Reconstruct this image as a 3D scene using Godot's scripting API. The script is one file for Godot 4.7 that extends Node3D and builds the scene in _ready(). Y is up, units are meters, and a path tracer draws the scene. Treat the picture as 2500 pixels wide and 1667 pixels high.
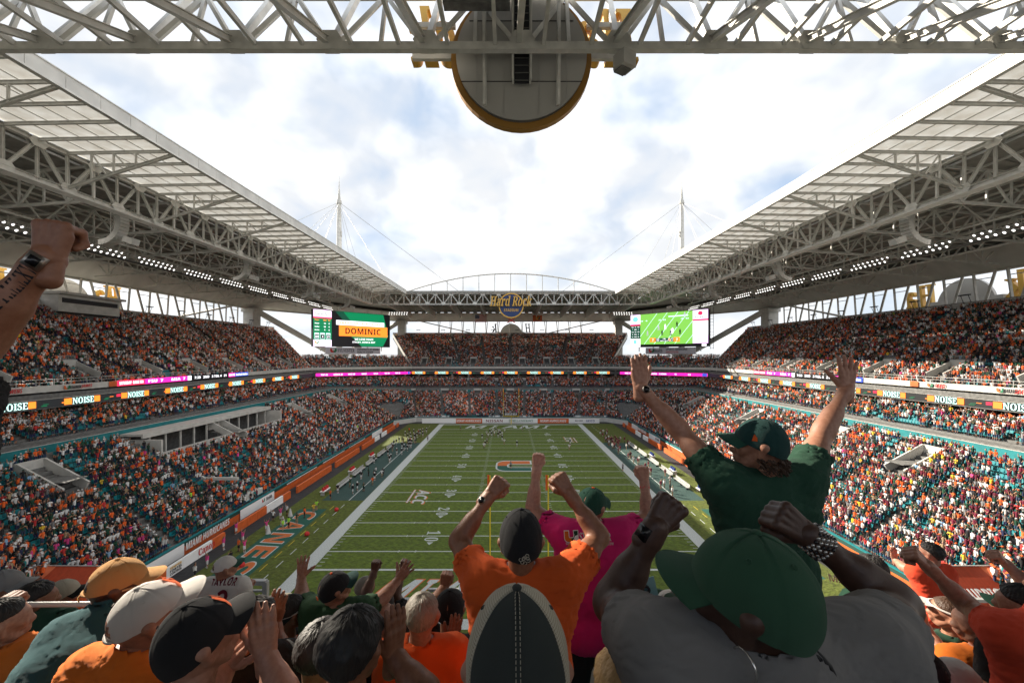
extends Node3D

# ---------- lens: the photograph is 2500 px wide; at() turns a pixel and a distance into a point ----------
const F := 1008.0
const PU := 1241.0
const PV := 864.0
const EYE := Vector3(-0.9, 25.7, 94.9)

var M := {}
var counts := {}
var unit_box: Mesh
var unit_ibeam: Mesh
var unit_tube: Mesh
var rng := RandomNumberGenerator.new()
var font_sans: Font
var font_serif: Font


func at(u: float, v: float, d: float) -> Vector3:
	return EYE + Vector3((u - PU) / F * d, (PV - v) / F * d, -d)


func lin(r: float, g: float, b: float) -> Color:
	return Color(r, g, b).linear_to_srgb()


func numbered(called: String) -> String:
	var n: int = counts.get(called, 0)
	counts[called] = n + 1
	return called if n == 0 else "%s_%03d" % [called, n]


func material(key: String, r: float, g: float, b: float, rough := 0.8, metal := 0.0) -> StandardMaterial3D:
	var m := StandardMaterial3D.new()
	m.resource_name = key
	m.albedo_color = lin(r, g, b)
	m.roughness = rough
	m.metallic = metal
	M[key] = m
	return m


func glow_material(key: String, r: float, g: float, b: float, energy: float) -> StandardMaterial3D:
	var m := material(key, r * 0.3, g * 0.3, b * 0.3, 0.5)
	m.emission_enabled = true
	m.emission = lin(r, g, b)
	m.emission_energy_multiplier = energy
	return m


func noise_texture(freq: float, lo: Color, hi: Color, size := 512, oct := 4, seed_ := 1, kind := FastNoiseLite.TYPE_SIMPLEX_SMOOTH) -> NoiseTexture2D:
	var n := FastNoiseLite.new()
	n.noise_type = kind
	n.seed = seed_
	n.frequency = freq
	n.fractal_octaves = oct
	var t := NoiseTexture2D.new()
	t.width = size
	t.height = size
	t.seamless = true
	t.noise = n
	var g := Gradient.new()
	g.set_color(0, lo)
	g.set_color(1, hi)
	t.color_ramp = g
	return t


func worn(m: StandardMaterial3D, scale_: float, freq := 0.02, lo := 0.72, seed_ := 1) -> StandardMaterial3D:
	# uneven tone: paint, concrete, cloth
	m.albedo_texture = noise_texture(freq, Color(lo, lo, lo), Color(1, 1, 1), 256, 5, seed_)
	m.uv1_triplanar = true
	m.uv1_world_triplanar = true
	m.uv1_scale = Vector3.ONE * scale_
	return m


# ---------- nodes ----------
func tag(o: Node3D, label := "", category := "", group := "", kind := "") -> Node3D:
	if label:
		o.set_meta("label", label)
	if category:
		o.set_meta("category", category)
	if group:
		o.set_meta("group", group)
	if kind:
		o.set_meta("kind", kind)
	return o


func thing(called: String, label: String, category: String, at_ := Vector3.ZERO, turn := 0.0, group := "") -> Node3D:
	var o := Node3D.new()
	o.name = numbered(called)
	add_child(o)
	o.position = at_
	o.rotation.y = turn
	tag(o, label, category, group)
	return o


func part(parent: Node3D, called: String, mesh: Mesh, m: Material, t := Transform3D()) -> MeshInstance3D:
	var o := MeshInstance3D.new()
	o.name = numbered(called) if parent == self else called
	o.mesh = mesh
	o.material_override = m
	o.transform = t
	parent.add_child(o, true)
	return o


func aim(a: Vector3, b: Vector3, w: float, h: float, up := Vector3.UP) -> Transform3D:
	var z := b - a
	var l := z.length()
	z /= l
	var x := up.cross(z)
	if x.length() < 0.001:
		x = Vector3.RIGHT.cross(z)
		if x.length() < 0.001:
			x = Vector3.FORWARD.cross(z)
	x = x.normalized()
	var y := z.cross(x)
	return Transform3D(Basis(x * w, y * h, z * l), (a + b) * 0.5)


func beam(parent: Node3D, called: String, a: Vector3, b: Vector3, w: float, h: float, m: Material, shape: Mesh = null, up := Vector3.UP) -> MeshInstance3D:
	return part(parent, called, shape if shape else unit_box, m, aim(a, b, w, h, up))


func box(parent: Node3D, called: String, c: Vector3, s: Vector3, m: Material, turn := 0.0) -> MeshInstance3D:
	return part(parent, called, unit_box, m, Transform3D(Basis(Vector3.UP, turn) * Basis.from_scale(s), c))


# ---------- mesh tools ----------
class Mb:
	var v := PackedVector3Array()
	var n := PackedVector3Array()
	var c := PackedColorArray()
	var uv := PackedVector2Array()
	var ix := PackedInt32Array()
	var col := Color.WHITE

	func quad(a: Vector3, b: Vector3, cc: Vector3, d: Vector3) -> void:   # a b c d clockwise as seen from the front
		var nn := (cc - a).cross(b - a).normalized()
		var k := v.size()
		v.append_array([a, b, cc, d])
		n.append_array([nn, nn, nn, nn])
		c.append_array([col, col, col, col])
		uv.append_array([Vector2(0, 0), Vector2(1, 0), Vector2(1, 1), Vector2(0, 1)])
		ix.append_array([k, k + 1, k + 2, k, k + 2, k + 3])

	func tri(a: Vector3, b: Vector3, cc: Vector3) -> void:
		var nn := (cc - a).cross(b - a).normalized()
		var k := v.size()
		v.append_array([a, b, cc])
		n.append_array([nn, nn, nn])
		c.append_array([col, col, col])
		uv.append_array([Vector2(0, 0), Vector2(1, 0), Vector2(1, 1)])
		ix.append_array([k, k + 1, k + 2])

	func box(o: Vector3, s: Vector3, t := Basis()) -> void:
		var h := s * 0.5
		var p := []
		for i in 8:
			p.append(o + t * Vector3(h.x if i & 1 else -h.x, h.y if i & 2 else -h.y, h.z if i & 4 else -h.z))
		quad(p[4], p[6], p[7], p[5])
		quad(p[1], p[3], p[2], p[0])
		quad(p[0], p[2], p[6], p[4])
		quad(p[5], p[7], p[3], p[1])
		quad(p[6], p[2], p[3], p[7])
		quad(p[0], p[4], p[5], p[1])

	func ring_tube(points: Array, radii: Array, sides := 8, caps := true, flat := 1.0) -> void:   # a smooth tube through the points
		var base := v.size()
		var prev := Vector3.ZERO
		for i in points.size():
			var p: Vector3 = points[i]
			var d: Vector3 = (points[mini(i + 1, points.size() - 1)] - points[maxi(i - 1, 0)]).normalized()
			if prev == Vector3.ZERO:
				prev = d.cross(Vector3.UP if absf(d.y) < 0.9 else Vector3.RIGHT).normalized()
			var x := (prev - d * prev.dot(d)).normalized()
			prev = x
			var y := d.cross(x)
			for k in sides:
				var a := TAU * k / sides
				var dir := x * cos(a) + y * sin(a) * flat
				v.append(p + dir * float(radii[i]))
				n.append(dir.normalized())
				c.append(col)
				uv.append(Vector2(float(k) / sides, float(i) / points.size()))
		for i in points.size() - 1:
			for k in sides:
				var a0 := base + i * sides + k
				var a1 := base + i * sides + (k + 1) % sides
				ix.append_array([a0, a0 + sides, a1, a1, a0 + sides, a1 + sides])
		if caps:
			for e in [0, points.size() - 1]:
				var cidx := v.size()
				var dd: Vector3 = (points[1] - points[0]) if e == 0 else (points[e - 1] - points[e])
				v.append(points[e])
				n.append(-dd.normalized())
				c.append(col)
				uv.append(Vector2(0.5, 0.5))
				for k in sides:
					var a0: int = base + e * sides + k
					var a1: int = base + e * sides + (k + 1) % sides
					if e == 0:
						ix.append_array([cidx, a0, a1])
					else:
						ix.append_array([cidx, a1, a0])

	func ball(o: Vector3, r: Vector3, seg := 8, rings := 6, t := Basis()) -> void:
		var base := v.size()
		for i in rings + 1:
			var ph := PI * i / rings
			for k in seg + 1:
				var th := TAU * k / seg
				var u := Vector3(sin(ph) * cos(th), cos(ph), sin(ph) * sin(th))
				v.append(o + t * (u * r))
				n.append((t * (u / r)).normalized())
				c.append(col)
				uv.append(Vector2(float(k) / seg, float(i) / rings))
		for i in rings:
			for k in seg:
				var a := base + i * (seg + 1) + k
				ix.append_array([a, a + seg + 2, a + 1, a, a + seg + 1, a + seg + 2])

	func arrays() -> Array:
		var a := []
		a.resize(Mesh.ARRAY_MAX)
		a[Mesh.ARRAY_VERTEX] = v
		a[Mesh.ARRAY_NORMAL] = n
		a[Mesh.ARRAY_COLOR] = c
		a[Mesh.ARRAY_TEX_UV] = uv
		a[Mesh.ARRAY_INDEX] = ix
		return a

	func mesh() -> ArrayMesh:
		var m := ArrayMesh.new()
		m.add_surface_from_arrays(Mesh.PRIMITIVE_TRIANGLES, arrays())
		return m


func make_units() -> void:
	var b := Mb.new()
	b.box(Vector3.ZERO, Vector3.ONE)
	unit_box = b.mesh()
	b = Mb.new()
	b.box(Vector3(0, 0.46, 0), Vector3(1, 0.08, 1))
	b.box(Vector3(0, -0.46, 0), Vector3(1, 0.08, 1))
	b.box(Vector3.ZERO, Vector3(0.1, 0.84, 0.999))
	unit_ibeam = b.mesh()
	b = Mb.new()
	b.ring_tube([Vector3(0, 0, -0.5), Vector3(0, 0, 0.5)], [0.5, 0.5], 10)
	unit_tube = b.mesh()
	var f := SystemFont.new()
	f.font_names = PackedStringArray(["Droid Sans"])
	f.font_weight = 700
	font_sans = f
	f = SystemFont.new()
	f.font_names = PackedStringArray(["Droid Serif"])
	f.font_weight = 700
	font_serif = f


var text_meshes := {}


func lettering(parent: Node3D, called: String, words: String, height: float, m: Material, origin: Vector3, x_axis: Vector3, y_axis: Vector3, width := 0.0, slant := 0.0, serif := false, depth := 0.02) -> MeshInstance3D:
	# words whose capitals are about `height` tall, centred on origin; width > 0 stretches the line to that width
	var key := "%s|%s" % [words, serif]
	if not text_meshes.has(key):
		var t := TextMesh.new()
		t.text = words
		t.font = font_serif if serif else font_sans
		t.font_size = 100
		t.pixel_size = 0.01
		t.depth = 0.02
		t.curve_step = 4.0
		t.horizontal_alignment = HORIZONTAL_ALIGNMENT_CENTER
		t.vertical_alignment = VERTICAL_ALIGNMENT_CENTER
		var am := ArrayMesh.new()
		am.add_surface_from_arrays(Mesh.PRIMITIVE_TRIANGLES, t.get_mesh_arrays())
		text_meshes[key] = [am, am.get_aabb()]
	var got: Array = text_meshes[key]
	var bb: AABB = got[1]
	var sy := height / maxf(bb.size.y, 0.01)
	var sx := sy if width <= 0.0 else width / maxf(bb.size.x, 0.01)
	var x := x_axis.normalized()
	var y := y_axis.normalized()
	var z := x.cross(y).normalized()
	var basis_ := Basis(x * sx, (y + x * slant) * sy, z * (depth / 0.02))
	var c := bb.get_center()
	return part(parent, called, got[0], m, Transform3D(basis_, origin - basis_ * Vector3(c.x, c.y, 0.0) + z * depth * 0.5))


# ---------- camera, sky, sun ----------
var sky_rows := []
const SKY_W := 3072
const SKY_H := 1536
var sky_noise: FastNoiseLite
var sky_fine: FastNoiseLite
var sky_cell: FastNoiseLite
var sky_bumps := []


func sky_row(r: int) -> void:
	var row := PackedFloat32Array()
	row.resize(SKY_W * 3)
	var el := PI * (0.5 - (r + 0.5) / SKY_H)
	var y := sin(el)
	var cy := cos(el)
	if y <= 0.0:
		row.fill(0.30)
		sky_rows[r] = row
		return
	for i in SKY_W:
		var az := TAU * ((i + 0.5) / SKY_W - 0.5)
		var d := Vector3(sin(az) * cy, y, -cos(az) * cy)
		var flat := d / (y + 0.25)
		var w := sky_fine.get_noise_2d(flat.x * 60.0, flat.z * 60.0)
		var big := sky_noise.get_noise_3d(flat.x * 110.0 + w * 14.0, d.y * 90.0, flat.z * 110.0)
		var det := sky_noise.get_noise_3d(d.x * 420.0 + w * 20.0, d.y * 520.0, d.z * 420.0 + 900.0)
		# thin high cloud
		var veil := 0.86 + big * 0.44 + det * 0.36
		var heap := -0.55 + big * 0.5
		for b in sky_bumps:
			var q: float = (d - b[0]).length_squared() * b[1]
			if q < 4.0:
				var e := exp(-q)
				veil += b[2] * e
				heap += b[3] * e
		veil = clampf((veil - 0.20) * 1.25, 0.0, 1.0)
		veil = veil * veil * (3.0 - 2.0 * veil)
		var low := 1.0 - smoothstep(0.0, 0.34, y)
		var blue := Vector3(0.135, 0.215, 0.335).lerp(Vector3(0.30, 0.345, 0.385), low)
		var shade := clampf(0.98 + det * 0.36 - w * 0.20, 0.84, 1.25)
		var c := blue.lerp(Vector3(0.440, 0.445, 0.452) * shade, veil * 0.95)
		# heaped cloud with billowed edges, lit from the sun's side
		if heap > -0.25:
			var cell := (sky_cell.get_noise_3d(d.x * 260.0 + w * 8.0, d.y * 260.0, d.z * 260.0) + 0.49) * 2.2
			var body := heap - cell * 0.55 - det * 0.25
			if body > -0.05:
				var sun_side := (sky_cell.get_noise_3d((d.x - 0.016) * 260.0 + w * 8.0, (d.y + 0.016) * 260.0, d.z * 260.0) + 0.49) * 2.2
				var a := smoothstep(0.0, 0.06, body)
				var lit := clampf(0.97 + (sun_side - cell) * 0.55 - body * 0.16 + det * 0.12, 0.66, 1.25)
				c = c.lerp(Vector3(0.415, 0.42, 0.43) * lit, a)
		var glow := maxf(0.0, d.dot(Vector3(-0.706, 0.519, -0.483)))
		c += Vector3(1.0, 0.97, 0.92) * (0.20 * pow(glow, 3.0) + 0.5 * pow(glow, 40.0))
		row[i * 3] = c.x
		row[i * 3 + 1] = c.y
		row[i * 3 + 2] = c.z
	sky_rows[r] = row


func sky_dir(u: float, v: float) -> Vector3:
	return Vector3((u - PU) / F, (PV - v) / F, -1.0).normalized()


func make_sky() -> PanoramaSkyMaterial:
	sky_noise = FastNoiseLite.new()
	sky_noise.seed = 11
	sky_noise.noise_type = FastNoiseLite.TYPE_SIMPLEX_SMOOTH
	sky_noise.frequency = 0.011
	sky_noise.fractal_octaves = 5
	sky_fine = FastNoiseLite.new()
	sky_fine.seed = 5
	sky_fine.frequency = 0.03
	sky_fine.fractal_octaves = 4
	sky_cell = FastNoiseLite.new()
	sky_cell.seed = 23
	sky_cell.noise_type = FastNoiseLite.TYPE_CELLULAR
	sky_cell.cellular_return_type = FastNoiseLite.RETURN_DISTANCE
	sky_cell.frequency = 0.045
	sky_cell.fractal_octaves = 4
	sky_cell.fractal_gain = 0.55
	# where it is clear, veiled or heaped: [pixel, tightness, veil, heap]
	for b in [[960, 390, 60.0, 0.1, 1.2], [935, 255, 260.0, 0.0, 1.0], [1050, 400, 170.0, 0.0, 0.8], [905, 480, 100.0, 0.2, 0.5], [845, 205, 90.0, -1.3, -0.3], [1110, 250, 55.0, -1.3, -0.4], [1190, 400, 70.0, -0.9, -0.2], [1060, 500, 200.0, -0.3, 0.0],
			[400, 330, 4.0, 0.6, 0.0], [480, 390, 160.0, -0.3, 0.5], [1560, 250, 16.0, -0.34, 0.0], [1800, 180, 16.0, -0.30, 0.0], [1300, 560, 30.0, 0.3, 0.2], [1430, 615, 170.0, 0.2, 1.1], [1500, 470, 60.0, 0.25, 0.5], [1320, 640, 240.0, 0.2, 0.8],
			[1790, 490, 200.0, -1.2, -0.4], [1000, 610, 60.0, -0.15, 0.0], [1260, 330, 50.0, -0.45, -0.2], [1650, 570, 220.0, 0.1, 0.7]]:
		sky_bumps.append([sky_dir(b[0], b[1]), b[2], b[3], b[4]])
	sky_rows.resize(SKY_H)
	var id := WorkerThreadPool.add_group_task(sky_row, SKY_H, -1, true)
	WorkerThreadPool.wait_for_group_task_completion(id)
	var bytes := PackedByteArray()
	for r in SKY_H:
		bytes.append_array(sky_rows[r].to_byte_array())
	sky_rows.clear()
	var im := Image.create_from_data(SKY_W, SKY_H, false, Image.FORMAT_RGBF, bytes)
	var m := PanoramaSkyMaterial.new()
	m.panorama = ImageTexture.create_from_image(im)
	return m


func make_environment() -> void:
	var cam := Camera3D.new()
	cam.name = "camera"
	cam.position = EYE
	var near := 0.05
	cam.set_frustum(near * 1667.0 / F, Vector2((1250.0 - PU) / F * near, (PV - 833.5) / F * near), near, 4000.0)
	add_child(cam)
	cam.current = true
	var sky := Sky.new()
	sky.sky_material = make_sky()
	var e := Environment.new()
	e.background_mode = Environment.BG_SKY
	e.sky = sky
	e.background_energy_multiplier = 1.0
	e.tonemap_mode = Environment.TONE_MAPPER_LINEAR
	e.tonemap_exposure = 2.6
	e.sdfgi_enabled = true
	e.ssao_enabled = true
	e.ssil_enabled = true
	var we := WorldEnvironment.new()
	we.name = "world_environment"
	we.environment = e
	add_child(we)
	var sun := DirectionalLight3D.new()
	sun.name = "sun"
	sun.light_color = Color(1.0, 0.955, 0.88)
	sun.light_energy = 1.6
	sun.light_angular_distance = 0.5
	sun.shadow_enabled = true
	sun.look_at_from_position(Vector3.ZERO, Vector3(1.36, -1.0, 1.0))
	add_child(sun)


# ---------- ground and playing field ----------
func flat_sheet(called: String, x0: float, x1: float, z0: float, z1: float, y: float, m: Material, parent: Node3D = self) -> MeshInstance3D:
	var b := Mb.new()
	b.quad(Vector3(x0, y, z0), Vector3(x1, y, z0), Vector3(x1, y, z1), Vector3(x0, y, z1))
	return part(parent, called, b.mesh(), m)


func make_field() -> void:
	var earth := worn(material("ground", 0.16, 0.16, 0.14, 0.95), 0.05)
	tag(flat_sheet("ground", -2500, 2500, -2500, 2500, -0.30, earth), "", "", "", "structure")
	var asphalt := worn(material("asphalt", 0.030, 0.030, 0.034, 0.9), 0.3)
	tag(flat_sheet("track_apron", -46, 46, -66, 66, -0.004, asphalt), "", "", "", "structure")
	var turf_m := material("turf", 0.128, 0.190, 0.013, 0.95)
	turf_m.albedo_texture = noise_texture(0.02, Color(0.80, 0.78, 0.74), Color(1, 1, 1), 1024, 6, 3)
	turf_m.uv1_triplanar = true
	turf_m.uv1_world_triplanar = true
	turf_m.uv1_scale = Vector3(0.045, 0.045, 0.045)
	turf_m.detail_enabled = true
	turf_m.detail_blend_mode = BaseMaterial3D.BLEND_MODE_MUL
	turf_m.detail_albedo = noise_texture(0.06, Color(0.72, 0.74, 0.66), Color(1, 1, 1), 512, 3, 8)
	turf_m.uv1_triplanar_sharpness = 4.0
	turf_m.normal_enabled = true
	turf_m.normal_scale = 0.5
	var nt := noise_texture(0.08, Color.BLACK, Color.WHITE, 512, 4, 9)
	nt.as_normal_map = true
	nt.bump_strength = 4.0
	turf_m.normal_texture = nt
	# mown strips, five yards each, alternately a shade apart
	var turf := Node3D.new()
	turf.name = "turf_field"
	add_child(turf)
	tag(turf, "", "", "", "structure")
	var turf_b: StandardMaterial3D = turf_m.duplicate()
	turf_b.albedo_color = lin(0.116, 0.172, 0.012)
	var edge: StandardMaterial3D = turf_m.duplicate()
	edge.albedo_color = lin(0.116, 0.150, 0.014)
	for i in 24:
		var z0 := -54.864 + i * 4.572
		flat_sheet("turf_strip", -26.22, 26.22, z0, z0 + 4.572, 0.0, turf_m if i % 2 else turf_b, turf)
	flat_sheet("turf_margin", -37.5, -26.22, -57.0, 57.0, 0.0, edge, turf)
	flat_sheet("turf_margin", 26.22, 37.5, -57.0, 57.0, 0.0, edge, turf)
	flat_sheet("turf_margin", -26.22, 26.22, 54.864, 57.5, 0.0, edge, turf)
	flat_sheet("turf_margin", -26.22, 26.22, -57.5, -54.864, 0.0, edge, turf)

	var chalk := worn(material("field_paint", 0.62, 0.66, 0.64, 0.95), 0.6, 0.05, 0.66)
	var orange := worn(material("orange_paint", 0.62, 0.16, 0.04, 0.95), 0.6, 0.05, 0.7)
	var green := worn(material("green_paint", 0.012, 0.10, 0.07, 0.95), 0.6, 0.05, 0.75)
	material("white_print", 0.80, 0.80, 0.80, 0.7)
	var marks := Node3D.new()
	marks.name = "field_markings"
	add_child(marks)
	tag(marks, "", "", "", "structure")
	var Y := 0.005
	for s in [-1.0, 1.0]:
		flat_sheet("sideline_border", minf(s * 24.384, s * 26.21), maxf(s * 24.384, s * 26.21), -56.6, 56.6, Y, chalk, marks)
	flat_sheet("end_line", -24.384, 24.384, -56.0, -54.864, Y, chalk, marks)
	flat_sheet("end_line", -24.384, 24.384, 54.864, 56.4, Y, chalk, marks)
	for i in 21:
		var z := -45.72 + i * 4.572
		var w := 0.10 if i % 20 else 0.20
		flat_sheet("yard_line", -24.384, 24.384, z - w, z + w, Y, chalk, marks)
	# short ticks of every yard: sidelines and hash marks
	var ticks := Mb.new()
	for i in 101:
		if i % 5 == 0:
			continue
		var z := -45.72 + i * 0.9144
		for x in [-23.9, -6.1, 6.1, 23.9]:
			ticks.quad(Vector3(x - 0.33, Y, z - 0.05), Vector3(x + 0.33, Y, z - 0.05), Vector3(x + 0.33, Y, z + 0.05), Vector3(x - 0.33, Y, z + 0.05))
	for i in 19:
		var z := -41.148 + i * 4.572
		for x in [-15.2, -13.0, 13.0, 15.2]:
			ticks.quad(Vector3(x - 0.05, Y + 0.002, z - 0.3), Vector3(x + 0.05, Y + 0.002, z - 0.3), Vector3(x + 0.05, Y + 0.002, z + 0.3), Vector3(x - 0.05, Y + 0.002, z + 0.3))
	tag(part(marks, "hash_mark", ticks.mesh(), chalk), "", "", "", "stuff")
	# numbers: read from the two long sides
	for i in 9:
		var n := 10 * (i + 1) if i < 5 else 10 * (9 - i)
		var z := 36.576 - i * 9.144
		for s in [-1.0, 1.0]:
			var reading = Vector3(0, 0, 1) * -s
			var up = Vector3(1, 0, 0) * -s
			var x: float = s * 11.6
			var d := str(n)
			for k in 2:
				var side := -1.0 if k == 0 else 1.0
				lettering(marks, "yard_number", d[k], 1.9, chalk, Vector3(x, Y, z) + reading * side * 1.05, reading, up, 1.15, 0.0, true, 0.004)
			var toward := 1.0 if i < 4 else -1.0
			if i != 4:
				var ar := Mb.new()
				var tip := Vector3(x, Y + 0.001, z + toward * 2.75)
				var l := Vector3(x - 0.45, Y + 0.001, z + toward * 1.95)
				var r := Vector3(x + 0.45, Y + 0.001, z + toward * 1.95)
				if toward > 0:
					ar.tri(l, r, tip)
				else:
					ar.tri(r, l, tip)
				part(marks, "direction_arrow", ar.mesh(), chalk)
	# middle emblem: a split U lying across the field
	var em := Node3D.new()
	u_emblem(marks, "midfield_emblem", Vector3(0.4, 0.006, 0), Vector3(0, 0, 1), Vector3(1, 0, 0), 8.2, 7.6, orange, green, chalk)
	em.free()
	# conference letters
	for s in [-1.0, 1.0]:
		var c := Vector3(s * 16.2, 0.006, -s * -19.4 if s < 0 else -25.6)
		c = Vector3(-16.6, 0.006, 20.6) if s < 0 else Vector3(17.2, 0.006, -29.0)
		var rd = Vector3(0, 0, 1) * -s
		var up = Vector3(1, 0, 0) * -s
		lettering(marks, "conference_letters", "ACC", 2.6, orange, c, rd, up, 7.2, 0.25, false, 0.004)
		lettering(marks, "conference_letters", "ACC", 2.2, chalk, c + Vector3(0, 0.006, 0), rd, up, 6.8, 0.25, false, 0.004)
		beam(marks, "conference_bar", c - up * 1.9 - rd * 3.9, c - up * 1.9 + rd * 3.0, 0.42, 0.006, orange)
		beam(marks, "conference_bar", c - up * 1.9 - rd * 3.8 + Vector3(0, 0.006, 0), c - up * 1.9 + rd * 2.9 + Vector3(0, 0.006, 0), 0.28, 0.006, chalk)
	# end zone words
	var xs := [-12.2, -6.0, 0.2, 6.6, 12.4]
	var ws := [6.0, 1.6, 5.6, 6.0, 1.6]
	for k in 5:
		lettering(marks, "end_zone_letter", "MIAMI"[k], 5.2, chalk, Vector3(xs[k], Y, -50.6), Vector3.RIGHT, Vector3.FORWARD, ws[k], 0.30, false, 0.005)
	var nx := [-13.3, -10.3, -7.0, -2.6, 0.6]
	var nw := [3.4, 1.05, 3.6, 3.8, 1.05]
	for k in 5:
		lettering(marks, "end_zone_letter", "MIAMI"[k], 5.4, orange, Vector3(nx[k], Y - 0.002, 50.4), Vector3.RIGHT, Vector3.FORWARD, nw[k] + 0.35, 0.42, false, 0.005)
		lettering(marks, "end_zone_letter", "MIAMI"[k], 5.0, chalk, Vector3(nx[k], Y + 0.004, 50.4), Vector3.RIGHT, Vector3.FORWARD, nw[k], 0.42, false, 0.005)
	# dashed white and yellow limit lines beside the field
	var yellow := worn(material("yellow_paint", 0.55, 0.42, 0.03, 0.95), 0.6, 0.05, 0.75)
	var dashes := Mb.new()
	var dashes_y := Mb.new()
	for s in [-1.0, 1.0]:
		for i in 34:
			var z := 54.0 - i * 3.2
			if absf(z) > 25.0:
				dashes.box(Vector3(s * 28.9, 0.004, z), Vector3(0.12, 0.004, 1.6))
				dashes_y.box(Vector3(s * 30.4, 0.004, z + 0.8), Vector3(0.12, 0.004, 1.7))
	tag(part(marks, "dashed_line", dashes.mesh(), chalk), "", "", "", "stuff")
	tag(part(marks, "dashed_line", dashes_y.mesh(), yellow), "", "", "", "stuff")
	# green team areas with their painted letters
	for s in [-1.0, 1.0]:
		flat_sheet("team_area", minf(s * 26.3, s * 33.6), maxf(s * 26.3, s * 33.6), -24.5, 22.5, Y, worn(material("team_area", 0.035, 0.085, 0.075, 0.95), 0.4, 0.03, 0.7), marks)
		beam(marks, "team_area_line", Vector3(s * 28.9, Y + 0.004, -24.5), Vector3(s * 28.9, Y + 0.004, 22.5), 0.16, 0.004, chalk)
		flat_sheet("word_panel", minf(s * 31.0, s * 35.4), maxf(s * 31.0, s * 35.4), 26.5, 47.8, Y, green, marks)
		var letters := "CANES"
		for k in 5:
			var z := 29.2 + k * 4.0
			var c := Vector3(s * 33.2, Y + 0.003, z if s < 0 else 75.0 - z)
			lettering(marks, "sideline_letter", letters[k], 3.3, chalk, c, Vector3(0, 0, -s), Vector3(-s, 0, 0), 3.3, 0.12, false, 0.003)
			lettering(marks, "sideline_letter", letters[k], 3.0, orange, c + Vector3(0, 0.003, 0), Vector3(0, 0, -s), Vector3(-s, 0, 0), 2.9, 0.12, false, 0.003)


func u_emblem(parent: Node3D, called: String, c: Vector3, right: Vector3, up: Vector3, w: float, h: float, left_m: Material, right_m: Material, edge_m: Material) -> void:
	# a block U split in two halves with an outline; right and up are its own axes
	var n := right.cross(up).normalized()
	for pass_ in 2:
		var grow := 0.10 * w if pass_ == 0 and edge_m else 0.0
		if pass_ == 0 and not edge_m:
			continue
		for s in [-1.0, 1.0]:
			var b := Mb.new()
			var outer := []
			var inner := []
			var t := w * 0.30
			outer.append(Vector2(s * w * 0.5, h * 0.5))
			inner.append(Vector2(s * (w * 0.5 - t), h * 0.5))
			for k in 9:
				var a := PI * 0.5 * k / 8.0
				outer.append(Vector2(s * (w * 0.5 - w * 0.28 + w * 0.28 * cos(a)), -h * 0.5 + w * 0.28 - w * 0.28 * sin(a)))
				inner.append(Vector2(s * maxf(0.0, w * 0.5 - t - 0.12 * w + 0.12 * w * cos(a)), -h * 0.5 + t * 0.9 + 0.12 * w - 0.12 * w * sin(a)))
			outer.append(Vector2(0.0, -h * 0.5))
			inner.append(Vector2(0.0, -h * 0.5 + t * 0.9))
			if grow > 0.0:
				for k in outer.size():
					var oc: Vector2 = outer[k]
					var ic: Vector2 = inner[k]
					var dd := (oc - ic).normalized()
					outer[k] = oc + dd * grow * 0.5
					inner[k] = ic - dd * grow * 0.5
				outer[0].y += grow * 0.5
				inner[0].y += grow * 0.5
			var lift := n * (0.0 if pass_ == 0 else 0.006)
			for k in outer.size() - 1:
				var q := []
				for p in [outer[k], outer[k + 1], inner[k + 1], inner[k]]:
					q.append(c + lift + right * p.x + up * p.y)
				if s > 0:
					b.quad(q[0], q[1], q[2], q[3])
				else:
					b.quad(q[3], q[2], q[1], q[0])
			part(parent, called, b.mesh(), edge_m if pass_ == 0 else (left_m if s < 0 else right_m))


# ---------- the bowl: rows run round an octagon whose corners C1 (long side) and C2 (end) move outwards row by row ----------
const LOWER_ROWS := 33
const UPPER_ROWS := 30


func lower_row(i: float) -> Array:   # [side offset, side height, end offset, end height]
	if i <= 22.0:
		return [0.85 * i, 1.6 + 0.49 * i, 0.80 * i, 1.6 + 0.355 * i]
	var j := i - 22.0
	return [20.3 + 0.85 * j, 13.5 + 0.27 * j, 19.2 + 0.85 * j, 10.7 + 0.36 * j]


func upper_row(j: float) -> Array:
	return [27.0 + 0.83 * j, 20.0 + 0.50 * j, 27.0 + 0.83 * j, 19.4 + 0.52 * j]


func corner_lower(r: Array) -> Array:   # [C1.x, C1.z, C2.x, C2.z] as positive distances
	return [43.0 + r[0], 54.0 - 0.148 * r[0], 36.0 + 0.296 * r[2], 62.0 + r[2]]


func corner_upper(r: Array) -> Array:
	return [43.0 + r[0], 50.0 + 0.80 * (r[0] - 27.0), 44.0 + 0.62 * (r[2] - 27.0), 62.0 + r[2]]


func ring_points(c: Array, r: Array) -> Array:
	# far-left ... round the far end to the near-right and back: the eight corners in order, seen from above clockwise
	var ys: float = r[1]
	var ye: float = r[3]
	return [Vector3(-c[0], ys, c[1]), Vector3(-c[0], ys, -c[1]), Vector3(-c[2], ye, -c[3]), Vector3(c[2], ye, -c[3]), Vector3(c[0], ys, -c[1]), Vector3(c[0], ys, c[1]), Vector3(c[2], ye, c[3]), Vector3(-c[2], ye, c[3])]


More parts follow.
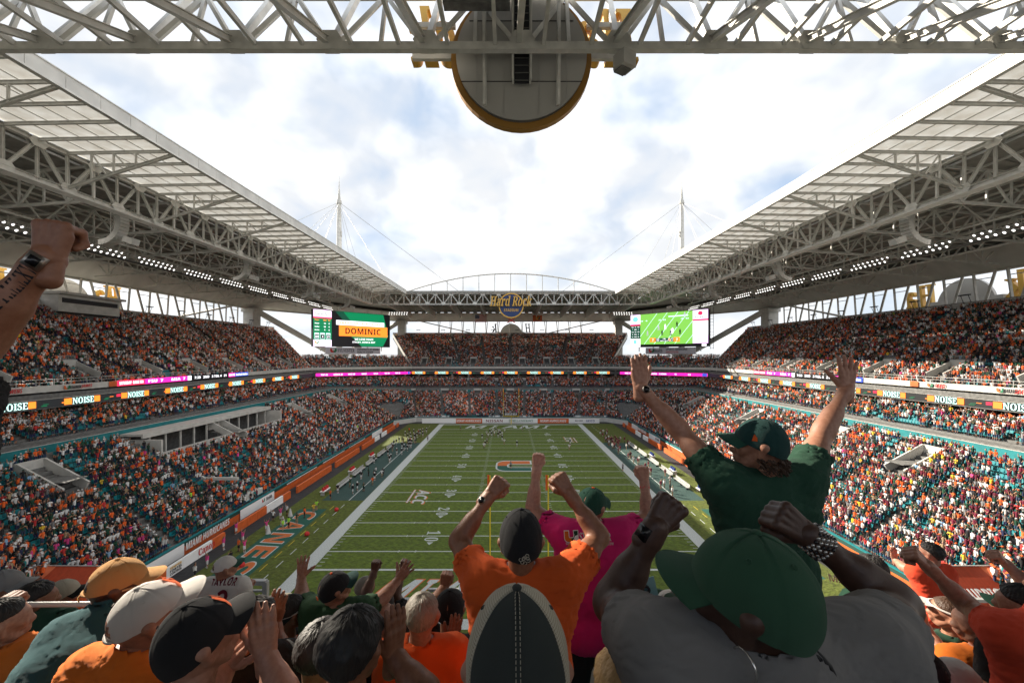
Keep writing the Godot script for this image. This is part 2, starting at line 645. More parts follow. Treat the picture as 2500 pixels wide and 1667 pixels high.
func make_stands() -> void:
	var concrete := worn(material("concrete", 0.20, 0.20, 0.195, 0.9), 0.25, 0.02, 0.7)
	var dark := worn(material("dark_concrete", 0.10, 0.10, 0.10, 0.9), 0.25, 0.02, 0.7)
	var cream := worn(material("cream_wall", 0.55, 0.54, 0.51, 0.7), 0.1, 0.02, 0.86)
	var orange := worn(material("orange_pad", 0.68, 0.13, 0.025, 0.6), 0.2, 0.02, 0.85)
	var teal := worn(material("teal_wall", 0.008, 0.20, 0.22, 0.6), 0.2, 0.02, 0.85)
	var names := ["left", "far_left", "far", "far_right", "right", "near_right", "near", "near_left"]
	var words := ["along the left touchline", "at the far left corner", "behind the far goal posts", "at the far right corner", "along the right touchline", "at the near right corner below", "below the camera", "at the near left corner below"]
	# lower tier
	for s in 8:
		if s == 6:
			continue
		var b := Mb.new()
		for i in LOWER_ROWS:
			var r0 := lower_row(i - 0.5 if i != 23 else 22.55)
			var r1 := lower_row(i + 0.5 if i != 22 else 22.5)
			var y := lower_row(i)
			if i == 22:
				r1 = [20.2, y[1], 19.1, y[3]]
			if i == 23:
				r0 = [20.2, 0, 19.1, 0]
			r0 = [r0[0], y[1], r0[2], y[3]]
			r1 = [r1[0], y[1], r1[2], y[3]]
			var a := ring_points(corner_lower(r0), r0)
			var o := ring_points(corner_lower(r1), r1)
			var p0: Vector3 = a[s]
			var p1: Vector3 = a[(s + 1) % 8]
			var q0: Vector3 = o[s]
			var q1: Vector3 = o[(s + 1) % 8]
			if s == 0 and i >= 14 and i <= 21:   # the lounge is let in here
				for cut in [[54.0, 29.0], [-5.5, -54.0]]:
					var f0: float = (p0.z - cut[0]) / (p0.z - p1.z) if cut[0] < 50.0 else 0.0
					var f1: float = (p0.z - cut[1]) / (p0.z - p1.z) if cut[1] > -50.0 else 1.0
					b.quad(p0.lerp(p1, f0), q0.lerp(q1, f0), q0.lerp(q1, f1), p0.lerp(p1, f1))
					var g := Vector3(0, lower_row(i + 1)[1] - y[1], 0)
					b.quad(q0.lerp(q1, f0), q0.lerp(q1, f0) + g, q0.lerp(q1, f1) + g, q0.lerp(q1, f1))
				continue
			b.quad(p0, q0, q1, p1)
			if i < LOWER_ROWS - 1:
				var yn := lower_row(i + 1)
				var up0 := Vector3(q0.x, yn[1] if s in [0, 5, 4, 1] else yn[3], q0.z)
				var up1 := Vector3(q1.x, yn[1] if (s + 1) % 8 in [0, 1, 4, 5] else yn[3], q1.z)
				if not (s in [0, 1, 4, 5]):
					up0.y = yn[3]
				b.quad(q0, up0, up1, q1)
		var st := part(self, "lower_stand", b.mesh(), concrete)
		tag(st, "concrete steps of the lower stand %s" % words[s], "stand")
		# teal wall at the back of the walkway, with its white rail
		var w := lower_row(22.0)
		var w0 := [20.15, w[1], 19.05, w[3]]
		var pts := ring_points(corner_lower(w0), w0)
		if s != 7 and s != 5:
			var wall := thing("walkway_wall", "low teal wall with white caps behind the walkway %s" % words[s], "wall")
			band(wall, "wall_face", pts[s], pts[(s + 1) % 8], 0.0, 1.1, teal, 0.12)
			band(wall, "wall_cap", pts[s] + Vector3(0, 1.1, 0), pts[(s + 1) % 8] + Vector3(0, 1.1, 0), 0.0, 0.06, cream, 0.2)
	# front walls of the lower tier and the padded barrier before them
	material("dark_green_board", 0.01, 0.055, 0.045, 0.6)
	for s in [7, 0, 1, 2, 3, 4, 5]:
		var r := [-0.55, 0.0, -0.55, 0.0]
		var pts := ring_points(corner_lower(r), r)
		var p: Vector3 = pts[s]
		var q: Vector3 = pts[(s + 1) % 8]
		var fw := thing("front_wall", "front wall of the lower stand %s" % words[s], "wall")
		if s == 0 or s == 4:
			band(fw, "padded_face", p, q, 0.0, 1.15, orange, 0.25)
			band(fw, "board_face", p, q, 1.15, 0.5, M["dark_green_board"], 0.26)
		else:
			band(fw, "wall_face", p, q, 0.0, 1.65, cream, 0.25)
		band(fw, "wall_cap", p, q, 1.65, 0.14, teal, 0.34)
	# upper tier: full height on the long sides and ends, eight rows in the corners
	for s in 8:
		var b := Mb.new()
		var n := UPPER_ROWS if s % 2 == 0 else 9
		if s == 6:
			continue
		for j in n:
			var y := upper_row(j)
			var r0 := upper_row(j - 0.5)
			var r1 := upper_row(j + 0.5)
			r0[1] = y[1]
			r0[3] = y[3]
			r1[1] = y[1]
			r1[3] = y[3]
			var a := ring_points(corner_upper(r0), r0)
			var o := ring_points(corner_upper(r1), r1)
			b.quad(a[s], o[s], o[(s + 1) % 8], a[(s + 1) % 8])
			if j < n - 1:
				var yn := upper_row(j + 1)
				var k0: Vector3 = o[s]
				var k1: Vector3 = o[(s + 1) % 8]
				var e0 := k0
				var e1 := k1
				e0.y = yn[1] if s in [0, 1, 4, 5] else yn[3]
				e1.y = yn[1] if (s + 1) % 8 in [0, 1, 4, 5] else yn[3]
				b.quad(k0, e0, e1, k1)
		# underside and back
		var f := upper_row(-0.5)
		var l := upper_row(n - 0.5)
		var fa := ring_points(corner_upper(f), f)
		var la := ring_points(corner_upper(l), l)
		var s1 := (s + 1) % 8
		var dn := Vector3(0, -1.4, 0)
		b.quad(fa[s1] + dn * 0.5, la[s1] + dn, la[s] + dn, fa[s] + dn * 0.5)
		b.quad(la[s1] + dn, la[s1], la[s], la[s] + dn)
		b.quad(fa[s] + dn * 0.5, fa[s], fa[s1], fa[s1] + dn * 0.5)
		for e in [s, s1]:
			var k0: Vector3 = fa[e]
			var k1: Vector3 = la[e]
			b.quad(k0 + dn * 0.5, k1 + dn, k1, k0)
			b.quad(k0, k1, k1 + dn, k0 + dn * 0.5)
		var st := part(self, "upper_stand", b.mesh(), concrete)
		tag(st, "concrete steps of the upper stand %s" % words[s], "stand")
		# parapet behind the top row
		if s % 2 == 0:
			var pr := [l[0] + 0.1, l[1], l[2] + 0.1, l[3]]
			var pp := ring_points(corner_upper(pr), pr)
			var pw := thing("parapet_wall", "pale parapet behind the top row of the upper stand %s" % words[s], "wall")
			band(pw, "wall_face", pp[s], pp[s1], -0.4, 2.0, cream, 0.3)
			band(pw, "wall_cap", pp[s], pp[s1], 1.6, 0.1, concrete, 0.5)
			for e in [0, 1]:
				var k: Vector3 = pp[s] if e == 0 else pp[s1]
				var g: Vector3 = fa[s] if e == 0 else fa[s1]
				if s == 6:
					continue
				beam(pw, "end_wall", k + Vector3(0, 0.4, 0), g + Vector3(0, 0.4, 0), 0.3, 1.3, M["cream_wall"])
	# the suites between the tiers, ring by ring
	for s in [7, 0, 1, 2, 3, 4, 5]:
		var s1: int = (s + 1) % 8
		var su := thing("suite_level", "two rows of dark open suites between the tiers %s" % words[s], "suites")
		var r0 := [26.7, 0.0, 26.7, 0.0]
		var back := [31.5, 0.0, 31.5, 0.0]
		var pf := ring_points(corner_upper([27.0, 0, 27.0, 0]), r0)
		var pb := ring_points(corner_upper(back), back)
		var drop := [0.0, 0.0]
		drop[0] = 0.0 if s in [0, 1, 4, 5] else -0.9
		drop[1] = 0.0 if s1 in [0, 1, 4, 5] else -0.9
		var d0 := Vector3(0, drop[0], 0)
		var d1 := Vector3(0, drop[1], 0)
		var front0: Vector3 = pf[s] + d0
		var front1: Vector3 = pf[s1] + d1
		var back0: Vector3 = pb[s] + d0
		var back1: Vector3 = pb[s1] + d1
		# floors and back wall
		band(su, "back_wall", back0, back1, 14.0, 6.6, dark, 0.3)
		slab(su, "suite_floor", front0, front1, back0, back1, 15.75, 0.3, concrete)
		slab(su, "suite_floor", front0, front1, back0, back1, 18.75, 0.35, concrete)
		band(su, "front_rail_wall", front0, front1, 14.9, 1.1, cream, 0.2)
		# columns
		var along := front1 - front0
		var cnt := int(along.length() / 7.4)
		for k in cnt + 1:
			var f := (k + 0.5) / (cnt + 1.0)
			var p := front0 + along * f
			var q := back0 + (back1 - back0) * f
			var inward := (q - p).normalized()
			var pc := p + inward * 1.2
			box(su, "column", pc + Vector3(0, 17.2, 0), Vector3(0.7, 2.8, 0.7), cream, atan2(-along.z, along.x))
			box(su, "column", pc + Vector3(0, 19.6, 0), Vector3(0.45, 1.7, 0.45), cream, atan2(-along.z, along.x))
			if k % 2 == 0:
				beam(su, "partition", p + inward * 1.6 + Vector3(0, 17.1, 0), q + Vector3(0, 17.1, 0), 0.12, 2.7, concrete)
		# tables and counters inside
		for k in cnt * 2:
			var f := (k + 0.5) / (cnt * 2.0)
			var p := front0 + along * f
			var q := back0 + (back1 - back0) * f
			var inward := (q - p).normalized()
			beam(su, "counter", p + inward * 1.0 + along.normalized() * -1.2 + Vector3(0, 16.75, 0), p + inward * 1.0 + along.normalized() * 1.2 + Vector3(0, 16.75, 0), 0.35, 0.08, M["cream_wall"])
	material("wood", 0.12, 0.055, 0.025, 0.6)
	# fascia boards along the front of the upper tier
	for s in [7, 0, 1, 2, 3, 4, 5]:
		var s1: int = (s + 1) % 8
		var pf := ring_points(corner_upper([26.45, 0, 26.45, 0]), [26.45, 0, 26.45, 0])
		var d0 := Vector3(0, 0.0 if s in [0, 1, 4, 5] else -0.8, 0)
		var d1 := Vector3(0, 0.0 if s1 in [0, 1, 4, 5] else -0.8, 0)
		var fb := thing("fascia_board", "white fascia board along the front of the upper stand %s" % words[s], "fascia")
		band(fb, "board", pf[s] + d0, pf[s1] + d1, 20.05, 0.95, cream, 0.25)
		# steel rail above it
		var rail := thing("front_railing", "thin steel railing above the fascia board %s" % words[s], "railing")
		var a0: Vector3 = pf[s] + d0 + Vector3(0, 21.9, 0)
		var a1: Vector3 = pf[s1] + d1 + Vector3(0, 21.9, 0)
		beam(rail, "top_rail", a0, a1, 0.07, 0.07, M["steel"])
		beam(rail, "middle_rail", a0 - Vector3(0, 0.45, 0), a1 - Vector3(0, 0.45, 0), 0.05, 0.05, M["steel"])
		var cnt := int((a1 - a0).length() / 2.4)
		for k in cnt + 1:
			var p := a0.lerp(a1, float(k) / cnt)
			beam(rail, "rail_post", p - Vector3(0, 0.95, 0), p, 0.06, 0.06, M["steel"])


func band(parent: Node3D, called: String, p: Vector3, q: Vector3, y: float, h: float, m: Material, thick: float) -> MeshInstance3D:
	var a := p + Vector3(0, y + h * 0.5, 0)
	var b := q + Vector3(0, y + h * 0.5, 0)
	return beam(parent, called, a, b, thick, h, m)


func slab(parent: Node3D, called: String, f0: Vector3, f1: Vector3, b0: Vector3, b1: Vector3, y: float, t: float, m: Material) -> MeshInstance3D:
	var o := Mb.new()
	var u := Vector3(0, y, 0)
	var l := Vector3(0, y - t, 0)
	o.quad(f0 + u, b0 + u, b1 + u, f1 + u)
	o.quad(f1 + l, b1 + l, b0 + l, f0 + l)
	o.quad(f0 + l, f0 + u, f1 + u, f1 + l)
	o.quad(f1 + l, f1 + u, f0 + u, f0 + l)
	return part(parent, called, o.mesh(), m)


# ---------- the open roof: a steel ring round a rectangular opening ----------
const TX := 54.5      # side trusses
const TZ := 67.6      # end trusses
const TOP := 50.0
const LOW := 45.5
const BAY := 3.2
const R1 := Vector2(96.0, 57.0)
const R2 := Vector2(56.0, 115.0)


func gusset(parent: Node3D, c: Vector3, along: Vector3, w: float, h: float, m: Material) -> void:
	var up := Vector3.UP
	var n := along.cross(up).normalized() * 0.06
	var b := Mb.new()
	for s in [-1.0, 1.0]:
		var o: Vector3 = c + n * s * 4.2
		var p := [o - along * w * 0.5, o - along * w * 0.28 + up * h * 0.5, o + along * w * 0.28 + up * h * 0.5, o + along * w * 0.5, o + along * w * 0.28 - up * h * 0.5, o - along * w * 0.28 - up * h * 0.5]
		for k in [1, 2, 3, 4]:
			if s > 0:
				b.tri(p[0], p[k], p[k + 1])
			else:
				b.tri(p[0], p[k + 1], p[k])
	part(parent, "gusset_plate", b.mesh(), m)


func flat_truss(t: Node3D, a: Vector3, b: Vector3, top: float, low: float, bay: float, m: Material, size := 0.34, offset_z := Vector3.ZERO) -> void:
	# a vertical truss from a to b (their y is ignored): two chords, a post at each bay, diagonals that alternate
	var n := int(round((b - a).length() / bay))
	var dir := (b - a).normalized()
	for k in n:
		var p := a.lerp(b, float(k) / n)
		var q := a.lerp(b, float(k + 1) / n)
		p.y = 0
		q.y = 0
		beam(t, "post", p + Vector3(0, low, 0), p + Vector3(0, top, 0), size * 0.75, size * 0.75, m, unit_ibeam, dir)
		if k % 2 == 0:
			beam(t, "diagonal", p + Vector3(0, top, 0), q + Vector3(0, low, 0), size * 0.9, size * 0.9, m, unit_ibeam)
			gusset(t, q + Vector3(0, low + 0.25, 0), dir, 2.0, 1.1, m)
		else:
			beam(t, "diagonal", p + Vector3(0, low, 0), q + Vector3(0, top, 0), size * 0.9, size * 0.9, m, unit_ibeam)
			gusset(t, q + Vector3(0, top - 0.25, 0), dir, 2.0, 1.1, m)
	# chords in lengths of four bays
	var k := 0
	while k < n:
		var p := a.lerp(b, float(k) / n)
		var q := a.lerp(b, float(mini(k + 4, n)) / n)
		p.y = top
		q.y = top
		beam(t, "top_chord", p, q, 0.55, 0.5, m, unit_ibeam)
		p.y = low
		q.y = low
		beam(t, "bottom_chord", p, q, 0.62, 0.55, m, unit_ibeam)
		k += 4


func make_roof() -> void:
	var white := worn(material("white_steel", 0.74, 0.73, 0.69, 0.55), 0.12, 0.02, 0.82)
	var deck_m := worn(material("roof_deck", 0.34, 0.33, 0.30, 0.7), 0.1, 0.02, 0.8)
	var pale := worn(material("pale_soffit", 0.66, 0.65, 0.61, 0.7), 0.05, 0.02, 0.86)
	var sheet := material("translucent_panel", 0.84, 0.85, 0.84, 0.6)
	sheet.backlight_enabled = true
	sheet.backlight = Color(0.7, 0.7, 0.7)
	sheet.albedo_texture = noise_texture(0.012, Color(0.86, 0.84, 0.81), Color(1, 1, 1), 512, 5, 21)
	sheet.uv1_triplanar = true
	sheet.uv1_world_triplanar = true
	sheet.uv1_scale = Vector3.ONE * 0.06
	var side_words := {-1: "left", 1: "right"}
	for s in [-1, 1]:
		var X: float = s * TX
		var E: float = s * 41.0
		var t := thing("roof_truss", "long white steel truss carrying the %s side of the roof" % side_words[s], "truss")
		flat_truss(t, Vector3(X, 0, 67.2), Vector3(X, 0, -67.2), TOP, LOW, BAY, white)
		beam(t, "lower_flange_plate", Vector3(X + s * 0.4, LOW - 0.32, 67), Vector3(X + s * 0.4, LOW - 0.32, -67), 1.5, 0.05, white)
		# translucent strip: purlins, panels, cantilever struts, fascia
		var c := thing("canopy", "translucent canopy strip with steel purlins along the %s roof edge" % side_words[s], "canopy")
		for k in 43:
			var z := 67.2 - k * BAY
			var y := 50.45 - 0.35 * k / 42.0
			beam(c, "purlin", Vector3(X, y - 0.35, z), Vector3(E + s * 0.3, y - 0.1, z), 0.22, 0.34, white, unit_ibeam)
			for q in 6:   # clips under the sheet
				pass
			if k < 42:
				for h in 1:
					var b := Mb.new()
					var z1 := z - BAY
					b.quad(Vector3(X, y + 0.02, z), Vector3(X, y + 0.02, z1), Vector3(E, y + 0.22, z1), Vector3(E, y + 0.22, z))
					part(c, "roof_panel", b.mesh(), sheet)
				var b2 := Mb.new()
				b2.box(Vector3(E, y - 0.05, z - BAY * 0.5), Vector3(0.16, 1.5, BAY - 0.05))
				part(c, "fascia_panel", b2.mesh(), pale)
			if k % 4 == 3:
				beam(c, "strut", Vector3(X, LOW + 0.3, z), Vector3(E + s * 0.5, y - 0.5, z), 0.30, 0.34, white, unit_ibeam)
				for g in 3:
					var f := 0.22 + g * 0.2
					var hi := Vector3(lerpf(X, E, f), y - 0.35, z)
					var lo := Vector3(lerpf(X, E, f), lerpf(LOW + 0.3, y - 0.5, f), z)
					beam(c, "web_post", lo, hi, 0.18, 0.18, white)
					if g < 3:
						beam(c, "web_diagonal", hi, Vector3(lerpf(X, E, f + 0.14), lerpf(LOW + 0.3, y - 0.5, f + 0.14), z), 0.15, 0.15, white)
		beam(c, "edge_beam", Vector3(E - s * 0.02, 49.55, 67), Vector3(E, 49.2, -67), 0.5, 0.18, white)
		beam(c, "edge_rail", Vector3(E - s * 0.1, 51.05, 67), Vector3(E - s * 0.1, 50.75, -67), 0.10, 0.10, white)
		for k in 5:   # purlins along the strip under the sheet, where the panel joints run
			var f := 0.18 + 0.17 * k
			beam(c, "glazing_bar", Vector3(lerpf(X, E, f), 50.36 + 0.2 * f, 67), Vector3(lerpf(X, E, f), 50.02 + 0.2 * f, -67), 0.07, 0.08, white)
	# deck: sides, ends and corners
	var deck := thing("roof_deck", "dark ribbed metal roof deck round the opening", "roof")
	for s in [-1.0, 1.0]:
		var b := Mb.new()
		var n := 64
		for k in n:   # ribs run outwards
			var f0 := float(k) / n
			var f1 := float(k + 1) / n
			var i0 := Vector3(s * (TX + 0.3), 50.5, lerpf(-67.5, 67.5, f0))
			var i1 := Vector3(s * (TX + 0.3), 50.5, lerpf(-67.5, 67.5, f1))
			var o0 := Vector3(s * R1.x, 46.8, lerpf(-R1.y, R1.y, f0))
			var o1 := Vector3(s * R1.x, 46.8, lerpf(-R1.y, R1.y, f1))
			var up := Vector3(0, 0.22 if k % 2 else 0.0, 0)
			b.quad(i0 + up, o0 + up, o1 + up, i1 + up)
			b.quad(i0, o0, o0 + Vector3(0, 0.22, 0), i0 + Vector3(0, 0.22, 0))
		part(deck, "deck_sheet", b.mesh(), deck_m)
		b = Mb.new()
		for k in 60:
			var f0 := float(k) / 60
			var f1 := float(k + 1) / 60
			var up := Vector3(0, 0.22 if k % 2 else 0.0, 0)
			b.quad(Vector3(lerpf(-TX, TX, f0), 50.4, s * (TZ + 0.3)), Vector3(lerpf(-R2.x, R2.x, f0), 46.6, s * R2.y), Vector3(lerpf(-R2.x, R2.x, f0), 46.82, s * R2.y), Vector3(lerpf(-TX, TX, f0), 50.62, s * (TZ + 0.3)))
			b.quad(Vector3(lerpf(-TX, TX, f0), 50.4, s * (TZ + 0.3)) + up, Vector3(lerpf(-R2.x, R2.x, f0), 46.6, s * R2.y) + up, Vector3(lerpf(-R2.x, R2.x, f1), 46.6, s * R2.y) + up, Vector3(lerpf(-TX, TX, f1), 50.4, s * (TZ + 0.3)) + up)
		part(deck, "deck_sheet", b.mesh(), deck_m)
		for sx in [-1.0, 1.0]:
			b = Mb.new()
			b.tri(Vector3(sx * TX, 50.45, s * 67.5), Vector3(sx * R1.x, 46.8, s * R1.y), Vector3(sx * R2.x, 46.6, s * R2.y))
			part(deck, "corner_sheet", b.mesh(), deck_m)
	# secondary trusses under the deck, outwards from the side trusses
	for s in [-1, 1]:
		for k in 9:
			var z := 54.4 - k * 12.8
			var t := thing("deck_truss", "white cross truss %s under the %s deck, %s" % [ordinal(k + 1) + " from the near end", side_words[s], "beside the floodlights"], "truss", Vector3.ZERO, 0.0, "cross trusses under the side decks")
			var zz := z * 0.93
			for q in 12:
				var f0 := q / 12.0
				var f1 := (q + 1) / 12.0
				var x0 = lerpf(TX, 93.0, f0) * s
				var x1 = lerpf(TX, 93.0, f1) * s
				var a_top := Vector3(x0, lerpf(50.0, 46.4, f0), z)
				var b_top := Vector3(x1, lerpf(50.0, 46.4, f1), z)
				var a_low := Vector3(x0, lerpf(LOW, 42.9, f0), z)
				var b_low := Vector3(x1, lerpf(LOW, 42.9, f1), z)
				beam(t, "post", a_low, a_top, 0.2, 0.2, white)
				if q % 2 == 0:
					beam(t, "diagonal", a_top, b_low, 0.22, 0.22, white)
				else:
					beam(t, "diagonal", a_low, b_top, 0.22, 0.22, white)
			beam(t, "top_chord", Vector3(s * TX, 50.0, z), Vector3(s * 93.0, 46.4, z), 0.3, 0.3, white, unit_ibeam)
			beam(t, "bottom_chord", Vector3(s * TX, LOW, z), Vector3(s * 93.0, 42.9, z), 0.34, 0.34, white, unit_ibeam)
		# lengthwise trusses under the deck
		for li in 2:
			var f: float = [0.36, 0.70][li]
			var x = lerpf(TX, 93.0, f) * s
			var t := thing("deck_truss", "white lengthwise truss under the %s deck, %s row" % [side_words[s], ["inner", "outer"][li]], "truss", Vector3.ZERO, 0.0, "lengthwise trusses under the side decks")
			var top := lerpf(50.0, 46.4, f) - 0.25
			var low := lerpf(LOW, 42.9, f) + 0.2
			for q in 40:
				var z0 := 64.0 - q * 3.2
				var z1 := z0 - 3.2
				beam(t, "diagonal", Vector3(x, top if q % 2 == 0 else low, z0), Vector3(x, low if q % 2 == 0 else top, z1), 0.18, 0.18, white)
			beam(t, "top_chord", Vector3(x, top, 64), Vector3(x, top, -64), 0.26, 0.26, white)
			beam(t, "bottom_chord", Vector3(x, low, 64), Vector3(x, low, -64), 0.28, 0.28, white)
		# purlins right under the deck
		var pl := thing("deck_purlins_frame", "rows of thin purlins under the %s metal deck" % side_words[s], "roof frame")
		for q in 11:
			var f := (q + 0.5) / 11.0
			beam(pl, "purlin", Vector3(s * lerpf(TX, 95.0, f), lerpf(50.2, 46.5, f), lerpf(67, 57.5, f)), Vector3(s * lerpf(TX, 95.0, f), lerpf(50.2, 46.5, f), -lerpf(67, 57.5, f)), 0.16, 0.24, white)
	# end trusses
	var far := thing("roof_truss", "white steel truss across the far end behind the round sign", "truss")
	flat_truss(far, Vector3(-TX, 0, -TZ), Vector3(TX, 0, -TZ), 49.4, 45.3, 3.13, white, 0.4)
	beam(far, "roof_edge", Vector3(-41, 50.0, -67.1), Vector3(41, 50.0, -67.1), 0.5, 0.9, deck_m)
	# tied arch over it
	var arch := thing("roof_arch", "shallow white arch rising above the far roof edge", "arch")
	var pts := []
	var rad := []
	for k in 27:
		var f := k / 26.0
		pts.append(Vector3(lerpf(-41, 41, f), 50.2 + 7.2 * (1.0 - pow(2.0 * f - 1.0, 2.0)), -68.0))
		rad.append(0.28)
	var ab := Mb.new()
	ab.ring_tube(pts, rad, 8)
	part(arch, "arch_tube", ab.mesh(), white)
	for k in 11:
		var x := -31.3 + k * 6.26
		beam(arch, "hanger", Vector3(x, 50.0, -68.0), Vector3(x, 50.2 + 7.2 * (1.0 - pow(x / 41.0, 2.0)), -68.0), 0.32, 0.32, white)
	# near truss: leaning front face, upright back face, rafters towards the stand
	var near := thing("roof_truss", "large white truss overhead across the top of the view", "truss")
	var n := 18
	for k in n:
		var x0 := -56.34 + k * 6.26
		var x1 := x0 + 6.26
		var lo0 := Vector3(x0, 45.75, 67.9)
		var lo1 := Vector3(x1, 45.75, 67.9)
		var hm := Vector3(x0 + 3.13, 52.65, 63.9)
		var h0 := Vector3(x0, 52.65, 63.9)
		beam(near, "web_member", lo0, Vector3(x0 + 0.35, 52.65, 63.9), 0.38, 0.38, white)
		beam(near, "diagonal", Vector3(x0, 45.75, 67.6), Vector3(x0 + 3.13, 50.6, 66.2), 0.28, 0.28, white)
		beam(near, "diagonal", Vector3(x1, 45.75, 67.6), Vector3(x0 + 3.13, 50.6, 66.2), 0.28, 0.28, white)
		beam(near, "post", Vector3(x0 + 3.13, 45.75, 67.6), Vector3(x0 + 3.13, 50.6, 66.2), 0.24, 0.24, white)
		beam(near, "bottom_chord", lo0, lo1, 0.42, 0.5, white)
		beam(near, "top_chord", h0, h0 + Vector3(6.26, 0, 0), 0.5, 0.5, white, unit_ibeam)
		gusset(near, lo0 + Vector3(0, 0.35, 0), Vector3.RIGHT, 1.7, 1.2, white)
		beam(near, "rafter", Vector3(x0 + 1.4, 45.9, 67.9), Vector3(x0 + 1.4, 46.0, 113.0), 0.22, 0.34, white)
		beam(near, "rafter", Vector3(x0 + 4.5, 45.9, 67.9), Vector3(x0 + 4.5, 46.0, 113.0), 0.22, 0.34, white)
		beam(near, "sloping_rafter", Vector3(x0 - 0.2, 46.2, 67.9), Vector3(x0 - 0.2, 42.9, 76.0), 0.36, 0.44, white, unit_ibeam)
	var bolts := Mb.new()
	for k in n:
		for q in 2:
			for g in 5:
				for r in 2:
					bolts.box(Vector3(-56.34 + k * 6.26 + 3.4 + g * 0.16, 45.62 + r * 0.2, 67.64), Vector3(0.07, 0.07, 0.04))
	tag(part(near, "bolt", bolts.mesh(), deck_m), "", "", "", "stuff")
	# end deck rafters at the far end
	var fr := thing("roof_rafters_frame", "white rafters under the far roof deck behind the truss", "roof frame")
	for k in 9:
		var x := -50.0 + k * 12.5
		var b := Mb.new()
		b.quad(Vector3(x, 49.9, -TZ), Vector3(x, 46.5, -112), Vector3(x, 43.3, -112), Vector3(x, LOW, -TZ))
		b.quad(Vector3(x + 0.35, LOW, -TZ), Vector3(x + 0.35, 43.3, -112), Vector3(x + 0.35, 46.5, -112), Vector3(x + 0.35, 49.9, -TZ))
		b.quad(Vector3(x, LOW, -TZ), Vector3(x, 43.3, -112), Vector3(x + 0.35, 43.3, -112), Vector3(x + 0.35, LOW, -TZ))
		part(fr, "rafter", b.mesh(), white)
	for k in 12:
		var f := (k + 0.5) / 12.0
		beam(fr, "purlin", Vector3(-54, lerpf(49.9, 46.4, f), -lerpf(69, 112, f)), Vector3(54, lerpf(49.9, 46.4, f), -lerpf(69, 112, f)), 0.16, 0.3, white)
	# outer rim girder, V legs and piers
	var ring := [Vector3(-R1.x, 0, R1.y), Vector3(-R1.x, 0, -R1.y), Vector3(-R2.x, 0, -R2.y), Vector3(R2.x, 0, -R2.y), Vector3(R1.x, 0, -R1.y), Vector3(R1.x, 0, R1.y), Vector3(R2.x, 0, R2.y), Vector3(-R2.x, 0, R2.y)]
	var rim_words := ["left", "far left", "far", "far right", "right", "near right", "near", "near left"]
	for k in 8:
		var p: Vector3 = ring[k]
		var q: Vector3 = ring[(k + 1) % 8]
		var rim := thing("rim_girder", "pale deep girder along the %s outer rim of the roof" % rim_words[k], "girder")
		var inw := (q - p).normalized().cross(Vector3.UP)
		if inw.dot(p + q) > 0:
			inw = -inw
		band(rim, "girder_web", p, q, 42.3, 4.3, pale, 0.4)
		var b := Mb.new()
		var i0 := p + inw * 5.0 + Vector3(0, 45.9, 0)
		var i1 := q + inw * 5.0 + Vector3(0, 45.9, 0)
		var o0 := p + inw * 0.2 + Vector3(0, 42.32, 0)
		var o1 := q + inw * 0.2 + Vector3(0, 42.32, 0)
		b.quad(i0, o0, o1, i1)
		part(rim, "soffit_plate", b.mesh(), pale)
		beam(rim, "bottom_flange", p + Vector3(0, 42.2, 0), q + Vector3(0, 42.2, 0), 1.1, 0.2, pale)
		beam(rim, "inner_flange", i0, i1, 0.5, 0.4, pale)
	for s in [-1, 1]:
		for k in 17:
			var z := 46.8 - k * 5.86
			var v := thing("v_support", "%s steel V support between the %s parapet and the roof rim" % [ordinal(k + 1), side_words[s]], "support", Vector3.ZERO, 0.0, "V supports under the side rims")
			var foot := Vector3(s * 94.6, 36.2, z)
			for e in [-1.0, 1.0]:
				beam(v, "leg", foot + Vector3(0, 0, e * 0.75), Vector3(s * 95.2, 42.3, z + e * 1.95), 0.36, 0.42, white, unit_ibeam)
			beam(v, "tie", Vector3(s * 95.1, 40.9, z - 1.7), Vector3(s * 95.1, 40.9, z + 1.7), 0.15, 0.15, white)
	for k in 13:
		var x := -36.0 + k * 6.0
		var v := thing("v_support", "%s thin steel support between the far parapet and the roof rim" % ordinal(k + 1), "support", Vector3.ZERO, 0.0, "supports under the far rim")
		for e in [-1.0, 1.0]:
			beam(v, "leg", Vector3(x + e * 0.15, 36.2, -113.2), Vector3(x + e * 0.5, 42.3, -114.4), 0.28, 0.3, white, unit_ibeam)
	for s in [-1.0, 1.0]:
		var word := "left" if s < 0 else "right"
		var pr := thing("pier", "square concrete pier by the %s end of the long side" % word, "pier")
		box(pr, "shaft", Vector3(s * 95.0, 21.0, -56.5), Vector3(3.6, 42.4, 4.6), M["cream_wall"])
		box(pr, "capital", Vector3(s * 95.0, 41.6, -56.5), Vector3(4.6, 1.4, 5.6), M["cream_wall"])
		pr = thing("pier", "square concrete pier behind the far stand, %s of the pair" % word, "pier")
		box(pr, "shaft", Vector3(s * 54.6, 21.0, -113.6), Vector3(3.6, 42.4, 3.6), M["cream_wall"])
		box(pr, "capital", Vector3(s * 54.6, 41.6, -113.6), Vector3(4.6, 1.4, 4.6), M["cream_wall"])
		# bracing struts by the piers
		var br := thing("rim_brace", "slanting steel brace from the %s far pier down to the parapet" % word, "brace")
		beam(br, "brace", Vector3(s * 47.0, 42.6, -114.2), Vector3(s * 18.5, 36.0, -113.2), 0.5, 0.5, white)
		br = thing("rim_brace", "slanting steel brace beside the %s long-side pier" % word, "brace")
		beam(br, "brace", Vector3(s * 95.0, 42.4, -47.0), Vector3(s * 94.4, 36.2, -22.0), 0.5, 0.5, white)
		# mast with its arms and stays
		var mast := thing("mast", "tall tapering white mast beyond the %s far corner" % word, "mast")
		var mb_ := Mb.new()
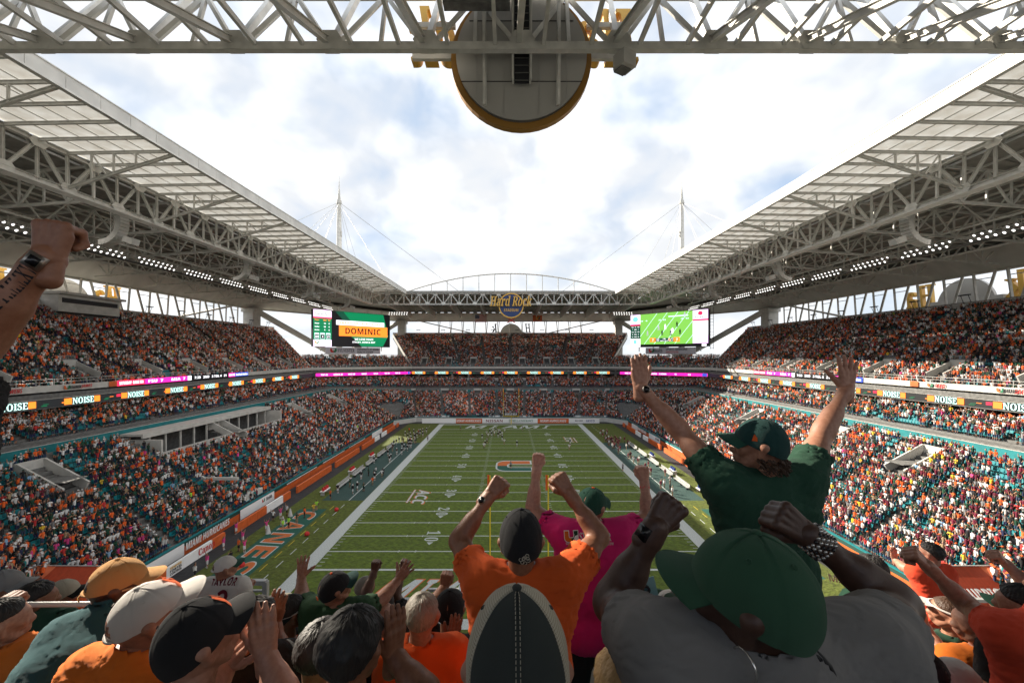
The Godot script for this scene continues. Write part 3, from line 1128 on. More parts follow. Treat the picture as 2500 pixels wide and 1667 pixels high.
		mb_.ring_tube([Vector3(s * 74.7, 0, -85), Vector3(s * 74.7, 50, -85), Vector3(s * 74.7, 84, -85), Vector3(s * 74.7, 92, -85)], [1.35, 1.3, 0.95, 0.75], 12)
		part(mast, "shaft", mb_.mesh(), white)
		mb_ = Mb.new()
		mb_.ring_tube([Vector3(s * 74.7, 91, -85), Vector3(s * 74.7, 103, -85)], [0.5, 0.06], 8)
		part(mast, "spire", mb_.mesh(), white)
		mb_ = Mb.new()
		mb_.ring_tube([Vector3(s * 74.7, 91.2, -85), Vector3(s * 74.7, 92.6, -85)], [1.15, 0.95], 10)
		part(mast, "cable_head", mb_.mesh(), pale)
		for e in 4:
			var a := TAU * (e + 0.5) / 4.0
			beam(mast, "fin", Vector3(s * 74.7 + cos(a) * 0.7, 91.6, -85 + sin(a) * 0.7), Vector3(s * 74.7 + cos(a) * 0.15, 97.5, -85 + sin(a) * 0.15), 0.1, 0.22, white)
		for g in 2:
			beam(mast, "maintenance_box", Vector3(s * 73.5, 79.0 - g * 1.4, -84.6), Vector3(s * 73.5, 78.0 - g * 1.4, -84.6), 0.4, 0.4, pale)
		var ends := [Vector3(s * 20.5, 50.4, -67.4), Vector3(s * 41.0, 50.6, -40.0), Vector3(s * 55.0, 50.6, -20.0), Vector3(s * 60, 49.9, -30), Vector3(s * 88, 47.2, -52.0), Vector3(s * 95.0, 46.9, -50.0), Vector3(s * 96.0, 46.8, -20.0), Vector3(s * 63.0, 49.0, -74.0), Vector3(s * 66.0, 47.5, -100.0)]
		for k in ends.size():
			beam(mast, "stay_cable", Vector3(s * 74.7, 91.8, -85), ends[k], 0.14 if k else 0.20, 0.14 if k else 0.20, M["steel"], unit_tube)
		beam(mast, "arm", Vector3(s * 74.7, 24.0, -85), Vector3(s * 94.0, 41.5, -58.0), 1.6, 1.8, pale)
		beam(mast, "arm", Vector3(s * 74.7, 24.0, -85), Vector3(s * 56.0, 41.5, -112.0), 1.6, 1.8, pale)


func ordinal(k: int) -> String:
	if k > 20:
		return ["twenty", "thirty", "forty", "fifty", "sixty", "seventy", "eighty", "ninety"][clampi(k / 10 - 2, 0, 7)] + (("-" + ordinal(k % 10)) if k % 10 else "th")
	return ["first", "second", "third", "fourth", "fifth", "sixth", "seventh", "eighth", "ninth", "tenth", "eleventh", "twelfth", "thirteenth", "fourteenth", "fifteenth", "sixteenth", "seventeenth", "eighteenth", "nineteenth", "twentieth"][clampi(k - 1, 0, 19)]


# ---------- spectators and seats in the stands ----------
var palette := []
var crowd_mats := {}
var crowd_meshes := {}     # pose -> {body, shirt, trousers, cap, hair}
var crowd_rows := {}       # variant -> [transforms, colours]
var near_people := []
var near_seats := []
var seat_places := []
var keep_out := []         # [AABB] places without seats


func pixel(p: Vector3) -> Vector3:
	var d := EYE.z - p.z
	return Vector3(PU + (p.x - EYE.x) / d * F, PV - (p.y - EYE.y) / d * F, d) if d > 0.5 else Vector3(-9999, 0, d)


func person_parts(pose: int) -> Dictionary:
	# a small figure facing -z, feet at the origin, 1.75 m tall: pose 0 arms down, 1 arms raised, 2 hands together, 3 seated, 4 one arm up, 5 hands on hips
	var body := Mb.new()
	var shirt := Mb.new()
	var trousers := Mb.new()
	var cap := Mb.new()
	var hair := Mb.new()
	var h := -0.42 if pose == 3 else 0.0
	var fw := 0.0
	body.ball(Vector3(0, 1.60 + h, -0.02), Vector3(0.085, 0.115, 0.10), 8, 6)
	body.ring_tube([Vector3(0, 1.40 + h, 0), Vector3(0, 1.52 + h, -0.01)], [0.06, 0.055], 6)
	shirt.ring_tube([Vector3(0, 0.88 + h, 0), Vector3(0, 1.02 + h, 0.005), Vector3(0, 1.22 + h, 0), Vector3(0, 1.38 + h, 0), Vector3(0, 1.46 + h, 0)], [0.175, 0.165, 0.195, 0.19, 0.07], 8, true, 0.66)
	body.ring_tube([Vector3(0, 1.42 + h, 0), Vector3(0, 0.9 + h, 0)], [0.06, 0.06], 5)
	trousers.ball(Vector3(0, 0.93 + h, 0), Vector3(0.15, 0.08, 0.10), 6, 4)
	for s in [-1.0, 1.0]:
		var sh := Vector3(s * 0.185, 1.37 + h, 0)
		body.ring_tube([Vector3(0, 1.36 + h, 0), sh], [0.04, 0.04], 5)
		if pose != 3:
			body.ring_tube([Vector3(0, 0.92, 0), Vector3(s * 0.1, 0.46, -0.01)], [0.05, 0.05], 5)
			trousers.ring_tube([Vector3(s * 0.1, 0.47, -0.01), Vector3(s * 0.1, 0.05, -0.03)], [0.03, 0.03], 4)
		var el: Vector3
		var hd: Vector3
		match pose:
			0, 3:
				el = sh + Vector3(s * 0.06, -0.27, 0.03)
				hd = el + Vector3(-s * 0.03, -0.22, -0.12)
			1:
				el = sh + Vector3(s * 0.13, 0.22, -0.05)
				hd = el + Vector3(s * 0.04, 0.28, -0.05)
			2:
				el = sh + Vector3(s * 0.09, -0.20, -0.12)
				hd = Vector3(s * 0.03, 1.36 + h, -0.34)
			4:
				el = sh + (Vector3(s * 0.10, 0.23, -0.06) if s > 0 else Vector3(s * 0.06, -0.27, 0.03))
				hd = el + (Vector3(0, 0.28, -0.03) if s > 0 else Vector3(0.03, -0.2, -0.14))
			_:
				el = sh + Vector3(s * 0.16, -0.22, 0.05)
				hd = Vector3(s * 0.17, 0.98 + h, -0.08)
		var mid := sh.lerp(el, 0.72)
		shirt.ring_tube([sh - Vector3(s * 0.05, 0, 0), sh, mid], [0.06, 0.075, 0.068], 6)
		body.ring_tube([sh, mid, el, el.lerp(hd, 0.9)], [0.04, 0.048, 0.045, 0.033], 6)
		body.ball(hd, Vector3(0.04, 0.055, 0.04), 6, 4)
		if pose == 3:
			trousers.ring_tube([Vector3(s * 0.09, 0.50, 0), Vector3(s * 0.11, 0.50, -0.42), Vector3(s * 0.11, 0.46, -0.46)], [0.09, 0.08, 0.07], 6)
			body.ring_tube([Vector3(s * 0.11, 0.47, -0.45), Vector3(s * 0.11, 0.05, -0.42)], [0.06, 0.045], 6)
		else:
			trousers.ring_tube([Vector3(s * 0.08, 0.92, 0), Vector3(s * 0.10, 0.46, -0.01)], [0.105, 0.082], 6)
			body.ring_tube([Vector3(s * 0.10, 0.47, -0.01), Vector3(s * 0.10, 0.26, 0.02), Vector3(s * 0.10, 0.05, 0.0)], [0.06, 0.058, 0.04], 6)
		trousers.ball(Vector3(s * 0.10, 0.04, -0.05 if pose != 3 else -0.47), Vector3(0.045, 0.045, 0.12), 6, 4)
	cap.ball(Vector3(0, 1.645 + h, -0.005), Vector3(0.096, 0.085, 0.11), 8, 5)
	cap.ball(Vector3(0, 1.64 + h, -0.14), Vector3(0.07, 0.012, 0.075), 6, 3)
	hair.ball(Vector3(0, 1.635 + h, 0.015), Vector3(0.094, 0.095, 0.10), 8, 5)
	return {"body": body, "shirt": shirt, "trousers": trousers, "cap": cap, "hair": hair}


func make_palette() -> void:
	palette = [["orange", 0.72, 0.12, 0.02], ["dark green", 0.010, 0.055, 0.030], ["black", 0.012, 0.012, 0.014], ["white", 0.62, 0.62, 0.62], ["grey", 0.20, 0.20, 0.21], ["maroon", 0.15, 0.012, 0.035], ["red", 0.45, 0.03, 0.03], ["teal", 0.01, 0.20, 0.21], ["navy", 0.015, 0.02, 0.07], ["pink", 0.65, 0.06, 0.25], ["light blue", 0.25, 0.42, 0.62], ["tan", 0.38, 0.27, 0.16], ["lime", 0.35, 0.70, 0.06], ["yellow", 0.70, 0.48, 0.04]]
	for p in palette:
		material("cloth_" + p[0], p[1], p[2], p[3], 0.9)
	material("skin_light", 0.44, 0.24, 0.16, 0.6)
	material("skin_tan", 0.30, 0.15, 0.09, 0.6)
	material("skin_dark", 0.09, 0.045, 0.028, 0.55)
	material("hair_dark", 0.012, 0.009, 0.007, 0.7)
	material("hair_brown", 0.055, 0.026, 0.012, 0.7)
	material("denim", 0.03, 0.05, 0.10, 0.9)
	material("khaki", 0.26, 0.20, 0.13, 0.9)
	material("seat_teal", 0.005, 0.17, 0.20, 0.45)
	var tint := material("cloth_tinted", 1, 1, 1, 0.9)
	tint.vertex_color_use_as_albedo = true


func pick_shirt(maroon_share: float) -> int:
	var r := rng.randf()
	if r < maroon_share:
		return 5 if rng.randf() < 0.6 else (3 if rng.randf() < 0.85 else 13)
	r = rng.randf()
	for e in [[0.19, 0], [0.36, 1], [0.60, 2], [0.80, 3], [0.87, 4], [0.90, 5], [0.925, 6], [0.94, 7], [0.955, 8], [0.965, 9], [0.982, 10], [0.996, 11], [0.9975, 12], [1.0, 13]]:
		if r <= e[0]:
			return e[1]
	return 2


func is_kept_out(p: Vector3) -> bool:
	for k in keep_out:
		if k.has_point(p):
			return true
	return false


func seat_rows(upper: bool) -> void:
	var patches := FastNoiseLite.new()
	patches.seed = 77
	patches.frequency = 0.09
	for s in [7, 0, 1, 2, 3, 4, 5]:
		var s1: int = (s + 1) % 8
		var rows := LOWER_ROWS
		if upper:
			rows = UPPER_ROWS if s % 2 == 0 else 9
		var aisles := 0
		for i in rows:
			if not upper and (i == 22 or i == 23):
				continue
			var r := upper_row(i) if upper else lower_row(i)
			var y := r
			var pts := ring_points(corner_upper(r) if upper else corner_lower(r), r)
			var a: Vector3 = pts[s]
			var b: Vector3 = pts[s1]
			var len_ := a.distance_to(b)
			if aisles == 0:
				aisles = maxi(2, int(round(len_ / (11.0 if s % 2 == 0 else 9.0))))
			var n := int(len_ / 0.52)
			var dir := (b - a) / len_
			var face := Vector3(-dir.z, 0, dir.x)   # away from the field
			if face.dot(Vector3(a.x + b.x, 0, a.z + b.z)) < 0:
				face = -face
			var yaw := atan2(face.x, face.z)
			for k in n:
				var f := (k + 0.5) / n
				var fa := f * aisles
				if absf(fa - round(fa)) * len_ / aisles < 0.62:
					continue
				var p := a + dir * len_ * f
				var px := pixel(p + Vector3(0, 1, 0))
				if px.x < -120 or px.x > 2620 or px.z < 2.0 or px.y > 1900:
					continue
				if is_kept_out(p + Vector3(0, 0.5, 0)):
					continue
				var seat_t := Transform3D(Basis(Vector3.UP, yaw), p + face * 0.12)
				var occ := 0.95
				if not upper and s == 4 and i > 22:
					occ = 0.72
				elif not upper and s in [0, 7] and i > 17:
					occ = 0.86
				if patches.get_noise_2d(f * len_ + s * 500.0, i * 1.0 + (700.0 if upper else 0.0)) > 0.30:
					occ -= 0.5
				if s == 0 and not upper and i < 14 and p.z < 29.0 and p.z > -6.0:
					occ = 0.62
				if upper and i < 2:
					occ -= 0.2
				var taken := rng.randf() < occ
				if not taken or (px.z < 75.0 and not upper):
					seat_places.append([px.z if not taken else 1000.0 + px.z, seat_t, i, s, upper])
				if not taken:
					continue
				var pose: int = [0, 0, 0, 1, 1, 2, 2, 2, 4, 5, 3][rng.randi() % 11]
				if rng.randf() < (0.25 if not upper else 0.12):
					pose = 0
				var maroon := 0.30 if s in [4, 5] and p.z > 25.0 and not upper else 0.03
				var shirt := pick_shirt(maroon)
				var skin := rng.randi() % 3
				var head := rng.randi() % 5   # 0-1 hair, 2 white cap, 3 dark cap, 4 coloured cap
				var sc := rng.randf_range(0.92, 1.06)
				var t := Transform3D(Basis(Vector3.UP, yaw + rng.randf_range(-0.5, 0.5)).scaled(Vector3.ONE * sc), p - face * (0.12 if pose != 3 else -0.1) + dir * rng.randf_range(-0.06, 0.06))
				near_people.append([px.z, t, pose, shirt, skin, head, i, s, upper, px])


func make_crowd() -> void:
	make_palette()
	for pose in 6:
		var parts := person_parts(pose)
		var made := {}
		for k in parts:
			made[k] = parts[k].mesh()
		crowd_meshes[pose] = made
	seat_rows(false)
	seat_rows(true)
	near_people.sort_custom(func(a, b): return a[0] < b[0])
	var skins := [M["skin_light"], M["skin_tan"], M["skin_dark"]]
	var skin_names := ["light", "tan", "dark"]
	var head_mats := [M["hair_dark"], M["hair_brown"], M["cloth_white"], M["cloth_dark green"], M["cloth_orange"]]
	var head_names := ["dark hair", "brown hair", "white cap", "dark cap", "orange cap"]
	var pose_names := ["arms down", "arms raised", "hands together", "seated", "one arm raised", "hands on hips"]
	var legs := [M["denim"], M["cloth_navy"], M["cloth_black"]]
	var side_names := {7: "lower left corner", 0: "left stand", 1: "far left stand", 2: "far stand", 3: "far right stand", 4: "right stand", 5: "lower right corner"}
	var singles := 0
	var rest := {}
	for q in near_people:
		var px: Vector3 = q[9]
		var shown: bool = px.x > 5 and px.x < 2495 and px.y < 1400 and not q[8]
		if px.y > 1250 and px.x > 560 and px.x < 2060:
			shown = false
		if shown and singles < 130:
			singles += 1
			var pose: int = q[2]
			var g: Dictionary = crowd_meshes[pose]
			var skirt := rng.randi() % 3
			var o := thing("person", "fan in %s shirt with %s, %s, %s row of %s" % [palette[q[3]][0], head_names[q[5]], pose_names[pose], ordinal(q[6] + 1), side_names[q[7]]], "person", Vector3.ZERO, 0.0, "spectators standing in the nearest rows of the side stands")
			o.transform = q[1]
			part(o, "body", g.body, skins[q[4]])
			part(o, "shirt", g.shirt, M["cloth_" + palette[q[3]][0]])
			part(o, "shorts", g.trousers, legs[skirt])
			part(o, "hair" if q[5] < 2 else "cap", g.hair if q[5] < 2 else g.cap, head_mats[q[5]])
			continue
		var key := "%d_%d_%d" % [q[2], q[4], q[5]]
		if not rest.has(key):
			rest[key] = []
		rest[key].append(q)
	var crowd := Node3D.new()
	crowd.name = "crowd"
	add_child(crowd)
	tag(crowd, "dense crowd of fans in orange, green, white and black filling every stand", "crowd", "", "stuff")
	for key in rest:
		var list: Array = rest[key]
		var q0: Array = list[0]
		var g: Dictionary = crowd_meshes[q0[2]]
		var am := ArrayMesh.new()
		am.add_surface_from_arrays(Mesh.PRIMITIVE_TRIANGLES, g.body.surface_get_arrays(0))
		am.surface_set_material(0, skins[q0[4]])
		am.add_surface_from_arrays(Mesh.PRIMITIVE_TRIANGLES, g.shirt.surface_get_arrays(0))
		am.surface_set_material(1, M["cloth_tinted"])
		am.add_surface_from_arrays(Mesh.PRIMITIVE_TRIANGLES, g.trousers.surface_get_arrays(0))
		am.surface_set_material(2, legs[(q0[2] + q0[5]) % 3])
		am.add_surface_from_arrays(Mesh.PRIMITIVE_TRIANGLES, (g.hair if q0[5] < 2 else g.cap).surface_get_arrays(0))
		am.surface_set_material(3, head_mats[q0[5]])
		var mm := MultiMesh.new()
		mm.transform_format = MultiMesh.TRANSFORM_3D
		mm.use_colors = true
		mm.mesh = am
		mm.instance_count = list.size()
		for k in list.size():
			mm.set_instance_transform(k, list[k][1])
			var c: Array = palette[list[k][3]]
			var w := rng.randf_range(0.75, 1.2)
			mm.set_instance_color(k, Color(c[1] * w, c[2] * w, c[3] * w))
		var mi := MultiMeshInstance3D.new()
		mi.name = "standing_fans"
		mi.multimesh = mm
		crowd.add_child(mi, true)
		tag(mi, "", "", "", "stuff")
	# seats: back shell and folded pan
	var back := Mb.new()
	for k in 4:
		var x0 := -0.23 + k * 0.115
		var b0 := 0.03 * pow(x0 / 0.23, 2.0)
		var b1 := 0.03 * pow((x0 + 0.115) / 0.23, 2.0)
		var p := [Vector3(x0, 0.36, 0.10 - b0), Vector3(x0, 0.84, 0.19 - b0), Vector3(x0 + 0.115, 0.84, 0.19 - b1), Vector3(x0 + 0.115, 0.36, 0.10 - b1)]
		back.quad(p[0], p[1], p[2], p[3])
		var o := Vector3(0, 0.0, 0.03)
		back.quad(p[3] + o, p[2] + o, p[1] + o, p[0] + o)
		back.quad(p[1], p[1] + o, p[2] + o, p[2])
	var pan := Mb.new()
	pan.box(Vector3(0, 0.42, -0.10), Vector3(0.42, 0.05, 0.40), Basis(Vector3.RIGHT, 0.08))
	pan.box(Vector3(-0.24, 0.30, 0.05), Vector3(0.03, 0.5, 0.08))
	var back_m := back.mesh()
	var pan_m := pan.mesh()
	seat_places.sort_custom(func(a, b): return a[0] < b[0])
	var n := 0
	var left := []
	var told := {}
	for q in seat_places:
		var t: Transform3D = q[1]
		var px := pixel(t.origin + Vector3(0, 0.6, 0))
		if n < 150 and q[0] < 900 and not q[4] and px.x > 5 and px.x < 2495 and px.y < 1390 and not (px.y > 1250 and px.x > 560 and px.x < 2060):
			n += 1
			var where := "%s row of the %s" % [ordinal(q[2] + 1), side_names[q[3]]]
			told[where] = told.get(where, 0) + 1
			var o := thing("stadium_seat", "empty teal seat, %s from the near end of the %s" % [ordinal(told[where]), where], "seat", Vector3.ZERO, 0.0, "empty teal seats among the spectators")
			o.transform = t
			part(o, "backrest", back_m, M["seat_teal"])
			part(o, "seat_pan", pan_m, M["seat_teal"])
		else:
			left.append(t)
	var whole := ArrayMesh.new()
	whole.add_surface_from_arrays(Mesh.PRIMITIVE_TRIANGLES, back.arrays())
	whole.surface_set_material(0, M["seat_teal"])
	whole.add_surface_from_arrays(Mesh.PRIMITIVE_TRIANGLES, pan.arrays())
	whole.surface_set_material(1, M["seat_teal"])
	var sm := MultiMesh.new()
	sm.transform_format = MultiMesh.TRANSFORM_3D
	sm.mesh = whole
	sm.instance_count = left.size()
	for k in left.size():
		sm.set_instance_transform(k, left[k])
	var si := MultiMeshInstance3D.new()
	si.name = "stand_seats"
	si.multimesh = sm
	add_child(si)
	tag(si, "rows of teal folding seats seen between the fans of every stand", "seats", "", "stuff")
	print("people %d, seats %d" % [near_people.size(), seat_places.size()])


# ---------- boards, screens, lamps, signs ----------
func z_left(u: float, x := 69.4) -> float:
	return EYE.z - (x - 0.9) * F / (PU - u)


func z_right(u: float, x := 69.4) -> float:
	return EYE.z - (x + 0.9) * F / (u - PU)


func ribbon_materials() -> void:
	glow_material("led_black", 0.006, 0.007, 0.008, 1.0)
	glow_material("led_orange", 0.95, 0.20, 0.02, 0.85)
	glow_material("led_mint", 0.55, 0.90, 0.82, 0.8)
	glow_material("led_magenta", 0.80, 0.015, 0.32, 0.8)
	glow_material("led_red", 0.85, 0.02, 0.08, 0.8)
	glow_material("led_white", 0.85, 0.85, 0.88, 0.8)
	glow_material("led_blue", 0.02, 0.06, 0.40, 0.8)
	glow_material("led_green", 0.0, 0.16, 0.06, 0.7)
	glow_material("led_dark_green", 0.002, 0.035, 0.02, 1.0)
	glow_material("led_field", 0.13, 0.34, 0.05, 0.9)
	glow_material("led_lilac", 0.75, 0.45, 0.85, 0.8)
	glow_material("led_teal", 0.15, 0.55, 0.58, 0.8)
	glow_material("led_grey", 0.30, 0.31, 0.33, 0.8)
	glow_material("led_ink", 0.004, 0.004, 0.006, 0.5)
	glow_material("floodlight_glow", 1.0, 0.97, 0.92, 1.2)
	material("gold_paint", 0.62, 0.36, 0.06, 0.45)
	material("navy_paint", 0.012, 0.035, 0.13, 0.5)
	material("ink", 0.02, 0.02, 0.025, 0.7)
	material("red_print", 0.50, 0.02, 0.02, 0.7)
	material("maroon_print", 0.18, 0.012, 0.03, 0.7)
	material("blue_print", 0.02, 0.05, 0.22, 0.7)
	material("green_print", 0.01, 0.14, 0.07, 0.7)
	material("black_net", 0.01, 0.01, 0.01, 0.9)
	material("yellow_post", 0.75, 0.55, 0.02, 0.45)


func local_panel(parent: Node3D, called: String, x0: float, y0: float, x1: float, y1: float, layer: float, m: Material) -> MeshInstance3D:
	return box(parent, called, Vector3((x0 + x1) * 0.5, (y0 + y1) * 0.5, layer), Vector3(absf(x1 - x0), absf(y1 - y0), 0.02), m)


func framed(called: String, label: String, category: String, p: Vector3, q: Vector3, group := "") -> Node3D:
	# a node whose x axis runs from p to q (left to right for whoever looks at its front), origin at p
	var o := thing(called, label, category, p, 0.0, group)
	var x := (q - p).normalized()
	var y := Vector3.UP
	o.transform = Transform3D(Basis(x, y, x.cross(y)), p)
	return o


func noise_unit(o: Node3D, x: float, low: float, tail: bool, w := 5.6) -> void:
	local_panel(o, "orange_block", x - w * 0.5, low + 0.12, x - w * 0.30, low + 1.08, 0.13, M["led_orange"])
	local_panel(o, "orange_block", x + w * 0.33, low + 0.12, x + w * 0.5, low + 1.08, 0.13, M["led_orange"])
	lettering(o, "lettering", "NOISE", 1.0, M["led_mint"], Vector3(x + w * 0.015, low + 0.6, 0.135), Vector3.RIGHT, Vector3.UP, w * 0.60, 0.0, true)
	local_panel(o, "green_streak", x + w * 0.62, low + 0.25, x + w * 0.76, low + 0.33, 0.13, M["led_green"])
	local_panel(o, "green_streak", x + w * 0.66, low + 0.48, x + w * 0.80, low + 0.54, 0.13, M["led_green"])
	if tail:
		local_panel(o, "red_streak", x - w * 0.66, low + 0.78, x - w * 0.52, low + 0.92, 0.13, M["led_red"])
		local_panel(o, "red_streak", x - w * 0.66, low + 0.52, x - w * 0.52, low + 0.66, 0.13, M["led_red"])
		local_panel(o, "orange_streak", x - w * 0.88, low + 0.6, x - w * 0.76, low + 0.68, 0.13, M["led_orange"])
	else:
		local_panel(o, "orange_streak", x - w * 0.56, low + 0.42, x - w * 0.5, low + 0.56, 0.13, M["led_orange"])


func make_ribbons() -> void:
	# lower ribbon: long sides
	for s in [-1.0, 1.0]:
		var word := "left" if s < 0 else "right"
		var x: float = s * 69.75
		var p := Vector3(x, 17.7, 50.0)
		var q := Vector3(x, 17.7, -50.0)
		if s > 0:
			var k := p
			p = q
			q = k
		var o := framed("ribbon_display", "long black display band reading NOISE over and over along the %s suites" % word, "display", p, q)
		local_panel(o, "display_panel", 0, 0, 100, 1.2, 0.05, M["led_black"])
		local_panel(o, "band_trim", 0, 1.22, 100, 1.42, 0.06, M["cream_wall"])
		local_panel(o, "band_trim", 0, -0.14, 100, -0.02, 0.06, M["concrete"])
		for k in 10:
			var d := 57.2 + 9.42 * k
			var z := EYE.z - d
			var lx: float = 50.0 - z if s < 0 else z + 50.0
			if lx > 3.0 and lx < 97.0:
				noise_unit(o, lx, 0.0, k % 2 == 0)
	# lower ribbon: far end
	var fe := framed("ribbon_display", "black display band reading NOISE over and over along the far suites", "display", Vector3(-44, 16.8, -87.75), Vector3(44, 16.8, -87.75))
	local_panel(fe, "display_panel", 0, 0, 88, 1.2, 0.05, M["led_black"])
	local_panel(fe, "band_trim", 0, 1.22, 88, 1.42, 0.06, M["cream_wall"])
	var k2 := 0
	for x in [-40.6, -35.8 + 5.4, -20.2, -10.1, 0.2, 10.4, 20.6, 30.8, 41.0]:
		noise_unit(fe, x + 44.0, 0.0, k2 % 2 == 0, 5.8)
		k2 += 1
	# lower ribbon: corners
	for s in [-1.0, 1.0]:
		var p := Vector3(s * 69.75, 17.7, -50.0)
		var q := Vector3(s * 43.9, 17.7 - 0.9, -87.75)
		if s > 0:
			var t := p
			p = q
			q = t
		var o := framed("ribbon_display", "magenta scores band on the %s corner suites" % ("far left" if s < 0 else "far right"), "display", p, q)
		var l := p.distance_to(q)
		local_panel(o, "display_panel", 0, 0, l, 1.2, 0.05, M["led_black"])
		local_panel(o, "magenta_panel", 1.2 if s < 0 else 6.0, 0.05, l - 0.6, 1.15, 0.10, M["led_magenta"])
		local_panel(o, "blue_block", l - 2.2 if s < 0 else l - 2.6, 0.1, l - 0.8, 1.1, 0.12, M["led_blue"])
		var f := 3.2 if s < 0 else 9.0
		for w in (["TOP 25", "KANSA 22", "WVU 38", "WASH", "UCLA", "TEX 30", "TOP 25"] if s < 0 else ["PASS 17", "RUSH 12", "TEAM RUSHING", "3 DOWN", "15", "3.0"]):
			lettering(o, "lettering", w, 0.62, M["led_white"], Vector3(f + 1.2, 0.6, 0.12), Vector3.RIGHT, Vector3.UP)
			f += 5.6
	# upper boards: names and score line on the fascia of the long sides
	for s in [-1.0, 1.0]:
		var word := "left" if s < 0 else "right"
		var x: float = s * 69.2
		var p := Vector3(x, 20.05, 50.0)
		var q := Vector3(x, 20.05, -50.0)
		if s > 0:
			var k := p
			p = q
			q = k
		var o := framed("score_ribbon", "thin bright score band on the %s upper fascia showing FSU 7 and MIA 7" % word, "display", p, q)
		var cuts := [[282, 350, "led_red", "SATURDAY  GAME ON"], [350, 455, "led_magenta", "FSU  7      MIA  7"], [455, 464, "led_white", ""], [464, 555, "led_ink", "7:38   2ND   3 TOL 4   21"], [555, 571, "led_magenta", "8:54 PM"], [571, 603, "led_blue", "Hard Rock Stadium"]]
		for c in cuts:
			var z0 := z_left(c[0])
			var z1 := z_left(c[1])
			var a := 50.0 - z0
			var b := 50.0 - z1
			local_panel(o, "display_panel", a, 0.02, b, 1.0, 0.02, M[c[2]])
			if c[3]:
				lettering(o, "lettering", c[3], 0.55, M["led_white"], Vector3((a + b) * 0.5, 0.5, 0.04), Vector3.RIGHT, Vector3.UP, minf((b - a) * 0.86, 11.0))
		local_panel(o, "orange_block", 50.0 - z_left(262) if s < 0 else 50.0 + z_right(2246), 0.05, 50.0 - z_left(281) if s < 0 else 50.0 + z_right(2226), 0.95, 0.025, M["orange_pad"])
		if s < 0:
			u_emblem(o, "team_emblem", Vector3(50.0 - z_left(159), 0.48, 0.03), Vector3.RIGHT, Vector3.UP, 0.9, 0.6, M["orange_pad"], M["green_print"], null)
			lettering(o, "lettering", "EDGERRIN", 0.5, M["ink"], Vector3(50.0 - z_left(180), 0.48, 0.03), Vector3.RIGHT, Vector3.UP, 1.6, 0.15)
			lettering(o, "lettering", "JAMES", 0.62, M["red_print"], Vector3(50.0 - z_left(207), 0.48, 0.03), Vector3.RIGHT, Vector3.UP, 1.7, 0.15)
			lettering(o, "lettering", "JESS", 0.5, M["ink"], Vector3(50.0 - z_left(1), 0.48, 0.03), Vector3.RIGHT, Vector3.UP, 1.1, 0.15)
			lettering(o, "lettering", "OWENS", 0.62, M["red_print"], Vector3(50.0 - z_left(30), 0.48, 0.03), Vector3.RIGHT, Vector3.UP, 1.8, 0.15)
		else:
			u_emblem(o, "team_emblem", Vector3(50.0 + z_right(2275), 0.48, 0.03), Vector3.RIGHT, Vector3.UP, 0.9, 0.6, M["orange_pad"], M["green_print"], null)
			lettering(o, "lettering", "REED", 0.62, M["red_print"], Vector3(50.0 + z_right(2300), 0.48, 0.03), Vector3.RIGHT, Vector3.UP, 1.5, 0.15)
			u_emblem(o, "team_emblem", Vector3(50.0 + z_right(2447), 0.48, 0.03), Vector3.RIGHT, Vector3.UP, 0.9, 0.6, M["orange_pad"], M["green_print"], null)
			lettering(o, "lettering", "WARREN", 0.5, M["ink"], Vector3(50.0 + z_right(2471), 0.48, 0.03), Vector3.RIGHT, Vector3.UP, 1.6, 0.15)
			lettering(o, "lettering", "SAPP", 0.62, M["red_print"], Vector3(50.0 + z_right(2500), 0.48, 0.03), Vector3.RIGHT, Vector3.UP, 1.5, 0.15)


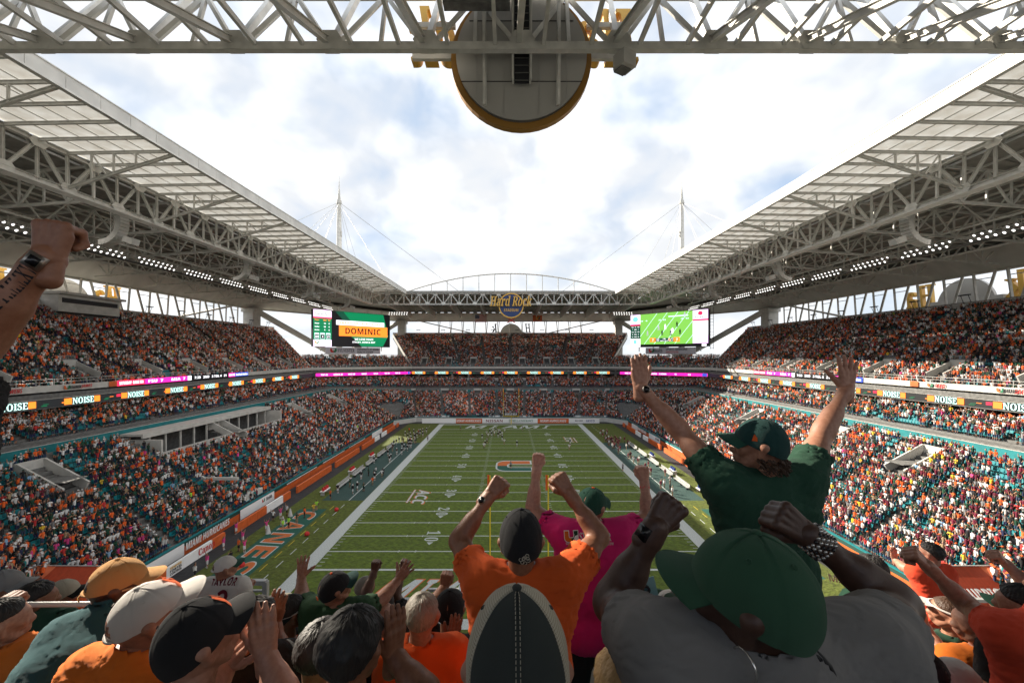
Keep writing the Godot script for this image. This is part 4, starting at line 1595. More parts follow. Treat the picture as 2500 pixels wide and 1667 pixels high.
func make_screens() -> void:
	# two great screens across the open far corners
	for s in [-1.0, 1.0]:
		var a := Vector3(s * 76.6, 28.65, -65.1)
		var b := Vector3(s * 54.3, 28.65, -91.1)
		var p := a if s < 0 else b
		var q := b if s < 0 else a
		var o := framed("video_screen", "giant screen with a HAPPY 50TH BIRTHDAY message and a green stats column" if s < 0 else "giant screen showing the green playing field between white sponsor columns", "screen", p, q)
		var W := p.distance_to(q)
		var H := 14.5
		box(o, "cabinet", Vector3(W * 0.5, H * 0.5, -0.9), Vector3(W, H, 1.7), M["ink"])
		if s < 0:
			var c := W * 0.213
			local_panel(o, "main_picture", c, 0.1, W, H - 0.1, 0.0, M["led_ink"])
			# green glow of the message, in tilted bands
			var gb := Mb.new()
			gb.quad(Vector3(c + 3.0, H - 0.15, 0.015), Vector3(W - 3.4, H - 0.15, 0.015), Vector3(W - 1.2, H * 0.42, 0.015), Vector3(c + 9.5, H * 0.52, 0.015))
			part(o, "green_band", gb.mesh(), M["led_green"])
			gb = Mb.new()
			gb.quad(Vector3(c + 7.5, H * 0.36, 0.015), Vector3(W - 0.8, H * 0.36, 0.015), Vector3(W - 3.6, 0.3, 0.015), Vector3(c + 13.0, 0.3, 0.015))
			part(o, "green_band", gb.mesh(), M["led_green"])
			gb = Mb.new()
			gb.quad(Vector3(c + 1.5, H - 0.2, 0.02), Vector3(c + 5.0, H - 0.2, 0.02), Vector3(c + 10.0, H * 0.60, 0.02), Vector3(c + 7.0, H * 0.60, 0.02))
			part(o, "dark_band", gb.mesh(), M["led_dark_green"])
			local_panel(o, "white_bar", c + 1.9, H * 0.615, c + 24.0, H * 0.745, 0.03, M["led_white"])
			lettering(o, "lettering", "HAPPY 50   BIRTHDAY", 1.15, M["led_orange"], Vector3(c + 12.6, H * 0.68, 0.05), Vector3.RIGHT, Vector3.UP, 19.4)
			lettering(o, "lettering", "TH", 0.55, M["led_orange"], Vector3(c + 11.7, H * 0.705, 0.05), Vector3.RIGHT, Vector3.UP, 0.9)
			local_panel(o, "orange_bar", c + 3.1, H * 0.305, c + 25.6, H * 0.605, 0.03, M["led_orange"])
			lettering(o, "lettering", "DOMINIC", 2.5, M["led_ink"], Vector3(c + 14.0, H * 0.455, 0.05), Vector3.RIGHT, Vector3.UP, 16.4)
			lettering(o, "lettering", "WE LOVE YOU!!!", 0.82, M["led_white"], Vector3(c + 14.2, H * 0.225, 0.05), Vector3.RIGHT, Vector3.UP, 8.6)
			lettering(o, "lettering", "STACEY, DOM & ANT", 0.82, M["led_white"], Vector3(c + 14.2, H * 0.135, 0.05), Vector3.RIGHT, Vector3.UP, 10.6)
			# side column
			local_panel(o, "sponsor_panel", 0.05, H * 0.80, c, H - 0.05, 0.0, M["led_lilac"])
			local_panel(o, "sponsor_panel", 0.25, H * 0.815, c - 0.15, H - 0.25, 0.02, M["led_white"])
			lettering(o, "lettering", "Hialeah Park", 1.2, M["led_ink"], Vector3(c * 0.5, H * 0.895, 0.04), Vector3.RIGHT, Vector3.UP, c * 0.82, 0.3, true)
			local_panel(o, "red_bar", 0.05, H * 0.765, c, H * 0.80, 0.02, M["led_red"])
			local_panel(o, "stats_panel", 0.05, H * 0.185, c, H * 0.765, 0.0, M["led_green"])
			for r in 4:
				var y := H * (0.715 - 0.088 * r)
				var m: Material = M["led_orange"] if r == 0 else M["led_white"]
				lettering(o, "lettering", ["Player", "Homer", "Dallas", "Berrios"][r], 0.55, m, Vector3(c * 0.2, y, 0.03), Vector3.RIGHT, Vector3.UP, c * 0.24)
				lettering(o, "lettering", ["YDS", "15", "58", "9"][r], 0.55, m, Vector3(c * 0.62, y, 0.03), Vector3.RIGHT, Vector3.UP)
				lettering(o, "lettering", ["TD", "0", "0", "0"][r], 0.55, m, Vector3(c * 0.86, y, 0.03), Vector3.RIGHT, Vector3.UP)
				if r:
					local_panel(o, "stats_line", 0.1, y + 0.62, c - 0.05, y + 0.68, 0.02, M["led_ink"])
			for r in 3:
				var x := c * (0.19 + 0.31 * r)
				local_panel(o, "stats_box", x - c * 0.12, H * 0.205, x + c * 0.12, H * 0.37, 0.02, M["led_mint"])
				local_panel(o, "stats_box", x - c * 0.105, H * 0.215, x + c * 0.105, H * 0.325, 0.035, M["led_ink"])
				lettering(o, "lettering", ["3RD", "4", "21"][r], 0.85, M["led_white"], Vector3(x, H * 0.268, 0.05), Vector3.RIGHT, Vector3.UP, [c * 0.19, c * 0.07, c * 0.13][r])
			local_panel(o, "sponsor_panel", 0.05, 0.05, c, H * 0.185, 0.0, M["led_lilac"])
			local_panel(o, "sponsor_panel", 0.25, 0.25, c - 0.1, H * 0.172, 0.02, M["led_white"])
			u_emblem(o, "team_emblem", Vector3(c * 0.19, H * 0.115, 0.04), Vector3.RIGHT, Vector3.UP, 1.5, 1.0, M["led_orange"], M["led_green"], null)
			lettering(o, "lettering", "SYLVESTER", 0.8, M["led_teal"], Vector3(c * 0.62, H * 0.115, 0.04), Vector3.RIGHT, Vector3.UP, c * 0.55, 0.0, true)
			lettering(o, "lettering", "UNIVERSITY OF MIAMI HEALTH SYSTEM", 0.3, M["led_grey"], Vector3(c * 0.45, H * 0.05, 0.04), Vector3.RIGHT, Vector3.UP, c * 0.75)
		else:
			var c0 := W * 0.142
			var c1 := W * 0.825
			local_panel(o, "main_picture", c0, H * 0.085, c1, H - 0.1, 0.0, M["led_field"])
			var fw := c1 - c0
			for k in 7:
				var x := c0 + fw * (-0.12 + 0.2 * k)
				var lb := Mb.new()
				var bot := Vector3(x, H * 0.09, 0.02)
				var top := Vector3(x + fw * 0.46, H - 0.15, 0.02)
				if bot.x < c0:
					bot = bot.lerp(top, (c0 - bot.x) / (top.x - bot.x))
				if top.x > c1:
					top = top.lerp(bot, (top.x - c1) / (top.x - bot.x))
				if bot.x >= c1:
					continue
				beam(o, "field_line", bot, top, 0.16, 0.01, M["led_mint"], null, Vector3(0, 0, 1))
			for k in 3:
				lettering(o, "lettering", ["0 1", "2 0", "3 0"][k], 0.5, M["led_mint"], Vector3(c0 + fw * [0.07, 0.44, 0.86][k], H * 0.79, 0.03), Vector3.RIGHT, Vector3.UP, 3.4)
			local_panel(o, "field_emblem", c0 + fw * 0.56, H * 0.86, c0 + fw * 0.92, H * 0.89, 0.02, M["led_mint"])
			var spots := [[0.15, 0.41, 1], [0.37, 0.56, 1], [0.44, 0.41, 2], [0.50, 0.58, 0], [0.62, 0.44, 0], [0.605, 0.40, 2], [0.72, 0.63, 2], [0.775, 0.42, 2], [0.86, 0.89, 1], [0.64, 0.47, 0]]
			for sp in spots:
				var pb := Mb.new()
				var px := Vector3(c0 + fw * sp[0], H * sp[1], 0.03)
				pb.ball(px + Vector3(0, 0.95, 0), Vector3(0.27, 0.27, 0.02), 8, 4)
				pb.ball(px + Vector3(0, 0.35, 0), Vector3(0.42, 0.5, 0.02), 8, 4)
				pb.ball(px + Vector3(-0.22, -0.55, 0), Vector3(0.17, 0.62, 0.02), 6, 4)
				pb.ball(px + Vector3(0.28, -0.5, 0), Vector3(0.17, 0.6, 0.02), 6, 4)
				part(o, "pictured_player", pb.mesh(), [M["led_white"], M["led_grey"], M["led_ink"]][sp[2]])
			local_panel(o, "score_bar", c0 + fw * 0.20, H * 0.155, c0 + fw * 0.77, H * 0.26, 0.03, M["led_dark_green"])
			for k in 2:
				var x: float = c0 + fw * [0.20, 0.66][k]
				local_panel(o, "score_box", x, H * 0.15, x + fw * 0.11, H * 0.27, 0.045, M["led_orange"])
				lettering(o, "lettering", "7", 0.9, M["led_white"], Vector3(x + fw * 0.06, H * 0.21, 0.06), Vector3.RIGHT, Vector3.UP)
			local_panel(o, "head_badge", c0 + fw * 0.33, H * 0.165, c0 + fw * 0.385, H * 0.255, 0.045, M["led_grey"])
			u_emblem(o, "team_emblem", Vector3(c0 + fw * 0.605, H * 0.21, 0.05), Vector3.RIGHT, Vector3.UP, 1.9, 1.0, M["led_orange"], M["led_green"], M["led_white"])
			lettering(o, "lettering", "7:38", 0.5, M["led_white"], Vector3(c0 + fw * 0.48, H * 0.235, 0.05), Vector3.RIGHT, Vector3.UP)
			lettering(o, "lettering", "3RD & 4   BALL 21", 0.42, M["led_white"], Vector3(c0 + fw * 0.48, H * 0.18, 0.05), Vector3.RIGHT, Vector3.UP, fw * 0.15)
			# left column
			local_panel(o, "sponsor_panel", 0.0, H * 0.70, c0, H - 0.1, 0.0, M["led_lilac"])
			local_panel(o, "sponsor_panel", 0.15, H * 0.73, c0 - 0.1, H - 0.3, 0.02, M["led_white"])
			var disc := Mb.new()
			disc.ball(Vector3(c0 * 0.5, H * 0.855, 0.03), Vector3(1.35, 1.2, 0.02), 16, 6)
			part(o, "round_badge", disc.mesh(), M["led_teal"])
			local_panel(o, "red_bar", 0.0, H * 0.665, c0, H * 0.70, 0.02, M["led_red"])
			local_panel(o, "stats_panel", 0.0, H * 0.26, c0, H * 0.665, 0.0, M["led_dark_green"])
			for r in 5:
				for k in 3:
					lettering(o, "lettering", [["FSU", "VS", "UM"], ["7", "2ND", "7"], ["118", "YDS", "136"], ["9", "1STD", "8"], ["60", "PASS", "82"]][r][k], 0.42, M["led_white"], Vector3(c0 * (0.2 + 0.3 * k), H * (0.62 - 0.075 * r), 0.03), Vector3.RIGHT, Vector3.UP)
			local_panel(o, "sponsor_panel", 0.0, 0.1, c0, H * 0.26, 0.0, M["led_white"])
			local_panel(o, "green_badge", c0 * 0.3, H * 0.11, c0 * 0.62, H * 0.22, 0.02, M["led_teal"])
			# right column
			local_panel(o, "sponsor_panel", c1, H * 0.745, W, H - 0.05, 0.0, M["led_lilac"])
			local_panel(o, "sponsor_panel", c1 + 0.2, H * 0.755, W - 0.2, H - 0.25, 0.02, M["led_white"])
			disc = Mb.new()
			disc.ball(Vector3((c1 + W) * 0.5, H * 0.905, 0.03), Vector3(0.95, 0.85, 0.02), 16, 6)
			part(o, "round_badge", disc.mesh(), M["led_red"])
			lettering(o, "lettering", "BACARDI", 0.7, M["led_ink"], Vector3((c1 + W) * 0.5, H * 0.80, 0.04), Vector3.RIGHT, Vector3.UP, 4.4)
			local_panel(o, "red_bar", c1, H * 0.70, W, H * 0.74, 0.02, M["led_red"])
			local_panel(o, "sponsor_panel", c1, H * 0.30, W, H * 0.70, 0.0, M["led_white"])
			for k in 5:
				local_panel(o, "stats_line", c1 + 0.3, H * (0.34 + 0.07 * k), W - 0.3, H * (0.343 + 0.07 * k), 0.02, M["led_grey"])
			local_panel(o, "sponsor_panel", c1, H * 0.09, W, H * 0.30, 0.0, M["led_lilac"])
			local_panel(o, "sponsor_panel", c1 + 0.2, H * 0.11, W - 0.25, H * 0.285, 0.02, M["led_white"])
			lettering(o, "lettering", "#CANESVOICE", 0.55, M["led_red"], Vector3((c1 + W) * 0.5, H * 0.2, 0.04), Vector3.RIGHT, Vector3.UP, 4.6)
			local_panel(o, "corner_badge", W - 2.4, 0.15, W - 0.6, H * 0.07, 0.02, M["led_white"])
			# ladder at the outer end
			for e in 2:
				beam(o, "ladder_rail", Vector3(W + 0.4 + e * 1.2, -1.0, -1.0), Vector3(W + 0.4 + e * 1.2, H + 0.6, -1.0), 0.12, 0.12, M["ink"])
			for e in 12:
				beam(o, "ladder_rung", Vector3(W + 0.4, -0.6 + e * 1.25, -1.0), Vector3(W + 1.6, -0.6 + e * 1.25, -1.0), 0.1, 0.1, M["ink"])
		# hangers and the truss work behind
		for k in 5:
			beam(o, "hanger", Vector3(W * (0.1 + 0.2 * k), H, -1.0), Vector3(W * (0.1 + 0.2 * k), H + 2.2, -1.5), 0.15, 0.15, M["white_steel"])
			beam(o, "back_frame", Vector3(W * (0.1 + 0.2 * k), -1.8, -1.4), Vector3(W * (0.1 + 0.2 * k), H, -1.9), 0.3, 0.3, M["white_steel"])
		# sign below the screen
		var g := framed("sponsor_sign", "pale grey board below the %s giant screen reading %s" % ["left" if s < 0 else "right", "UNIVERSITY OF MIAMI HEALTH SYSTEM" if s < 0 else "SPORTS MEDICINE INSTITUTE"], "sign", p + Vector3(0, -3.0, 0), q + Vector3(0, -3.0, 0))
		var x0 := W * (0.14 if s < 0 else 0.22)
		var x1 := W * (0.855 if s < 0 else 0.86)
		box(g, "board", Vector3((x0 + x1) * 0.5, 1.4, 0), Vector3(x1 - x0, 2.7, 0.3), material("sign_grey", 0.50, 0.48, 0.54, 0.6))
		var ww := x1 - x0
		u_emblem(g, "team_emblem", Vector3(x0 + ww * 0.13, 1.45, 0.2), Vector3.RIGHT, Vector3.UP, 2.7, 1.6, M["red_print"], M["green_print"], null)
		lettering(g, "lettering", "SYLVESTER" if s < 0 else "Health", 1.4, M["ink"], Vector3(x0 + ww * (0.35 if s < 0 else 0.27), 1.5, 0.2), Vector3.RIGHT, Vector3.UP, ww * (0.30 if s < 0 else 0.18), 0.0, true)
		lettering(g, "lettering", "UNIVERSITY OF MIAMI" if s < 0 else "SPORTS MEDICINE", 0.8, M["ink"], Vector3(x0 + ww * (0.76 if s < 0 else 0.64), 1.95, 0.2), Vector3.RIGHT, Vector3.UP, ww * 0.42)
		lettering(g, "lettering", "HEALTH SYSTEM" if s < 0 else "INSTITUTE", 0.8, M["ink"] if s < 0 else M["red_print"], Vector3(x0 + ww * (0.70 if s < 0 else 0.555), 0.85, 0.2), Vector3.RIGHT, Vector3.UP, ww * (0.30 if s < 0 else 0.25))
		# deck with handrails and stair walls under it
		var cd := framed("corner_platform", "white railed platform with sloping stair walls under the %s screen" % ("left" if s < 0 else "right"), "platform", p + Vector3(0, -7.6, 0), q + Vector3(0, -7.6, 0))
		for k in 3:
			box(cd, "landing", Vector3(W * 0.5, 2.9 + k * 0.9, -1.6 - k * 1.4), Vector3(W * 0.62, 0.3, 1.2), M["cream_wall"])
			beam(cd, "handrail", Vector3(W * 0.2, 3.9 + k * 0.9, -1.2 - k * 1.4), Vector3(W * 0.8, 3.9 + k * 0.9, -1.2 - k * 1.4), 0.1, 0.1, M["steel"])
		for k in 4:
			beam(cd, "stair_wall", Vector3(W * (0.18 + 0.2 * k), 1.2, 1.5), Vector3(W * (0.14 + 0.2 * k), 4.4, -3.5), 0.5, 1.0, M["cream_wall"])


func make_floodlights() -> void:
	var lamp := Mb.new()
	lamp.ring_tube([Vector3(0, 0, 0.35), Vector3(0, 0, 0.12), Vector3(0, 0, 0)], [0.12, 0.24, 0.29], 10)
	var lamp_m := lamp.mesh()
	var lens_ := Mb.new()
	lens_.ball(Vector3(0, 0, 0), Vector3(0.19, 0.19, 0.05), 10, 5)
	var lens_m := lens_.mesh()
	var rows := []
	for s in [-1.0, 1.0]:
		var word := "left" if s < 0 else "right"
		for k in 13:
			var z := 48.0 - k * 10.6
			if z < -66:
				continue
			rows.append([Vector3(s * 68.0, 42.9, z), Vector3(0, 0, 1), Vector3(-s, 0, 0), "%s floodlight bank from the near end under the %s roof" % [ordinal(k + 1), word]])
		rows.append([Vector3(s * 46.0, 42.3, -74.0), Vector3(1, 0, 0), Vector3(0, 0, 1), "floodlight bank under the far roof deck, by the %s end of the truss" % word])
		var cat := thing("catwalk", "long catwalk carrying floodlights under the %s roof" % word, "catwalk")
		beam(cat, "walkway", Vector3(s * 68.6, 42.3, 62), Vector3(s * 68.6, 42.3, -64), 1.2, 0.12, M["concrete"])
		for e in [-1.0, 1.0]:
			beam(cat, "handrail", Vector3(s * 68.6 + e * 0.6, 43.3, 62), Vector3(s * 68.6 + e * 0.6, 43.3, -64), 0.07, 0.07, M["white_steel"])
		for k in 40:
			beam(cat, "hanger", Vector3(s * 69.2, 42.3, 61.0 - k * 3.2), Vector3(s * 69.2, 44.6, 61.0 - k * 3.2), 0.07, 0.07, M["white_steel"])
	for r in rows:
		var o := thing("floodlight_bank", r[3], "floodlight", r[0], 0.0, "floodlight banks under the roof")
		var along: Vector3 = r[1]
		var out: Vector3 = r[2]
		var tilt := (out * 0.75 + Vector3.DOWN * 0.66).normalized()
		for q in 2:
			beam(o, "lamp_bar", along * -4.0 + Vector3(0, -0.35 + q * 0.8, 0) + out * (0.2 - q * 0.45), along * 4.0 + Vector3(0, -0.35 + q * 0.8, 0) + out * (0.2 - q * 0.45), 0.08, 0.08, M["steel"])
			for k in 8:
				if q == 1 and k == 3 and r[0].z > 20:
					continue
				var c := along * (-3.6 + k * 1.03) + Vector3(0, -0.45 + q * 0.8, 0) + out * (0.35 - q * 0.45)
				var bs := Basis.looking_at(tilt, Vector3.UP)
				part(o, "lamp_housing", lamp_m, M["steel"], Transform3D(bs, c))
				part(o, "lamp_glow", lens_m, M["floodlight_glow"], Transform3D(bs, c + tilt * 0.02))
		var l := SpotLight3D.new()
		l.name = "floodlight_beam"
		l.light_color = Color(1.0, 0.97, 0.93)
		l.light_energy = 17.0
		l.light_size = 1.5
		l.spot_range = 300.0
		l.spot_attenuation = 2.0
		l.spot_angle = 62.0
		l.spot_angle_attenuation = 0.6
		l.shadow_enabled = true
		add_child(l, true)
		var target := Vector3(0, 0, r[0].z * 0.7)
		l.look_at_from_position(r[0] + tilt * 1.2, target if absf(r[0].x) > 60 else Vector3(0, 0, -20))


func make_signs() -> void:
	# round sign on the far truss, and the back of its twin overhead
	var disc := Mb.new()
	var ring := Mb.new()
	var n := 48
	var R := 4.9
	for k in n:
		var a := TAU * k / n
		var b := TAU * (k + 1) / n
		var pa := Vector3(cos(a), sin(a), 0)
		var pb := Vector3(cos(b), sin(b), 0)
		for e in [-1.0, 1.0]:
			var o := Vector3(0, 0, e * 0.35)
			if e > 0:
				disc.tri(o, pb * (R - 0.4) + o, pa * (R - 0.4) + o)
			else:
				disc.tri(o, pa * (R - 0.4) + o, pb * (R - 0.4) + o)
		var f := Vector3(0, 0, 0.5)
		ring.quad(pb * (R - 0.45) + f, pb * R + f, pa * R + f, pa * (R - 0.45) + f)
		ring.quad(pa * (R - 0.45) - f, pa * R - f, pb * R - f, pb * (R - 0.45) - f)
		ring.quad(pa * R + f, pb * R + f, pb * R - f, pa * R - f)
		ring.quad(pb * (R - 0.45) + f, pa * (R - 0.45) + f, pa * (R - 0.45) - f, pb * (R - 0.45) - f)
	var dm := disc.mesh()
	var rm := ring.mesh()
	var s := thing("round_sign", "round navy and gold sign reading Hard Rock STADIUM on the far truss", "sign", Vector3(0.2, 44.5, -65.9))
	part(s, "disc", dm, M["navy_paint"])
	part(s, "gold_rim", rm, M["gold_paint"])
	lettering(s, "lettering", "Hard Rock", 4.0, M["gold_paint"], Vector3(0, 1.7, 0.62), Vector3.RIGHT, Vector3.UP, 16.0, 0.16, true, 0.7)
	lettering(s, "lettering", "STADIUM", 1.1, M["gold_paint"], Vector3(0, -1.75, 0.38), Vector3.RIGHT, Vector3.UP, 5.6)
	for e in [-1.0, 1.0]:
		beam(s, "cross_brace", Vector3(e * 1.6, -6.6, -1.0), Vector3(-e * 1.6, -4.6, -1.0), 0.3, 0.3, M["red_print"])
	# the near sign from behind
	s = thing("round_sign", "grey back of the round sign hanging on the overhead truss", "sign", Vector3(0.0, 46.25, 66.2))
	part(s, "disc", dm, material("sign_back", 0.42, 0.41, 0.39, 0.5))
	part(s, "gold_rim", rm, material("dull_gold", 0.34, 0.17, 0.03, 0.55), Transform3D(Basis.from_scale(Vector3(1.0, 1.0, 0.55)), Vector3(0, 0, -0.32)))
	lettering(s, "lettering", "Hard Rock", 4.0, M["gold_paint"], Vector3(0, 2.5, -1.0), Vector3.LEFT, Vector3.UP, 16.4, 0.16, true, 0.8)
	for e in [-1.0, 1.0]:
		beam(s, "support_post", Vector3(e * 2.55, 6.0, 0.75), Vector3(e * 2.5, -3.6, 0.62), 0.2, 0.22, M["white_steel"])
		beam(s, "letter_rail", Vector3(e * 4.6, 2.4, -0.2), Vector3(e * 7.6, 2.4, -0.2), 0.3, 0.35, M["white_steel"])
		beam(s, "letter_rail", Vector3(e * 4.6, 0.2, -0.2), Vector3(e * 7.6, 0.2, -0.2), 0.3, 0.35, M["white_steel"])
	for y in [-1.55, 0.55, 2.6]:
		beam(s, "panel_seam", Vector3(-sqrt(19.5 - y * y), y - 0.3, 0.37), Vector3(sqrt(19.5 - y * y), y - 0.3, 0.37), 0.05, 0.035, M["ink"])
	for x in [-3.1, -1.2, 1.2, 3.1]:
		beam(s, "panel_seam", Vector3(x, -sqrt(19.8 - x * x), 0.365), Vector3(x, sqrt(19.8 - x * x), 0.365), 0.03, 0.02, M["steel"])
	var lad := Node3D.new()
	for e in [-1.0, 1.0]:
		beam(s, "ladder_cage_rail", Vector3(e * 0.58, -2.3, 1.05), Vector3(e * 0.6, 6.0, 1.25), 0.12, 0.6, M["white_steel"])
	box(s, "ladder_back", Vector3(0, 1.85, 0.85), Vector3(1.06, 8.3, 0.1), M["ink"])
	for k in 17:
		beam(s, "ladder_rung", Vector3(-0.55, -2.2 + k * 0.5, 1.02), Vector3(0.55, -2.2 + k * 0.5, 1.02), 0.05, 0.05, M["concrete"])
	lad.free()
	beam(s, "service_beam", Vector3(-5.6, 4.1, 1.0), Vector3(5.6, 4.1, 1.0), 0.4, 0.5, M["white_steel"])
	beam(s, "service_duct", Vector3(-5.2, 2.8, 1.4), Vector3(-0.8, 2.8, 1.4), 0.7, 0.8, M["concrete"])
	# white speaker box under the truss
	var sp := thing("truss_speaker", "white boxy loudspeaker hanging under the overhead truss near the gold letters", "loudspeaker", at(1525, 150, 27.0))
	box(sp, "cabinet", Vector3(0, 0, 0), Vector3(1.05, 0.95, 1.0), M["cream_wall"], 0.5)
	box(sp, "grille", Vector3(-0.12, -0.52, -0.1), Vector3(0.8, 0.08, 0.75), M["concrete"], 0.5)
	beam(sp, "bracket", Vector3(0, 0.45, 0), Vector3(0.1, 1.5, 0), 0.12, 0.12, M["ink"])
	beam(sp, "power_cable", Vector3(-0.1, 0.5, 0), Vector3(-0.9, 1.6, 0.1), 0.05, 0.05, M["ink"], unit_tube)
	# two flags under the far roof
	var fl := thing("flag", "striped red and white flag with a blue corner hanging under the far roof", "flag", at(1174, 778, 200.0))
	for k in 13:
		box(fl, "stripe", Vector3(0, 1.75 - k * 0.27, 0), Vector3(5.6, 0.27, 0.05), M["red_print"] if k % 2 == 0 else M["white_print"])
	box(fl, "canton", Vector3(-1.75, 0.95, 0.02), Vector3(2.1, 1.89, 0.06), M["navy_paint"])
	var stars := Mb.new()
	for r in 5:
		for c in 6:
			stars.ball(Vector3(-2.6 + c * 0.34, 1.65 - r * 0.35, 0.06), Vector3(0.09, 0.09, 0.01), 5, 3)
	tag(part(fl, "star", stars.mesh(), M["white_print"]), "", "", "", "stuff")
	beam(fl, "flag_pole", Vector3(-2.9, 2.0, 0), Vector3(-2.9, -7.0, 0), 0.14, 0.14, M["steel"])
	fl = thing("flag", "orange flag with a U emblem hanging under the far roof", "flag", at(1312, 777, 200.0))
	box(fl, "cloth", Vector3.ZERO, Vector3(4.6, 3.0, 0.05), M["orange_pad"])
	u_emblem(fl, "team_emblem", Vector3(0.3, 0, 0.05), Vector3.RIGHT, Vector3.UP, 1.9, 1.5, M["gold_paint"], M["green_print"], null)
	beam(fl, "flag_pole", Vector3(-2.4, 1.7, 0), Vector3(-2.4, -7.0, 0), 0.14, 0.14, M["steel"])


func make_domes() -> void:
	# backs of the outward-facing round signs standing behind the top rows
	for d in [[Vector3(0.5, 35.6, -116.5), 0.0, 5.6, "behind the far upper stand"], [Vector3(-100.0, 36.6, 3.0), PI / 2, 5.9, "behind the left upper stand"], [Vector3(101.0, 36.6, 3.0), PI / 2, 5.9, "behind the right upper stand"]]:
		var o := thing("sign_back", "half-round grey back of an outward-facing sign with gold letters %s" % d[3], "sign", d[0], d[1])
		var b := Mb.new()
		var r: float = d[2]
		for k in 20:
			var a := PI * k / 20
			var c := PI * (k + 1) / 20
			var pa := Vector3(cos(a) * r, sin(a) * r, 0)
			var pc := Vector3(cos(c) * r, sin(c) * r, 0)
			b.tri(Vector3(0, 0, 0.3), pc + Vector3(0, 0, 0.3), pa + Vector3(0, 0, 0.3))
			b.tri(Vector3(0, 0, -0.3), pa + Vector3(0, 0, -0.3), pc + Vector3(0, 0, -0.3))
			b.quad(pa + Vector3(0, 0, 0.3), pc + Vector3(0, 0, 0.3), pc - Vector3(0, 0, 0.3), pa - Vector3(0, 0, 0.3))
		part(o, "half_disc", b.mesh(), M["sign_back"])
		box(o, "base_wall", Vector3(0, 0.6, 0.1), Vector3(r * 2.5, 1.6, 1.2), M["cream_wall"])
		for k in 3:
			beam(o, "panel_joint", Vector3(-r * 0.8 + k * r * 0.8, 1.0, 0.32), Vector3(-r * 0.8 + k * r * 0.8, sqrt(maxf(0.2, r * r - pow(-r * 0.8 + k * r * 0.8, 2.0))) - 0.1, 0.32), 0.06, 0.03, M["steel"])
		if d[1] == 0.0:
			for e in [-1.0, 1.0]:
				lettering(o, "lettering", "k" if e < 0 else "H", 4.4, M["ink"], Vector3(e * 8.6, 3.4, -0.5), Vector3.LEFT, Vector3.UP, 2.8, 0.1, true, 0.6)
		else:
			for e in [-1.0, 1.0]:
				lettering(o, "lettering", "ck" if e < 0 else "Ha", 5.6, M["gold_paint"], Vector3(e * (r + 4.6), 3.2, 0.0), Vector3.LEFT if d[0].x < 0 else Vector3.RIGHT, Vector3.UP, 7.0, 0.1, true, 0.9)
	# press box breaking the left parapet
	var pb := thing("press_box", "white flat box with a dark window slit at the top of the left upper stand", "booth")
	box(pb, "wall", Vector3(-92.6, 36.0, 6.0), Vector3(3.6, 3.4, 13.0), M["cream_wall"])
	box(pb, "window_slit", Vector3(-90.7, 36.6, 6.0), Vector3(0.2, 0.9, 11.6), M["ink"])
	box(pb, "roof", Vector3(-92.2, 38.0, 6.0), Vector3(5.0, 0.5, 14.0), M["cream_wall"])
	# small lights on frames along the parapets
	for s in [-1, 1]:
		for k in 8:
			var z := 10.0 - k * 10.5
			var o := thing("parapet_lamp", "small lamp frame on the %s parapet, %s along it" % ["left" if s < 0 else "right", ordinal(k + 1)], "lamp", Vector3(s * 93.6, 36.2, z), 0.0, "small lamp frames along the parapets")
			for e in [-0.7, 0.7]:
				beam(o, "leg", Vector3(0, 0, e), Vector3(-s * 0.6, 1.5, e), 0.08, 0.08, M["ink"])
			beam(o, "lamp_head", Vector3(-s * 0.6, 1.6, -1.0), Vector3(-s * 0.6, 1.6, 1.0), 0.5, 0.22, M["ink"])
	for k in 8:
		var o := thing("parapet_lamp", "small lamp frame on the far parapet, %s from the left" % ordinal(k + 1), "lamp", Vector3(-46.0 + k * 12.4, 36.2, -112.4), 0.0, "small lamp frames along the parapets")
		for e in [-0.7, 0.7]:
			beam(o, "leg", Vector3(e, 0, 0), Vector3(e, 1.5, 0.5), 0.08, 0.08, M["steel"])
		beam(o, "lamp_head", Vector3(-1.0, 1.6, 0.5), Vector3(1.0, 1.6, 0.5), 0.5, 0.25, M["ink"])


func make_speakers() -> void:
	for s in [-1.0, 1.0]:
		var word := "left" if s < 0 else "right"
		for k in 4:
			var d: float = [62.0, 92.0, 122.0, 150.0][k]
			var o := thing("speaker_array", "curved white loudspeaker line hanging under the %s roof, %s from the near end" % [word, ordinal(k + 1)], "loudspeaker", Vector3(s * 60.0, 45.2, EYE.z - d), 0.0, "curved loudspeaker lines under the side roofs")
			var n := 13
			for q in n:
				var a := -1.45 + 1.75 * q / (n - 1.0)
				var c := Vector3(s * (-3.1 * cos(a) + 2.0) , 3.1 * sin(a) + 0.2, 0)
				var t := Basis(Vector3(0, 0, 1), s * -a if s > 0 else a)
				t = Basis(Vector3(0, 0, 1), (-a if s < 0 else a) * -1.0)
				part(o, "cabinet", unit_box, M["cream_wall"], Transform3D(t * Basis.from_scale(Vector3(0.75, 0.44, 1.5)), c))
			for e in [-0.45, 0.45]:
				for g in [-0.45, 0.45]:
					beam(o, "lattice_leg", Vector3(-s * 0.2 + e, 3.2, g), Vector3(-s * 0.2 + e, -2.2, g), 0.09, 0.09, M["white_steel"])
			for q in 6:
				for g in [-0.45, 0.45]:
					beam(o, "lattice_brace", Vector3(-s * 0.2 - 0.45, 3.0 - q * 0.9, g), Vector3(-s * 0.2 + 0.45, 2.1 - q * 0.9, g), 0.06, 0.06, M["white_steel"])
			box(o, "end_box", Vector3(-s * 2.4, -2.5, 0), Vector3(1.5, 0.9, 1.3), M["cream_wall"], 0.0).rotate_z(s * 0.35)


